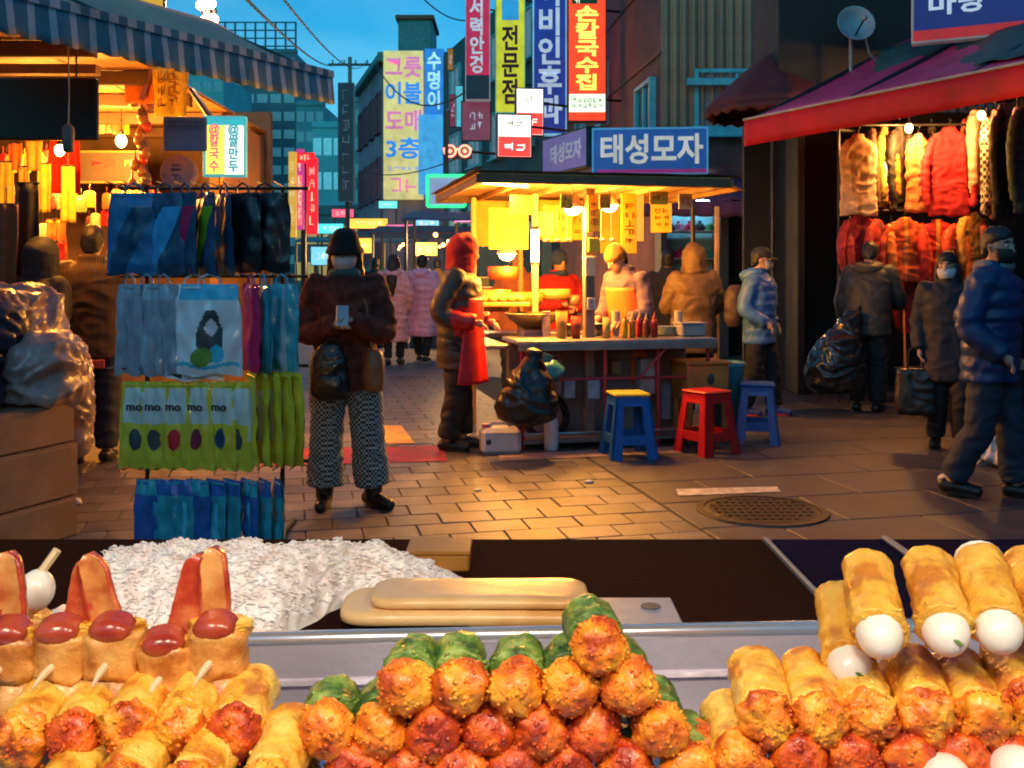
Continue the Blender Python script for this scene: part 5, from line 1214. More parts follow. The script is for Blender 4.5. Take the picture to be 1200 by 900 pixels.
# cluster of small dark crates below the garments
for i, (px, Y, w, h, lb) in enumerate(((1120, 9.6, .5, .5, 'dark plastic crate on the ground below the low jackets'), (1180, 8.8, .6, .6, 'large dark crate at the corner of the clothes shop'), (1085, 10.3, .5, .4, 'black box under the garment rail'))):
    r_ = thing('storage_crate', lb, 'crate', (at(px, 0, Y).x, Y, 0), R(20))
    MB().box((0, 0, h / 2), (w, w * .7, h), .015).build('crate_body', mat('black crate', (.02, .02, .024), .55, grime=.3), r_); MB().box((0, 0, h), (w * 1.05, w * .75, .03), .01).build('lid', mat('black crate', (.02, .02, .024)), r_)
# ------------------------------------------------------------------ people
SKIN = mat('skin', (.5, .29, .2), .5, var=.12, sc=20, sss=.12)
HAIR = mat('black hair', (.014, .011, .01), .45, var=.3, sc=40, bump=.5, bsc=120); HAIRB = mat('dark brown hair', (.045, .022, .014), .45, var=.3, sc=40, bump=.5, bsc=120)
BLK = mat('black leather', (.012, .011, .011), .4, var=.3, sc=12, bump=.15)
DENIM = mat('dark denim', (.018, .028, .05), .8, var=.3, sc=20, bump=.2, bsc=150); BLKT = mat('black trousers', (.014, .014, .016), .8, var=.3, sc=14, bump=.2, bsc=100)
JD = dict(hipL=(.095, 0, .90), kneeL=(.10, -.01, .49), ankL=(.10, .015, .085), hipR=(-.095, 0, .90), kneeR=(-.10, -.01, .49), ankR=(-.10, .015, .085),
          shL=(.175, .01, 1.39), elL=(.235, .03, 1.11), wrL=(.235, -.06, .87), shR=(-.175, .01, 1.39), elR=(-.235, .03, 1.11), wrR=(-.235, -.06, .87))
class Person:
    def __init__(s, label, p, yaw, h=1.7, lean=(0, 0), head=(0, 0), vox=.013, group=None, footyaw=(.12, -.12), **J):
        s.k = h / 1.7; s.root = thing('person', label, 'person', p, yaw, group); s.lean = lean; s.vox = vox
        s.root.scale = (s.k,) * 3
        s.J = {a: Vector(b) for a, b in {**JD, **J}.items()}
        for a in s.J:
            if a[:2] in ('sh',): s.J[a] = s.J[a] + s.sh(s.J[a].z)
        s.seed = random.uniform(0, 50)
        s.hp = Vector((0, -.012, 1.585)) + s.sh(1.585)
        s.hr = Matrix.Rotation(head[1], 3, 'Z') @ Matrix.Rotation(head[0], 3, 'X')
        nb = Vector((0, .01, 1.47)) + s.sh(1.47)
        s.hp = nb + s.hr @ (s.hp - nb)
        s.fy = footyaw
        s.body()
    def sh(s, z): t = max(0, (z - .9) / .6); return Vector((s.lean[0] * t, s.lean[1] * t, 0))
    def rows(s, rw): return [(z, x + s.sh(z).x, y + s.sh(z).y, a, b) for z, x, y, a, b in rw]
    def H(s, v): return s.hp + s.hr @ Vector(v)
    def headrows(s, q, rw, n=18):
        rg = []
        for z, cy, rx, ry in catmull(rw, 4):
            rg.append([s.H((rx * math.cos(2 * math.pi * j / n), cy + ry * math.sin(2 * math.pi * j / n), z)) for j in range(n)])
        q.rings(rg)
    def body(s):
        q = MB(); J = s.J
        q.torso(s.rows([(.80, 0, 0, .10, .09), (.88, 0, 0, .155, .105), (.98, 0, 0, .15, .10), (1.10, 0, 0, .135, .09), (1.25, 0, 0, .155, .105), (1.36, 0, .0, .165, .095), (1.42, 0, .01, .12, .07), (1.46, 0, .012, .06, .055)]), 20)
        for a in 'LR':
            q.limb([J['hip' + a], J['knee' + a], J['ank' + a]], [.082, .055, .038], 10)
            q.limb([J['sh' + a], J['el' + a], J['wr' + a]], [.05, .04, .026], 10)
            d = (J['wr' + a] - J['el' + a]).normalized(); q.ball(J['wr' + a] + d * .045, (.026, .03, .036), 10, 8)
            fd = Vector((math.sin(s.fy[0 if a == 'L' else 1]), -math.cos(s.fy[0 if a == 'L' else 1]), 0)); an = J['ank' + a]
            q.limb([an + Vector((0, 0, -.03)) - fd * .03, an + fd * .06 + Vector((0, 0, -.045)), an + fd * .15 + Vector((0, 0, -.058))], [.034, .034, .026], 8)
        q.limb([Vector((0, .012, 1.42)) + s.sh(1.42), s.hp + s.hr @ Vector((0, .015, -.06))], [.055, .052], 10)
        s.headrows(q, [(-.113, -.045, .02, .022), (-.10, -.035, .036, .042), (-.065, -.014, .056, .074), (-.03, -.004, .064, .086), (.02, .0, .071, .092), (.06, .004, .07, .09), (.095, .008, .05, .066), (.113, .008, .018, .028)])
        q.limb([s.H((0, -.088, .02)), s.H((0, -.101, -.005)), s.H((0, -.108, -.028))], [.009, .011, .014], 8, sub=3)
        for e in (-1, 1): q.ball(s.H((e * .073, .008, -.005)), (.01, .018, .03), 8, 6)
        q.limb([s.H((-.02, -.084, -.062)), s.H((0, -.09, -.06)), s.H((.02, -.084, -.062))], [.007, .009, .007], 6, sub=3)
        me = voxel(q, s.vox, 2); paint(me, [SKIN, mat('lip', (.4, .14, .12), .45)])
        fq = MB()
        for a, sx in (('L', 1), ('R', -1)):
            w = J['wr' + a]; d = (w - J['el' + a]).normalized()
            side = d.cross(Vector((0, 0, 1))); side = side.normalized() if side.length > .2 else Vector((1, 0, 0))
            side = Vector((0, -1, 0)) if abs(d.z) > .75 else side
            curl = side.cross(d).normalized()
            if abs(d.z) > .75: curl = Vector((-sx, 0, 0))
            if curl.z > .3: curl = -curl
            for i, ln in enumerate((.062, .072, .068, .052)):
                b = w + d * .062 + side * (-.024 + .016 * i)
                fq.limb([b, b + d * ln * .5 + curl * .012, b + d * ln * .8 + curl * .035], [.0088, .0082, .0066], 7, sub=3)
            b = w + d * .02 - side * .024
            fq.limb([b, b + d * .028 - side * .02 + curl * .01, b + d * .052 - side * .022 + curl * .022], [.011, .0095, .0075], 7, sub=3)
        def fingers(m):
            fm = fq.mesh('f', [], True); bm = bmesh.new(); bm.from_mesh(m); bm.from_mesh(fm); bm.to_mesh(m); bm.free(); bpy.data.meshes.remove(fm)
        JOBS[me.name][2].append(fingers)
        link('body', me, s.root)
    def put(s, name, q, mats_, vox=None, sm=3, amp=.004, freq=16, ridge=.008, fn=None):
        me = voxel(q, vox or s.vox, sm, amp, freq, ridge, s.seed + len(name)); paint(me, mats_ if isinstance(mats_, list) else [mats_], fn)
        return link(name, me, s.root)
    def coat(s, m_, hem=.78, w=.2, d=.135, flare=0., puff=0., pf=.075, sleeve=(.072, .066, .052), fn=None, mats_=None, collar=True, name='coat', ridge=.01, chest=None, top=1.44, cuff=1.0):
        q = MB(); c_ = chest or (w + .012)
        rw = [(hem, 0, 0, w + flare, d + flare * .6), (hem + (1.0 - hem) * .5, 0, 0, w + flare * .5, d + flare * .3), (1.02, 0, 0, w, d), (1.2, 0, 0, c_, d + .012), (1.34, 0, .0, c_, d), (1.4, 0, .01, c_ * .78, d * .78), (top, 0, .012, .105, .09)]
        if collar: rw += [(1.49, 0, .012, .09, .088)]
        q.torso(s.rows(rw), 26, puff, pf, 8)
        for a in 'LR':
            wv = s.J['el' + a].lerp(s.J['wr' + a], cuff)
            q.limb([s.J['sh' + a] + Vector((0, 0, -.01)), s.J['el' + a], wv], list(sleeve), 14, puff * 1.3, pf, sub=10, flat=True)
        return s.put(name, q, mats_ or [m_], s.vox, 2, .004, 15, ridge, fn)
    def trousers(s, m_, r=(.10, .082, .07), top=.98, mats_=None, hem=.06, ridge=.012):
        q = MB(); q.torso(s.rows([(.80, 0, 0, .12, .1), (.88, 0, 0, .158, .112), (top, 0, 0, .14, .095)]), 20)
        for a in 'LR':
            an = s.J['ank' + a].copy(); kn = s.J['knee' + a]
            e = kn.lerp(an, 1 - hem)
            q.limb([s.J['hip' + a], kn, kn.lerp(e, .5), e], [r[0], r[1], (r[1] + r[2]) / 2, r[2]], 16, flat=True)
        return s.put('trousers', q, m_, s.vox, 2, .004, 12, ridge)
    def shoes(s, m_, sole=None, boot=0.):
        for a, i in (('L', 0), ('R', 1)):
            fd = Vector((math.sin(s.fy[i]), -math.cos(s.fy[i]), 0)); an = s.J['ank' + a]; q = MB(); z0 = Vector((an.x, an.y, 0))
            lift = an.z - .085
            q.limb([an + Vector((0, 0, -.035)) - fd * .045, an + fd * .05 + Vector((0, 0, -.042)), an + fd * .15 + Vector((0, 0, -.052))], [.046, .045, .036], 10)
            if boot: q.limb([an + Vector((0, 0, -.03)), an + Vector((0, 0, boot))], [.052, .06], 12)
            o_ = s.put('shoe', q, m_, .009, 2, 0, 1, .003)
            rg = []
            for zz in (.001, .024):
                rg.append([z0 + fd * (.05 + .125 * math.cos(t * .3142)) + Vector((-fd.y, fd.x, 0)) * (.045 * math.sin(t * .3142)) + Vector((0, 0, zz + lift)) for t in range(20)])
            MB().rings(rg).build('sole', sole or BLK, o_)
    def hair(s, m_=None, long=0., vol=1.):
        q = MB(); m_ = m_ or HAIR
        s.headrows(q, [(-.075, .064, .045, .03), (-.05, .055, .064 * vol, .045), (-.012, .045, .075 * vol, .058), (.022, .026, .08 * vol, .08), (.05, .012, .081 * vol, .097), (.09, .008, .068 * vol, .083), (.125, .008, .03, .04)])
        if long:
            q.limb([s.H((0, .07, 0)), s.H((0, .10, -.12)), Vector((0, .12, 1.47 - long * .5)) + s.sh(1.4), Vector((0, .13, 1.47 - long)) + s.sh(1.3)], [.08, .085, .09, .05], 14)
            for e in (-1, 1): q.limb([s.H((e * .07, 0, .0)), s.H((e * .085, .01, -.12)), s.H((e * .09, .02, -.2))], [.03, .03, .018], 8)
        return s.put('hair', q, m_, .01, 1, .004, 40, .006)
    def face(s):
        for e in (-1, 1):
            MB().ball(s.H((e * .031, -.0815, .008)), (.0135, .008, .0075), 10, 6, s.hr).ball(s.H((e * .031, -.0865, .008)), (.006, .004, .006), 8, 6, s.hr, 1).build('eye', [mat('eye white', (.7, .68, .65), .3), mat('iris', (.03, .018, .012), .2)], s.root, True)
            MB().limb([s.H((e * .014, -.089, .03)), s.H((e * .032, -.089, .036)), s.H((e * .05, -.077, .031))], [.004, .005, .003], 6, sub=3).build('eyebrow', HAIR, s.root, True)
    def mask(s, m_):
        def f(u, v):
            a = (u - .5) * 2.5; z = -.012 - v * .085; bul = .008 + .016 * math.sin(math.pi * v) * math.cos(a * .7)
            t_ = (z + .113) / .1; rx, ry, cy = .045 + .024 * t_, .05 + .04 * t_, -.03 + .03 * t_
            return s.H(((rx + bul) * math.sin(a), cy - (ry + bul + .006) * math.cos(a), z))
        o_ = MB().sheet(f, 16, 8, 0, .003).build('face_mask', m_, s.root, True)
        for e in (-1, 1): MB().tube([s.H((e * .072, -.02, -.03)), s.H((e * .082, .01, .0)), s.H((e * .078, .025, -.02))], .0018, 5).build('ear_loop', m_, o_)
    def brimhat(s, m_):
        rg = []
        n = 26
        for r, z in ((.0, .148), (.035, .146), (.065, .135), (.084, .112), (.094, .078), (.1, .05), (.122, .012), (.126, -.002), (.12, -.002), (.096, .045), (.088, .07), (.0, .11)):
            rg.append([s.H((r * .95 * math.cos(2 * math.pi * j / n), .004 + r * 1.08 * math.sin(2 * math.pi * j / n), z + .008 * noise.noise(Vector((j * .4, z * 9, 2))))) for j in range(n)])
        MB().rings(rg, False).build('bucket_hat', m_, s.root, True)
    def beanie(s, m_, low=-.03, fat=1.):
        q = MB(); s.headrows(q, [(low, .01, .082 * fat, .1 * fat), (low + .04, .006, .09 * fat, .108 * fat), (.06, .006, .09 * fat, .106 * fat), (.105, .008, .072 * fat, .084 * fat), (.145, .01, .03, .035)])
        return s.put('knit_hat', q, m_, .009, 2, .003, 60, .004)
    def cap(s, m_):
        q = MB(); s.headrows(q, [(.02, .004, .082, .102), (.06, .004, .083, .1), (.1, .006, .065, .08), (.128, .008, .03, .035)])
        o_ = s.put('cap', q, m_, .009, 2, 0, 1, .003)
        MB().sheet(lambda u, v: s.H(((u - .5) * .14 * (1 - .15 * v), -.075 - v * .085 * (1 - (2 * u - 1) ** 2 * .35), .042 - v * .02 - .02 * (2 * u - 1) ** 2)), 12, 6, 0, .005).build('visor', m_, o_, True)
    def hood_up(s, m_):
        q = MB(); s.headrows(q, [(-.16, .02, .13, .12), (-.1, .02, .125, .12), (0, .025, .118, .125), (.07, .022, .105, .115), (.12, .015, .07, .08), (.15, .012, .03, .035)])
        return s.put('hood', q, m_, .012, 3, .006, 14, .01)
    def hood_down(s, m_):
        q = MB(); b = s.sh(1.45)
        q.limb([b + Vector((.09, -.03, 1.45)), b + Vector((.1, .07, 1.44)), b + Vector((.05, .13, 1.41)), b + Vector((-.05, .13, 1.41)), b + Vector((-.1, .07, 1.44)), b + Vector((-.09, -.03, 1.45))], [.03, .045, .055, .055, .045, .03], 10)
        return s.put('hood', q, m_, .012, 2, .004, 14, .008)
    def scarf(s, m_):
        q = MB(); b = s.sh(1.46); q.limb([b + Vector((.075 * math.cos(t), .005 + .085 * math.sin(t), 1.455 + .01 * math.sin(3 * t))) for t in [i * .7 for i in range(10)]], [.034] * 10, 8, sub=3)
        return s.put('scarf', q, m_, .01, 2, .004, 20, .006)
    def apron(s, m_, z0=.5, z1=1.3, w=.17, d=.15, flare=.03, span=1.15):
        def f(u, v):
            a = (u - .5) * 2 * span * (1 - .25 * v); z = z0 + (z1 - z0) * v; p_ = s.sh(z); f_ = flare * (1 - v)
            return (p_.x + (w + .03 + f_) * math.sin(a), p_.y - (d + .02 + f_) * math.cos(a) - .012 * math.sin(u * 17 + s.seed) * (1 - v), z)
        o_ = MB().sheet(f, 24, 24, 0, .005).build('apron', m_, s.root, True)
        for e in (-1, 1): MB().tube([Vector((e * .07, -d * .75, z1)) + s.sh(z1), Vector((e * .075, -.04, 1.47)) + s.sh(1.45), Vector((e * .05, .1, 1.45)) + s.sh(1.4)], .011, 6).build('apron_strap', m_, o_)

# woman with bucket hat and phone
fur = mat('brown fleece', (.14, .04, .03), .95, var=.5, sc=16, bump=1.0, bsc=70, spec=.2)
hound = checker_mat('houndstooth', (.34, .42, .44), (.012, .02, .024), 64)
w = Person('woman in black bucket hat and brown fleece jacket looking at her phone', gnd(405, 594), R(6), 1.64, head=(R(8), R(-4)), footyaw=(.75, -.1), vox=.011,
           hipL=(.1, 0, .9), kneeL=(.135, -.02, .49), ankL=(.17, .0, .085), hipR=(-.1, 0, .9), kneeR=(-.115, .0, .49), ankR=(-.13, .02, .085),
           elL=(.235, -.05, 1.10), wrL=(.05, -.25, 1.17), elR=(-.23, -.04, 1.09), wrR=(-.05, -.24, 1.14))
w.trousers(hound, (.116, .1, .112), hem=.14, ridge=.009)
w.coat(fur, .74, .185, .14, .012, ridge=.013, sleeve=(.074, .074, .058), chest=.185)
w.scarf(mat('teal scarf', (.05, .12, .14), .85, bump=.4)); w.hair(HAIRB, .28); w.face(); w.mask(mat('grey mask', (.62, .54, .55), .7)); w.brimhat(mat('black felt', (.008, .008, .009), .9, bump=.3)); w.shoes(BLK, None, .07)
def w_at(per, v): return per.root.location + Matrix.Rotation(per.root.rotation_euler[2], 3, 'Z') @ (Vector(v) * per.k)
r_ = thing('phone', 'small pale phone held by the woman in the bucket hat', 'phone', w_at(w, (-.0, -.32, 1.2)), R(6)); r_.rotation_euler = (R(-35), 0, R(6))
MB().box((0, 0, 0), (.07, .009, .14), .004).build('phone_case', mat('silver phone', (.5, .5, .52), .3, .4), r_); MB().box((0, .0055, 0), (.062, .002, .128), .0008).build('screen', em('phone screen', (.5, .6, .7), .6), r_)
r_ = thing('shoulder_bag', 'black glossy bag held in front of the hat woman', 'bag', w_at(w, (-.08, -.215, .70)), R(6)); r_.scale = (.72, .62, .82)
me = voxel(MB().torso([(0, 0, 0, .12, .06), (.05, 0, 0, .15, .09), (.2, 0, 0, .14, .1), (.32, 0, 0, .12, .08), (.38, 0, 0, .07, .05)], 22, sq=3), .01, 2, .004, 12, .01, 3); paint(me, [mat('black vinyl', (.012, .014, .017), .3, bump=.25, bsc=40, coat=.3)]); link('pack', me, r_)
me = voxel(MB().torso([(.04, 0, -.085, .09, .03), (.1, 0, -.09, .1, .04), (.17, 0, -.085, .09, .03)], 18, sq=3), .009, 2, .003, 12, .006, 5); paint(me, [MATS['black vinyl']]); link('front_pocket', me, r_)
MB().tube([(-.06, .03, .34), (-.02, .02, .42), (.05, .02, .42), (.08, .03, .34)], .012, 6).build('handle', MATS['black vinyl'], r_)
r_ = thing('shoulder_bag', 'tan leather bag at the hip of the hat woman', 'bag', w_at(w, (.17, -.15, .74)), R(20))
me = voxel(MB().torso([(0, 0, 0, .055, .07), (.05, 0, 0, .06, .09), (.2, 0, 0, .055, .08), (.24, 0, 0, .04, .06)], 18, sq=3), .01, 2, .003, 12, .008, 2); paint(me, [mat('tan leather', (.26, .1, .035), .5, bump=.2)]); link('pouch', me, r_); MB().tube([(0, 0, .22), (-.03, .03, .5), (-.1, .12, .68)], .01, 6).build('strap', MATS['tan leather'], r_)

# two friends in pink coats
pinkA = mat('salmon padded coat', (.85, .4, .42), .5, var=.12, sc=8, bump=.15, sheen=.2); pinkB = mat('rose padded coat', (.82, .4, .58), .5, var=.12, sc=8, bump=.15, sheen=.2)
a = Person('person with long hair in long salmon pink padded coat walking away', gnd(461, 427), R(176), 1.66, vox=.015, ankL=(.07, .05, .085), ankR=(-.09, -.08, .085))
a.trousers(BLKT, (.1, .07, .055)); a.coat(pinkA, .36, .2, .15, .03, .09, .11, (.085, .08, .062)); a.hair(HAIRB, .38, 1.1); a.shoes(BLK); a.hood_down(pinkA)
a = Person('person with tied hair in long rose pink padded coat walking away', gnd(495, 424), R(170), 1.66, vox=.015, ankL=(.08, -.1, .085), ankR=(-.08, .12, .085), elL=(.24, .02, 1.12), wrL=(.2, -.14, .95))
a.trousers(BLKT, (.1, .07, .055)); a.coat(pinkB, .42, .21, .155, .03, .09, .11, (.088, .082, .062)); a.hair(HAIR, 0, 1.1); a.shoes(BLK, mat('white sole', (.5, .5, .5), .6)); a.hood_down(pinkB)
# vendor with red hood outside the cart
brown = mat('brown padded jacket', (.06, .04, .03), .5, var=.2, sc=9, bump=.2); redc = mat('red nylon', (.6, .012, .015), .42, var=.15, sc=8, bump=.25, bsc=25)
v = Person('cart vendor in red hood, brown jacket and red apron seen in profile', gnd(536, 526), R(84), 1.68, lean=(0, -.03), head=(R(8), R(6)), vox=.012,
           ankL=(.08, -.03, .085), ankR=(-.1, .06, .085), elR=(-.26, .09, 1.1), wrR=(-.22, -.17, 1.03), elL=(.25, .04, 1.12), wrL=(.2, -.22, 1.02))
v.trousers(BLKT, (.115, .09, .08)); v.coat(brown, .66, .205, .155, .0, .05, .1, (.085, .078, .06), mats_=[brown, redc], fn=lambda c_: 1 if (abs(c_.x) > .16 and c_.y < -.0 and c_.z < 1.14 and c_.z > .9) else 0)
v.apron(redc, .54, 1.22, .195, .168, .05, 1.35); v.shoes(BLK); v.hair(HAIR); v.face()
v.hood_up(mat('red knit', (.55, .012, .012), .85, bump=.5, bsc=90)); v.scarf(mat('red knit', (.55, .012, .012)))
# vendor inside the cart
mauve = mat('mauve shirt', (.13, .085, .13), .75, bump=.2); orap = mat('orange apron', (.72, .16, .02), .55, var=.12, bump=.2)
v = Person('cart vendor in mauve shirt and orange apron bending over the counter', (at(742, 0, 8.75).x, 8.75, 0), R(-48), 1.66, lean=(0, -.13), head=(R(28), R(-8)), vox=.013, elL=(.25, -.12, 1.1), wrL=(.16, -.36, 1.0), elR=(-.25, -.1, 1.1), wrR=(-.14, -.36, 1.0))
v.trousers(BLKT); v.coat(mauve, .86, .185, .135, 0, 0, .1, (.07, .062, .05), name='shirt', cuff=.6); v.apron(orap, .45, 1.3, .18, .15, .03, 1.3); v.hair(HAIR); v.face(); v.beanie(mat('amber head scarf', (.3, .15, .03), .8), .0); v.shoes(BLK)
# customers behind the cart
v = Person('customer in red coat with navy collar standing behind the cart', (at(655, 0, 10.6).x, 10.6, 0), R(25), 1.62, vox=.015, elL=(.26, -.1, 1.12), wrL=(.06, -.26, 1.08), elR=(-.26, -.08, 1.12), wrR=(-.1, -.26, 1.12))
v.trousers(BLKT); v.coat(mat('red wool', (.5, .015, .015), .85), .7, .2, .15); v.scarf(mat('navy wool', (.02, .05, .16), .85)); v.hair(HAIR); v.face(); v.beanie(mat('navy wool', (.02, .05, .16))); v.shoes(BLK)
v = Person('customer in orange brown jacket behind the yellow menu board', (at(606, 0, 10.9).x, 10.9, 0), R(-10), 1.66, vox=.015)
v.trousers(BLKT); v.coat(mat('rust jacket', (.4, .12, .04), .8), .74, .2, .15); v.hair(HAIR); v.face(); v.shoes(BLK)
olive = mat('olive brown parka', (.13, .075, .035), .6, var=.2, sc=8, bump=.2)
v = Person('person in hooded olive brown parka seen from behind at the cart end', (at(813, 0, 9.9).x, 9.9, 0), R(188), 1.66, vox=.013, elL=(.25, -.06, 1.1), wrL=(.14, -.24, 1.05), elR=(-.25, -.06, 1.1), wrR=(-.14, -.24, 1.05))
v.trousers(BLKT); v.coat(olive, .62, .22, .165, .01, .07, .2, (.09, .085, .065)); v.hood_up(olive); v.shoes(BLK)
v = Person('dark clad shopper standing before the bright hat shop', (at(782, 0, 12.0).x, 12.0, 0), R(170), 1.66, vox=.016)
v.trousers(BLKT); v.coat(mat('black wool', (.02, .02, .024), .85), .7, .2, .15); v.hair(HAIR); v.shoes(BLK)
# man in light blue jacket
lblue = mat('steel blue padded jacket', (.06, .17, .42), .45, var=.15, sc=8, bump=.15)
v = Person('man in steel blue padded jacket and dark cap walking past the stools', gnd(890, 487), R(62), 1.64, head=(R(6), R(12)), vox=.012, footyaw=(.1, -.05), kneeL=(.1, -.1, .5), ankL=(.1, -.12, .085), kneeR=(-.1, .02, .49), ankR=(-.1, .13, .09), elL=(.24, .07, 1.1), wrL=(.22, -.1, .93), elR=(-.24, .08, 1.1), wrR=(-.22, -.12, .95))
v.trousers(BLKT, (.11, .085, .075)); v.coat(lblue, .74, .205, .15, 0, .06, .09, (.08, .074, .056)); v.hood_down(lblue); v.hair(HAIR); v.face(); v.mask(mat('skin tone mask', (.5, .4, .34), .7)); v.cap(mat('charcoal cap', (.03, .028, .03), .8)); v.shoes(mat('blue trainer', (.02, .06, .25), .6), mat('red sole', (.5, .05, .03), .6))
r_ = thing('backpack', 'brown backpack on the man in the steel blue jacket', 'backpack', w_at(v, (0, .25, .9)), R(62))
me = voxel(MB().torso([(0, 0, 0, .12, .05), (.1, 0, 0, .15, .09), (.3, 0, 0, .14, .08), (.4, 0, -.01, .08, .05)], 20, sq=3), .012, 2, .004, 12, .01, 8); paint(me, [mat('brown nylon', (.07, .04, .03), .6, bump=.2)]); link('pack', me, r_)
for e in (-1, 1): MB().tube([(e * .1, -.08, .1), (e * .13, -.09, .35), (e * .1, -.2, .5)], .014, 6).build('strap', MATS['brown nylon'], r_)
# stooping man with the big black sack
char = mat('charcoal jacket', (.03, .032, .034), .6, var=.3, sc=8, bump=.3)
v = Person('man in charcoal jacket and cap bending towards the hanging jackets', gnd(1016, 482), R(148), 1.72, lean=(0, -.14), head=(R(14), R(8)), vox=.013, elR=(-.26, -.16, 1.12), wrR=(-.2, -.4, 1.06), elL=(.25, -.05, 1.1), wrL=(.24, -.1, .9))
v.trousers(BLKT, (.115, .09, .075)); v.coat(char, .76, .22, .165, 0, .02, .12, (.09, .08, .062)); v.hood_down(char); v.hair(HAIR); v.cap(mat('black cap', (.015, .015, .016), .8)); v.shoes(BLK)
q = MB().torso([(0, 0, 0, .18, .14), (.1, 0, 0, .27, .2), (.35, .02, 0, .25, .19), (.6, .1, 0, .14, .12), (.78, .2, 0, .06, .05)], 24)
me = voxel(q, .016, 1, .01, 9, .03, 21); paint(me, [mat('black sack film', (.01, .012, .014), .28, bump=.5, bsc=22, coat=.4)])
r_ = thing('carrier_sack', 'big black sack hanging from the stooping man in charcoal', 'sack', (at(975, 0, 10.0).x, 9.9, .22)); link('sack', me, r_); MB().tube([(.2, 0, .74), (.28, .05, .86), (.34, .1, .95)], .02, 8).build('handle', MATS['black sack film'], r_)
# masked woman with tote
v = Person('woman in dark coat and white mask walking beside the blue jacket man', gnd(1112, 527), R(-20), 1.56, head=(R(8), R(-18)), vox=.013, footyaw=(.1, -.2), kneeL=(.09, -.1, .5), ankL=(.09, -.06, .085), kneeR=(-.09, .0, .49), ankR=(-.1, .12, .085))
v.trousers(BLKT, (.11, .085, .07)); v.coat(mat('dark navy coat', (.016, .018, .028), .75, var=.3, sc=9, bump=.3), .6, .2, .15, .03, 0, .1, (.082, .075, .058)); v.hair(HAIR, .14); v.face(); v.mask(mat('white mask', (.62, .62, .64), .7)); v.shoes(BLK)
r_ = thing('tote_bag', 'black tote bag carried by the masked woman', 'bag', w_at(v, (-.27, -.08, .30)), R(-20))
me = voxel(MB().torso([(0, 0, 0, .13, .05), (.05, 0, 0, .15, .07), (.3, 0, 0, .14, .05), (.36, 0, 0, .13, .03)], 22, sq=4), .011, 2, .003, 10, .01, 31); paint(me, [BLK]); link('pouch', me, r_); MB().tube([(-.06, 0, .34), (-.05, 0, .5), (0, 0, .56), (.05, 0, .5), (.06, 0, .34)], .008, 6).build('handle', BLK, r_)
# man in blue padded jacket
bl = mat('royal blue padded jacket', (.008, .035, .12), .45, var=.15, sc=8, bump=.2)
v = Person('man in royal blue padded jacket and black mask striding past', gnd(1160, 583), R(52), 1.68, lean=(0, -.03), head=(R(4), R(-24)), vox=.011, footyaw=(.05, -.05), kneeL=(.1, -.09, .5), ankL=(.1, -.13, .085), kneeR=(-.1, .03, .49), ankR=(-.1, .2, .1), elL=(.26, .06, 1.1), wrL=(.24, -.08, .9), elR=(-.26, .06, 1.1), wrR=(-.22, -.12, .92))
v.trousers(DENIM, (.115, .09, .08)); v.coat(bl, .74, .212, .158, 0, .06, .1, (.084, .078, .058), top=1.46); v.hair(HAIR); v.face(); v.mask(mat('black mask', (.015, .015, .017), .7)); v.shoes(BLK); v.scarf(mat('grey fleece collar', (.2, .21, .23), .9))
# man in striped knit and dark shopper in the timber shop
knit = stripe_mat('striped knit', (.02, .014, .01), (.13, .065, .025), 22, 0)
v = Person('man in brown vertically striped knit jacket seen from behind', gnd(108, 541), R(192), 1.74, vox=.012, elL=(.24, -.02, 1.1), wrL=(.18, -.18, 1.0), elR=(-.24, -.02, 1.1), wrR=(-.18, -.18, 1.0))
v.trousers(DENIM, (.11, .085, .075)); v.coat(knit, .76, .215, .155, 0, 0, .1, (.088, .08, .062)); v.hair(HAIR); v.shoes(BLK)
MB().box((-.07, .165, .72), (.09, .012, .06), .004).build('back_patch', mat('red patch', (.45, .06, .05), .6), v.root)
v = Person('shopper in black hooded coat behind the wrapped bundles', (at(42, 0, 6.9).x, 6.9, 0), R(160), 1.62, vox=.014, lean=(0, -.05))
v.trousers(BLKT); v.coat(mat('black hooded coat', (.014, .014, .016), .7, bump=.3), .6, .22, .165); v.hood_up(mat('black hooded coat', (.014, .014, .016))); v.shoes(BLK)
# far strollers
for i, (px, Y, c_, ya, lb) in enumerate(((440, 18.5, (.02, .02, .025), 180, 'far stroller in black coat ahead of the pink coats'), (466, 24, (.05, .1, .2), 175, 'far stroller in blue jacket near the brown tarp stall'), (421, 22, (.1, .07, .05), 5, 'far stroller in brown coat coming up the street'), (512, 21, (.2, .12, .04), 185, 'far stroller in ochre coat by the maroon tarp stall'), (545, 17, (.12, .1, .08), 170, 'far shopper in grey brown coat beside the red hooded vendor'))):
    v = Person(lb, (at(px, 0, Y).x, Y, 0), R(ya), 1.66, vox=.022, ankL=(.09, -.1, .085), ankR=(-.09, .1, .085))
    v.trousers(BLKT); v.coat(mat('far coat %d' % i, c_, .8), .62, .21, .155); v.hair(HAIR); v.shoes(BLK)

# litter on the paving
for i, (px, py, r3, lb) in enumerate(((84, 592, (.06, .04, .02), 'scrap of white paper on the ground by the cartons'), (1112, 566, (.07, .05, .03), 'crumpled clear wrapper on the slabs'), (1168, 545, (.16, .1, .09), 'crumpled white plastic bag lying by the striding man'), (690, 566, (.03, .02, .008), 'tiny paper scrap on the pavers before the stools'), (560, 575, (.025, .02, .006), 'small receipt scrap on the open pavers'))):
    q = MB().ball((0, 0, 0), r3, 14, 9); me = voxel(q, min(.01, r3[2] * .7), 0, r3[2] * .5, 30, r3[2] * .7, i); paint(me, [mat('litter white', (.6, .58, .58), .5, var=.2, sc=30)])
    tag(link('litter_scrap', me, None, gnd(px, py) + Vector((0, 0, r3[2] * .8)), (0, 0, i)), lb, 'litter')
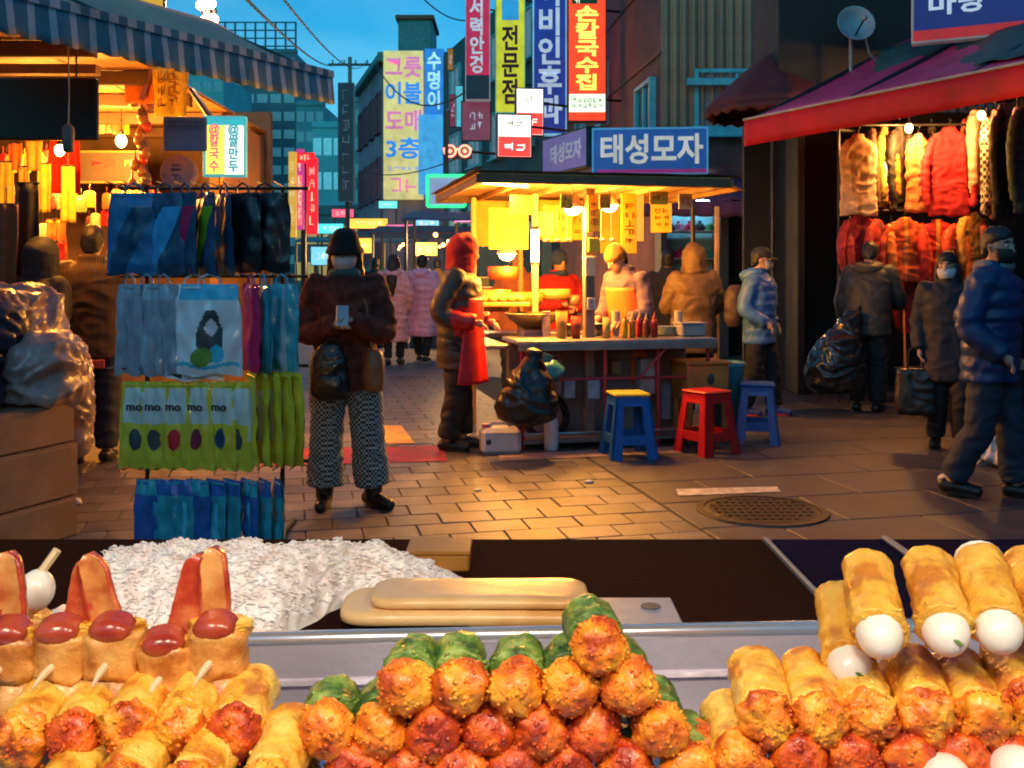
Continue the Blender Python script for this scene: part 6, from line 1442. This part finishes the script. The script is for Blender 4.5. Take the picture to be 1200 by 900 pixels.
# ------------------------------------------------------------------ snack counter the camera looks across
CT = 1.0; CB = 1.527
ctr = thing('snack_counter', 'dark snack stall counter with steel front in the foreground', 'counter', (0, 1.0, 0))
M_cdk = mat('dark brown counter', (.020, .006, .005), .9, var=.3, sc=4, bump=.1, bsc=60, spec=.02); M_cnv = mat('navy counter sheet', (.005, .005, .026), .9, var=.3, sc=5, bump=.2, bsc=30, spec=.02)
xs = at(945, 0, 1.3).x
MB().box(((-1.25 + xs) / 2, .3235, CT - .02), (xs + 1.25, .407, .04), .003).build('rear_worktop', M_cdk, ctr)
MB().box(((xs + .012 + 1.25) / 2, .3235, CT - .02), (1.25 - xs - .012, .407, .04), .003).build('rear_worktop', M_cnv, ctr)
MB().box((xs + .004, .3235, CT - .004), (.007, .405, .016), .002).build('joint_strip', mat('grey joint', (.22, .21, .22), .5), ctr)
MB().box((at(1075, 0, 1.4).x, .45, CT + .003), (.012, .15, .006), .002).build('joint_strip', mat('grey joint', (.22, .21, .22)), ctr)
MB().box((0, .05, .45), (2.5, .9, .86), .01).build('cabinet', mat('steel cabinet', (.3, .3, .31), .4, .7, bump=.1), ctr)
for sx in (-1, 1):
    for y in (-.35, .48): MB().box((sx * 1.2, y, 1.15), (.05, .05, 2.3), .006).build('stall_post', M_steel, ctr)
for y in (-.35, .48): MB().box((0, y, 2.28), (2.35, .05, .05), .006).build('stall_rail', M_steel, ctr)
MB().box((0, -.02, 2.22), (.05, .78, .05), .006).build('lamp_rail', M_steel, ctr)
MB().sheet(lambda u, v: ((u - .5) * 2.7, -.6 + v * 1.3, 2.33 + .06 * v + .02 * noise.noise(Vector((u * 5, v * 4, 9)))), 20, 12, 0, .008).build('added_shade_sheet', mat('added shade tarpaulin', (.3, .3, .32), .6, bump=.2), ctr, True)  # unseen sheet added overhead to keep sky light off the food
# steel tray
M_tray = mat('tray steel', (.6, .56, .66), .38, .6, var=.12, sc=5, bump=.12, bsc=70)
tr = thing('food_tray', 'long stainless steel tray holding the fried snacks', 'tray', (0, .95, 0))
z0 = .925; zl = at(0, 752, 1.07).z
yaw_t = -.0
def ty(x): return .12 + x * .055         # the back lip runs slightly away to one side
MB().slab((-1.1, -.45, z0), (1.1, -.45, z0), (1.1, ty(1.1), z0), (-1.1, ty(-1.1), z0), (0, 0, .006)).build('tray_floor', M_tray, tr)
MB().slab((-1.1, ty(-1.1), z0), (1.1, ty(1.1), z0), (1.1, ty(1.1) + .012, zl), (-1.1, ty(-1.1) + .012, zl), (0, .006, 0)).build('back_wall', M_tray, tr)
MB().tube([(-1.1, ty(-1.1) + .02, zl), (1.1, ty(1.1) + .02, zl)], .0095, 10).build('rolled_lip', mat('lip steel', (.7, .68, .7), .25, .75), tr, True)
MB().slab((-1.1, ty(-1.1) + .005, z0 + .045), (1.1, ty(1.1) + .005, z0 + .045), (1.1, ty(1.1) + .007, z0 + .05), (-1.1, ty(-1.1) + .007, z0 + .05), (0, -.006, 0)).build('pressed_ridge', M_tray, tr)
MB().slab((-1.1, -.45, z0), (1.1, -.45, z0), (1.1, -.46, z0 + .06), (-1.1, -.46, z0 + .06), (0, -.006, 0)).build('front_wall', M_tray, tr)
for (x0_, x1_, lb) in ((-.43, -.2, 'left'), (-.2, .2, 'mid'), (.2, .5, 'right')):
    r_ = thing('wire_stand', {'left': 'low steel stand under the sausage and roll pile', 'mid': 'low steel stand under the pyramid of green rolls', 'right': 'low steel stand under the egg rolls'}[lb], 'stand', (0, .82, z0 + .006))
    zt_ = .058
    MB().box(((x0_ + x1_) / 2, .02, zt_ - .003), (x1_ - x0_ - .01, .2, .006), .002).build('stand_top', M_tray, r_)
    for sx in (x0_ + .02, x1_ - .02):
        for sy in (-.06, .1): MB().tube([(sx, sy, 0), (sx, sy, zt_ - .005)], .005, 6).build('leg', M_tray, r_)

# ---- food shapes
def golden(name, a, b, c_, sc=24, rough=.42, bump=.6):
    m_ = mat(name, a, rough, var=.1, sc=sc, bump=bump * .7, bsc=110, jit=.12, coat=.22)
    n_ = m_.node_tree.nodes; bp_ = next(x for x in n_ if x.type == 'BUMP'); vo = n_.new('ShaderNodeTexVoronoi'); vo.inputs['Scale'].default_value = 420; vo.feature = 'SMOOTH_F1'
    b2 = n_.new('ShaderNodeBump'); b2.inputs['Strength'].default_value = bump * .55; b2.inputs['Distance'].default_value = .002; tt = n_.new('ShaderNodeTexCoord')
    m_.node_tree.links.new(tt.outputs['Object'], vo.inputs['Vector']); m_.node_tree.links.new(vo.outputs['Distance'], b2.inputs['Height']); m_.node_tree.links.new(bp_.outputs[0], b2.inputs['Normal']); m_.node_tree.links.new(b2.outputs[0], n_['Principled BSDF'].inputs['Normal'])
    m_.node_tree.nodes['Principled BSDF'].inputs['Coat Roughness'].default_value = .18
    n = m_.node_tree.nodes; l = m_.node_tree.links.new
    nz_ = n.new('ShaderNodeTexNoise'); nz_.inputs['Scale'].default_value = sc * 1.6; nz_.inputs['Detail'].default_value = 6
    t = n.new('ShaderNodeTexCoord'); oi = n.new('ShaderNodeObjectInfo'); ad = n.new('ShaderNodeVectorMath'); ad.operation = 'ADD'
    l(t.outputs['Object'], ad.inputs[0]); l(oi.outputs['Location'], ad.inputs[1]); l(ad.outputs[0], nz_.inputs['Vector'])
    cr_ = n.new('ShaderNodeValToRGB'); e = cr_.color_ramp.elements; e[0].position = .36; e[0].color = (*c_, 1); e[1].position = .64; e[1].color = (*b, 1); k_ = cr_.color_ramp.elements.new(.48); k_.color = (*a, 1)
    l(nz_.outputs['Fac'], cr_.inputs[0]); l(cr_.outputs[0], n['Principled BSDF'].inputs['Base Color'])
    return m_
M_batter = golden('golden batter', (.82, .43, .04), (.9, .58, .11), (.55, .17, .012), 22)
M_tofu = golden('yellow fried skin', (.74, .36, .03), (.82, .48, .07), (.5, .17, .012), 20, .5, .5)
M_meat = golden('orange fried meat', (.80, .20, .008), (.92, .42, .03), (.46, .06, .005), 26)
M_meatr = golden('red fried meat', (.66, .075, .004), (.82, .2, .012), (.34, .022, .004), 26)
M_green = golden('green leaf wrap', (.11, .21, .022), (.28, .38, .08), (.035, .09, .01), 34, .5)
M_egg = mat('egg white', (.84, .78, .70), .32, var=.05, sc=12, sss=.3, coat=.2)
M_saus = golden('glossy sausage', (.33, .035, .018), (.42, .07, .03), (.2, .016, .01), 18, .22, .1)
M_bacon = golden('red crab stick', (.46, .05, .018), (.6, .16, .05), (.3, .022, .01), 20, .3, .25)
M_cut = golden('tan cut face', (.58, .2, .05), (.7, .33, .1), (.44, .09, .025), 22, .3, .15)
M_fish = golden('tan fish cake', (.64, .27, .055), (.76, .4, .11), (.44, .13, .02), 22, .32, .4)
M_pick = mat('pale wood pick', (.72, .55, .33), .6, var=.15, sc=30)
def log(r, L_, rough_, seed, dome0=.5, dome1=.35, n=36, m=34, ragged=0., folds=0., crumbs=0):
    """a lumpy log along +Y, front end at y=0"""
    q = MB(); rg = []; off = Vector((seed * 5.3, seed * 2.7, seed))
    for i in range(m + 1):
        t = i / m
        if t < .22: a = t / .22; y = -r * dome0 * math.cos(max(.04, a) * math.pi / 2); rr = r * math.sin(max(.04, a) * math.pi / 2)
        elif t > .82: a = (t - .82) / .18; y = L_ + r * dome1 * math.sin(a * math.pi / 2); rr = r * math.cos(min(.97, a) * math.pi / 2) ** .8
        else: y = L_ * (t - .22) / .6; rr = r
        ring = []
        for j in range(n):
            an = 2 * math.pi * j / n; v_ = Vector((math.cos(an), 0, math.sin(an)))
            p_ = Vector((v_.x * rr, y, v_.z * rr))
            d = noise.noise(p_ * 48 + off) * .55 + (abs(noise.noise(p_ * 110 + off)) - .2) * .7 + noise.noise(p_ * 230 + off) * .15
            if folds: d += folds * (1 - 3 * abs(noise.noise(Vector((v_.x * 2.2, y * 14, v_.z * 2.2)) + off))) + folds * .8 * (1 - 3 * abs(noise.noise(Vector((v_.x * .9, y * 60, v_.z * .9)) + off * 1.7)))
            f_ = rough_ * (1 + ragged * max(0, 1 - abs(t - .2) / .12) * 2)
            nrm = Vector((v_.x, -1.2 if t < .15 else (.8 if t > .9 else 0), v_.z)).normalized()
            ring.append(p_ + nrm * d * r * f_)
        rg.append(ring)
    q.rings(rg); rc = random.Random(seed)
    for k in range(crumbs):
        c_ = Vector(rc.choice(rc.choice(rg[1:int(m * .45)]))); z = r * rc.uniform(.05, .15); Rm = Euler((rc.uniform(0, 6), rc.uniform(0, 6), rc.uniform(0, 6))).to_matrix()
        ax = [Rm @ Vector(v) * z * rc.uniform(.6, 1.5) for v in ((1, 0, 0), (-1, 0, 0), (0, 1, 0), (0, -1, 0), (0, 0, .6), (0, 0, -.6))]
        q.add([c_ + a for a in ax], [(0, 2, 4), (2, 1, 4), (1, 3, 4), (3, 0, 4), (2, 0, 5), (1, 2, 5), (3, 1, 5), (0, 3, 5)])
    return q
# meat-ended rolls in green leaf: body + filling as parts
gr_w = [log(.0218, .036, .18, s_, .1, .45, folds=.3, crumbs=24).mesh('leaf_wrap', M_green, True) for s_ in range(4)]
gr_m = [log(.0220, .012, .36, 10 + s_, .75, .1, crumbs=90).mesh('meat_end', M_meat, True) for s_ in range(5)]
gr_r = [log(.0220, .012, .36, 20 + s_, .75, .1, crumbs=90).mesh('meat_end', M_meatr, True) for s_ in range(4)]
FY = .80
def leaf_roll(label, px, py, red, i, tilt=0., yaw=0., Y=FY):
    p = at(px, py, Y)
    r_ = thing('leaf_roll', label, 'fried roll', p, 0, 'green leaf rolls in the pyramid'); r_.rotation_euler = (tilt, 0, yaw)
    link('leaf_wrap', gr_w[i % 4], r_, (0, .020, 0), (0, random.uniform(-3, 3), 0)); link('meat_end', (gr_r if red else gr_m)[i % 4], r_, (0, 0, 0), (0, random.uniform(-3, 3), 0))
leaf_roll('topmost green leaf roll crowning the pyramid', 703, 760, 0, 0, R(3), R(5))
for i, (px, py, w_) in enumerate(((474, 808, ''), (540, 806, ''), (604, 808, ''), (668, 808, ''), (737, 806, ''))):
    leaf_roll(['green leaf roll at the stepped end of the second layer', 'green leaf roll with a drip of batter in the second layer', 'green leaf roll in the middle of the second layer', 'green leaf roll under one side of the topmost roll', 'darker orange ended leaf roll under the other side of the topmost roll'][i], px, py, 0 if i != 4 else 0, i + 1, R(3 + 2 * (i % 2)), R(random.uniform(-6, 6)))
for i, px in enumerate((384, 447, 510, 571, 633, 696, 774)):
    leaf_roll(['green leaf roll at the low end of the third layer', 'green leaf roll with frayed batter in the third layer', 'red ended leaf roll in the third layer', 'red ended leaf roll in the third layer', 'red ended leaf roll in the third layer', 'red ended leaf roll in the third layer', 'bright orange ended leaf roll ending the third layer by the bare tray'][i], px, 858, 2 <= i <= 5, i + 2, R(2), R(random.uniform(-5, 5)), FY + .005 * (i % 2))
for i, px in enumerate((415, 479, 541, 604, 665, 735, 808)):
    leaf_roll('red ended leaf roll in the lowest visible layer' if i < 6 else 'orange ended leaf roll ending the lowest visible layer', px, 903, i < 6, i, R(3), R(random.uniform(-5, 5)))
for i, (px, py) in enumerate(((346, 912), (822, 884))):
    leaf_roll(['leaf roll lying aside with its green flank showing by the rolls', 'half hidden leaf roll with its green back against the bare tray'][i], px, py, 0, i, R(10), R(40 if i == 0 else -50), FY + .03)
# yellow rolls, both sides
ro_b = [log(.0216, .060, .12, 30 + s_, .15, .35, folds=.4, crumbs=10).mesh('fried_skin', M_batter, True) for s_ in range(5)]
ro_e = [log(.0212, .010, .42, 40 + s_, .6, .1, ragged=.6, crumbs=90).mesh('ragged_end', M_meat, True) for s_ in range(5)]
ro_er = [log(.0212, .010, .38, 50 + s_, .6, .1, crumbs=90).mesh('ragged_end', M_meatr, True) for s_ in range(3)]
def yellow_roll(label, px, py, i, tilt, yaw, group, Y=FY, red=False, sc_=1.0):
    r_ = thing('fried_roll', label, 'fried roll', at(px, py, Y), 0, group); r_.rotation_euler = (tilt, 0, yaw); r_.scale = (sc_,) * 3
    a_ = link('fried_skin', ro_b[i % 5], r_, (0, .012, 0), (0, i * 1.3, 0)); link('ragged_end', (ro_er if red else ro_e)[i % 3 if red else i % 5], r_, (0, 0, 0), (0, i * 2.1, 0))
g_l = 'yellow rolls under the sausages'; g_r = 'yellow rolls below the egg rolls'
for i, (px, py) in enumerate(((22, 866), (86, 868), (149, 858), (211, 858), (273, 862))):
    yellow_roll(['fried yellow roll at the outer end of the row under the sausages', 'fried yellow roll with a dark red end under the sausages', 'pale fried yellow roll in the middle of the row under the sausages', 'fried yellow roll under the open sausages', 'largest fried yellow roll ending the row beside the bare tray'][i], px, py, i, R(8), R(2 + 2 * (i % 2)), g_l, .8, i in (1, 4), 1.0)
for i, (px, py) in enumerate(((62, 945), (142, 926), (224, 928), (312, 926))):
    yellow_roll(['pale batter ball at the outer end in front of the yellow rolls', 'rough pale batter ball in front of the yellow rolls', 'golden batter ball in front of the largest yellow roll', 'small yellow roll leaning at the edge of the bare tray'][i], px, py, i + 2, R(14), R(-5), g_l, .76)
for i, (px, py) in enumerate(((900, 846), (963, 848), (1020, 846), (1090, 842), (1150, 846), (1212, 830))):
    yellow_roll(['frayed yellow roll nearest the bare tray below the egg rolls', 'yellow roll with a split orange end below the egg rolls', 'yellow roll with a dark red crack below the egg rolls', 'smooth yellow roll with crumpled end below the egg rolls', 'yellow roll with parsley flecks below the egg rolls', 'yellow roll at the outer end below the egg rolls'][i], px, py, i + 1, R(10), R(-5 - i), g_r, .8, False, 1.04)
for i, px in enumerate((868, 938, 1004, 1066, 1130, 1192)):
    yellow_roll('red brown ended roll in the bottom row under the yellow rolls' if i else 'orange battered roll at the foot of the pile by the bare tray', px, 893, i, R(6), R(-3), g_r, .795, i > 0)
for i, (px, py) in enumerate(((1112, 948), (1196, 938))):
    r_ = thing('egg_roll', ['egg ended roll peeping up at the bottom edge', 'second egg ended roll peeping up at the bottom edge'][i], 'egg roll', at(px, py - 36, .775)); r_.rotation_euler = (R(-40), 0, R(-5)); link('fried_skin', ro_b[i], r_, (0, .02, 0)); MB().ball((0, .012, 0), (.021, .026, .021), 16, 12).build('egg_end', M_egg, r_, True)
# egg rolls standing on top
eg_b = [log(.0212, .084, .10, 60 + s_, .02, .12, ragged=.8, folds=.5, crumbs=14).mesh('fried_skin', M_tofu, True) for s_ in range(4)]
for i, (px, py, yaw, tl, Y) in enumerate(((1033, 757, -13, 20, .80), (1112, 754, -13, 21, .80), (1174, 752, -15, 22, .80), (1234, 745, -17, 17, .8), (998, 792, -12, 20, .835))):
    r_ = thing('egg_roll', ['egg ended roll at the inner side of the top row', 'egg ended roll with a parsley fleck in the top row', 'taller egg ended roll with a torn rim in the top row', 'egg ended roll at the outer side of the top row', 'egg ended roll tucked lower behind the inner one'][i], 'egg roll', at(px, py, Y), 0, 'egg rolls on top of the yellow rolls'); r_.rotation_euler = (R(tl), 0, R(yaw))
    link('fried_skin', eg_b[i % 4], r_, (0, .016, 0), (0, i * .8, 0)); MB().ball((0, .018, 0), (.0192, .026, .0192), 20, 14).build('egg_end', M_egg, r_, True)
    if i in (1, 4): MB().ball((.006, -.0055, .006), (.005, .002, .0016), 6, 4, Matrix.Rotation(.6, 3, 'Y')).build('parsley_fleck', M_green, r_)
    if i == 2: MB().lathe([(.0195, .0), (.021, .004), (.016, .007), (0, .008)], (0, .1, 0), 16, rot=Matrix.Rotation(R(-90), 3, 'X')).build('egg_top', M_egg, r_, True)
# sausage parcels: fish cake band, sausage through it, two upright crab sticks, pick
def parcel(label, px, py, Y, i, sticks, wr=.026):
    r_ = thing('sausage_parcel', label, 'sausage parcel', at(px, py, Y), random.uniform(-.15, .15), 'sausage parcels stacked beside the white heap')
    q = MB(); off = Vector((i * 3.1, 2, 1))
    rg = []
    for k_ in range(9):
        t = k_ / 8; rr = wr * (1 - .08 * math.sin(math.pi * t))
        if k_ in (0, 8): rr *= .93
        rg.append([Vector((rr * math.cos(2 * math.pi * j / 26) * 1.05, rr * .8 * math.sin(2 * math.pi * j / 26), -.018 + .036 * t + .009 * noise.noise(Vector((j * .3, t * 2, i))))) * (1 + .09 * noise.noise(Vector((j * .45, t * 3, i)))) for j in range(26)])
    q.rings(rg); q.build('fish_cake_band', M_fish, r_, True)
    rg = [[Vector((wr * .92 * math.cos(2 * math.pi * j / 24), wr * .72 * math.sin(2 * math.pi * j / 24), z)) for j in range(24)] for z in (-.052, -.046, -.019)]
    MB().rings(rg).build('lower_block', M_fish, r_, True)
    sg_ = log(.0138, .014, .06, 70 + i, .7, .6).build('sausage', M_saus, r_, True); sg_.location = (.0, -.012, .022); sg_.scale = (1.3, 1, .78); sg_.rotation_euler = (R(12), 0, R(random.uniform(-15, 15)))
    bk = log(.026, .02, .25, 75 + i, .3, .3).build('frilled_rim', M_batter, r_, True); bk.location = (0, .008, .012); bk.rotation_euler = (R(80), 0, 0); bk.scale = (1.02, .5, .8)
    MB().tube([(0, -.012, -.003), (-.003, -.028, -.007), (-.006, -.041, -.013)], [.0034, .0032, .0008], 7).build('pick', M_pick, r_)
    for k_, (dx, lean_, ln) in enumerate(sticks):
        q = MB(); rg = []
        for j in range(12):
            t = j / 11; w_ = .0138 * (1 - .08 * t) * (1 if 0 < j < 11 else .8); w_ *= math.sqrt(max(.1, 1 - max(0, (t - .78) / .22) ** 2)); wob = .0016 * noise.noise(Vector((t * 6, i, k_)))
            rg.append([Vector((w_ * math.cos(a_) + wob, -.004 - .001 * math.cos(a_ * 2) if math.sin(a_) < 0 else .013 * math.sin(a_), ln * t)) for a_ in [2 * math.pi * z_ / 18 for z_ in range(18)]])
        q.rings(rg)
        cut_ = (i + k_) % 2 == 0
        q.m = [1 if cut_ and sum(q.v[v_][1] for v_ in f_) / len(f_) < -.003 and abs(sum(q.v[v_][0] for v_ in f_) / len(f_)) < .0088 else 0 for f_ in q.f]
        o_ = q.build('crab_stick', [M_bacon, M_cut], r_, True); o_.location = (dx, .012, .01); o_.rotation_euler = (R(-6), lean_, 0)
for i, (px, py, st, lb) in enumerate(((14, 768, ((-.004, -.15, .075),), 'sausage parcel at the outer end with one broad red crab stick'), (74, 766, ((.006, .14, .07),), 'sausage parcel with a single knobbly red crab stick'), (132, 764, ((-.004, -.3, .074),), 'sausage parcel with a crab stick leaning against its neighbour'), (196, 780, ((.006, .2, .082),), 'lower sausage parcel with its sausage facing out'), (255, 762, ((-.004, -.1, .074),), 'sausage parcel ending the row beside the white heap'))):
    parcel(lb, px, py, .86, i, st)
for i, (px, py) in enumerate(((42, 692),)):
    r_ = thing('egg_skewer', ['small egg on a stick behind the outer parcels', 'plain boiled egg behind the leaning crab stick', 'pale egg piece at the end behind the parcels'][i], 'egg', at(px, py, .95)); r_.rotation_euler = (R(-10), random.uniform(-.2, .2), 0)
    MB().ball((0, 0, 0), (.017, .017, .02), 16, 12).build('egg_half', M_egg, r_, True); b_ = log(.0185, .05, .2, 80 + i, .3, .3).build('fried_skin', M_batter, r_, True); b_.location = (0, -.03, -.034)
    if i == 0: MB().tube([(0, 0, .016), (.01, 0, .04)], .0042, 6).build('stick', M_pick, r_)
# low support row under the parcels
for i in range(5):
    yellow_roll('fried roll bedded underneath the sausage parcels', 8 + i * 62, 846, i, R(0), 0, g_l, .885, False, 1.0)

# ---- behind the tray: white heap, fish cake slabs, cutting board, wooden block
def heap():
    def top_py(px):
        for (a_, ya), (b_, yb) in (((60, 745), (105, 690)), ((105, 690), (135, 634)), ((135, 634), (440, 633)), ((440, 633), (500, 655)), ((500, 655), (552, 690)), ((552, 690), (600, 735))):
            if a_ <= px <= b_: return ya + (yb - ya) * (px - a_) / (b_ - a_)
        return 760
    q = MB()
    def f(u, v):
        pxr = 62 + (552 - 62) * u                                  # column named by where its crest shows
        k_ = min(1, max(0, (pxr - 330) / 110)); k_ = k_ * k_ * (3 - 2 * k_)
        yf = 1.088 + .15 * k_; yc = yf + .11 - .05 * k_; x = (pxr - CX) / F * yc
        x += .004 * noise.noise(Vector((u * 40, v * 30, 3)))
        h_ = max(.002, CZ - (top_py(pxr) - HY) / F * yc - CT)
        yr = min(1.49, yc + .02 + h_ * 2.4); y = yf + (yr - yf) * v
        if y < yc: t = (y - yf) / (yc - yf); s_ = math.sin(t * math.pi / 2) ** .8
        else: t = (y - yc) / (yr - yc); s_ = max(0, 1 - t) ** .8 * (1 - .45 * math.sin(math.pi * t))
        z = CT + .001 + h_ * s_
        a_ = min(1, h_ * s_ / .012)
        z += a_ * (.008 * noise.noise(Vector((x * 38, y * 38, 1))) + .004 * noise.noise(Vector((x * 90, y * 90, 1))) + .0015 * noise.noise(Vector((x * 260, y * 260, 7))) - .004)
        return (x, y + a_ * .004 * noise.noise(Vector((x * 150, z * 150, 4))), z)
    q.sheet(f, 230, 150)
    return q
M_rice = golden('white shreds', (.86, .80, .78), (.9, .87, .86), (.8, .68, .64), 30, .6, .15)
hq = heap(); pts = [Vector(v) for v in hq.v]
o = tag(hq.build('white_shred_heap', M_rice, None, True), 'heap of white shredded salad behind the steel tray', 'food heap')
sq = MB(); rs = random.Random(12); tall = [p for p in pts if p.z > CT + .012 and p.y < 1.36]
for k in range(7000):
    p = rs.choice(tall) + Vector((rs.uniform(-.003, .003), rs.uniform(-.003, .003), .0012)); a = rs.uniform(0, 6.283); L_ = rs.uniform(.004, .011); d = Vector((math.cos(a), math.sin(a) * .5, rs.uniform(-.5, .5))) * L_; b = Vector((rs.uniform(-1, 1), rs.uniform(-1, 1), rs.uniform(.1, 1))) * L_ * .18
    sq.tube([p - d * .5, p + b, p + d * .5], [.0006, .0010, .0006], 4)
stuff(sq.build('shreds', M_rice, o, True))
M_slabf = golden('tan fish cake slab', (.72, .42, .16), (.78, .5, .22), (.62, .32, .10), 6, .35, .1)
def slab_(label, px0, px1, py, Y, d, h, z, mm):
    a_, b_ = at(px0, py, Y), at(px1, py, Y); w_ = b_.x - a_.x
    q = MB(); rg = []
    n_ = 40
    for zz, ins in ((0, .006), (h * .25, 0), (h * .75, 0), (h, .007), (h, .02)):
        ring = []
        for j in range(n_):
            an = 2 * math.pi * j / n_; c_, s_ = math.cos(an), math.sin(an)
            ring.append(((w_ / 2 - ins) * math.copysign(abs(c_) ** .45, c_), (d / 2 - ins) * math.copysign(abs(s_) ** .5, s_), zz + .0015 * math.sin(an * 3)))
        rg.append(ring)
    q.rings(rg)
    return tag(link('fish_cake_slab', q.mesh('fish_cake_slab', mm, True), None, ((a_.x + b_.x) / 2, Y + d / 2, z)), label, 'fish cake')
# pale cutting board under the slabs
cbz = CT
r_ = thing('cutting_board', 'pale grey cutting board under the fish cake slabs', 'cutting board', (0, 0, cbz))
xa_, xb_ = at(560, 0, 1.17).x, at(812, 0, 1.14).x
MB().box(((xa_ + xb_) / 2 - .01, 1.175, .003), (xb_ - xa_, .12, .006), .002).build('board', mat('grey white board', (.3, .3, .34), .45, var=.08, sc=12, bump=.1), r_)
MB().lathe([(.008, 0), (.012, 0), (.012, .001), (.008, .001)], (xb_ - .04, 1.2, .0062), 16).build('hanging_hole', mat('dark print', (.03, .05, .07)), r_)
slab_('lower tan fish cake slab on the cutting board', 392, 700, 745, 1.12, .11, .017, CT + .0065, M_slabf)
slab_('upper tan fish cake slab set back on the lower one', 430, 692, 730, 1.127, .095, .013, CT + .0240, M_slabf)
r_ = thing('wooden_block', 'orange brown wooden box beside the white heap', 'box', (at(516, 0, 1.4).x, 1.39, CT))
M_op = mat('orange plywood', (.3, .12, .012), .5, var=.2, bump=.1)
MB().box((0, 0, .012), (.085, .07, .024), .003).build('box_body', M_op, r_); MB().box((0, .0, .0265), (.088, .073, .005), .001).build('box_lid', M_op, r_)
# hanging stall lamps above the counter
for i, x in enumerate((-.42, .02, .46)):
    r_ = thing('stall_lamp', ['enamel stall lamp hung above the sausages', 'enamel stall lamp hung above the leaf rolls', 'enamel stall lamp hung above the egg rolls'][i], 'lamp', (x * 1.1, .28, 1.80)); r_.rotation_euler = (R(36), 0, 0)
    MB().lathe([(.02, .14), (.035, .13), (.05, .09), (.14, .0), (.143, -.004), (.136, -.002), (.045, .085), (.03, .12)], n=28, cap=False).build('shade', mat('white enamel', (.7, .7, .68), .35), r_, True)
    MB().ball((0, 0, .03), (.035, .035, .045), 14, 10).build('bulb', em('stall bulb glow', (1., .86, .66), 12), r_, True)
    MB().tube([(0, 0, .13), (0, -.02, .2), (0, .12, .56)], .006, 6).build('cord', DS, r_)
    l_ = bpy.data.objects.new('stall_light', bpy.data.lights.new('stall_light', 'SPOT')); l_.data.energy = 21; l_.data.color = (1., .80, .56); l_.data.spot_size = R(115); l_.data.spot_blend = .5; l_.data.shadow_soft_size = .09
    l_.location = (0, 0, -.03); l_.parent = r_; PEND.append(l_)
# ------------------------------------------------------------------ evaluate the soft shapes and lettering, link everything
finish()
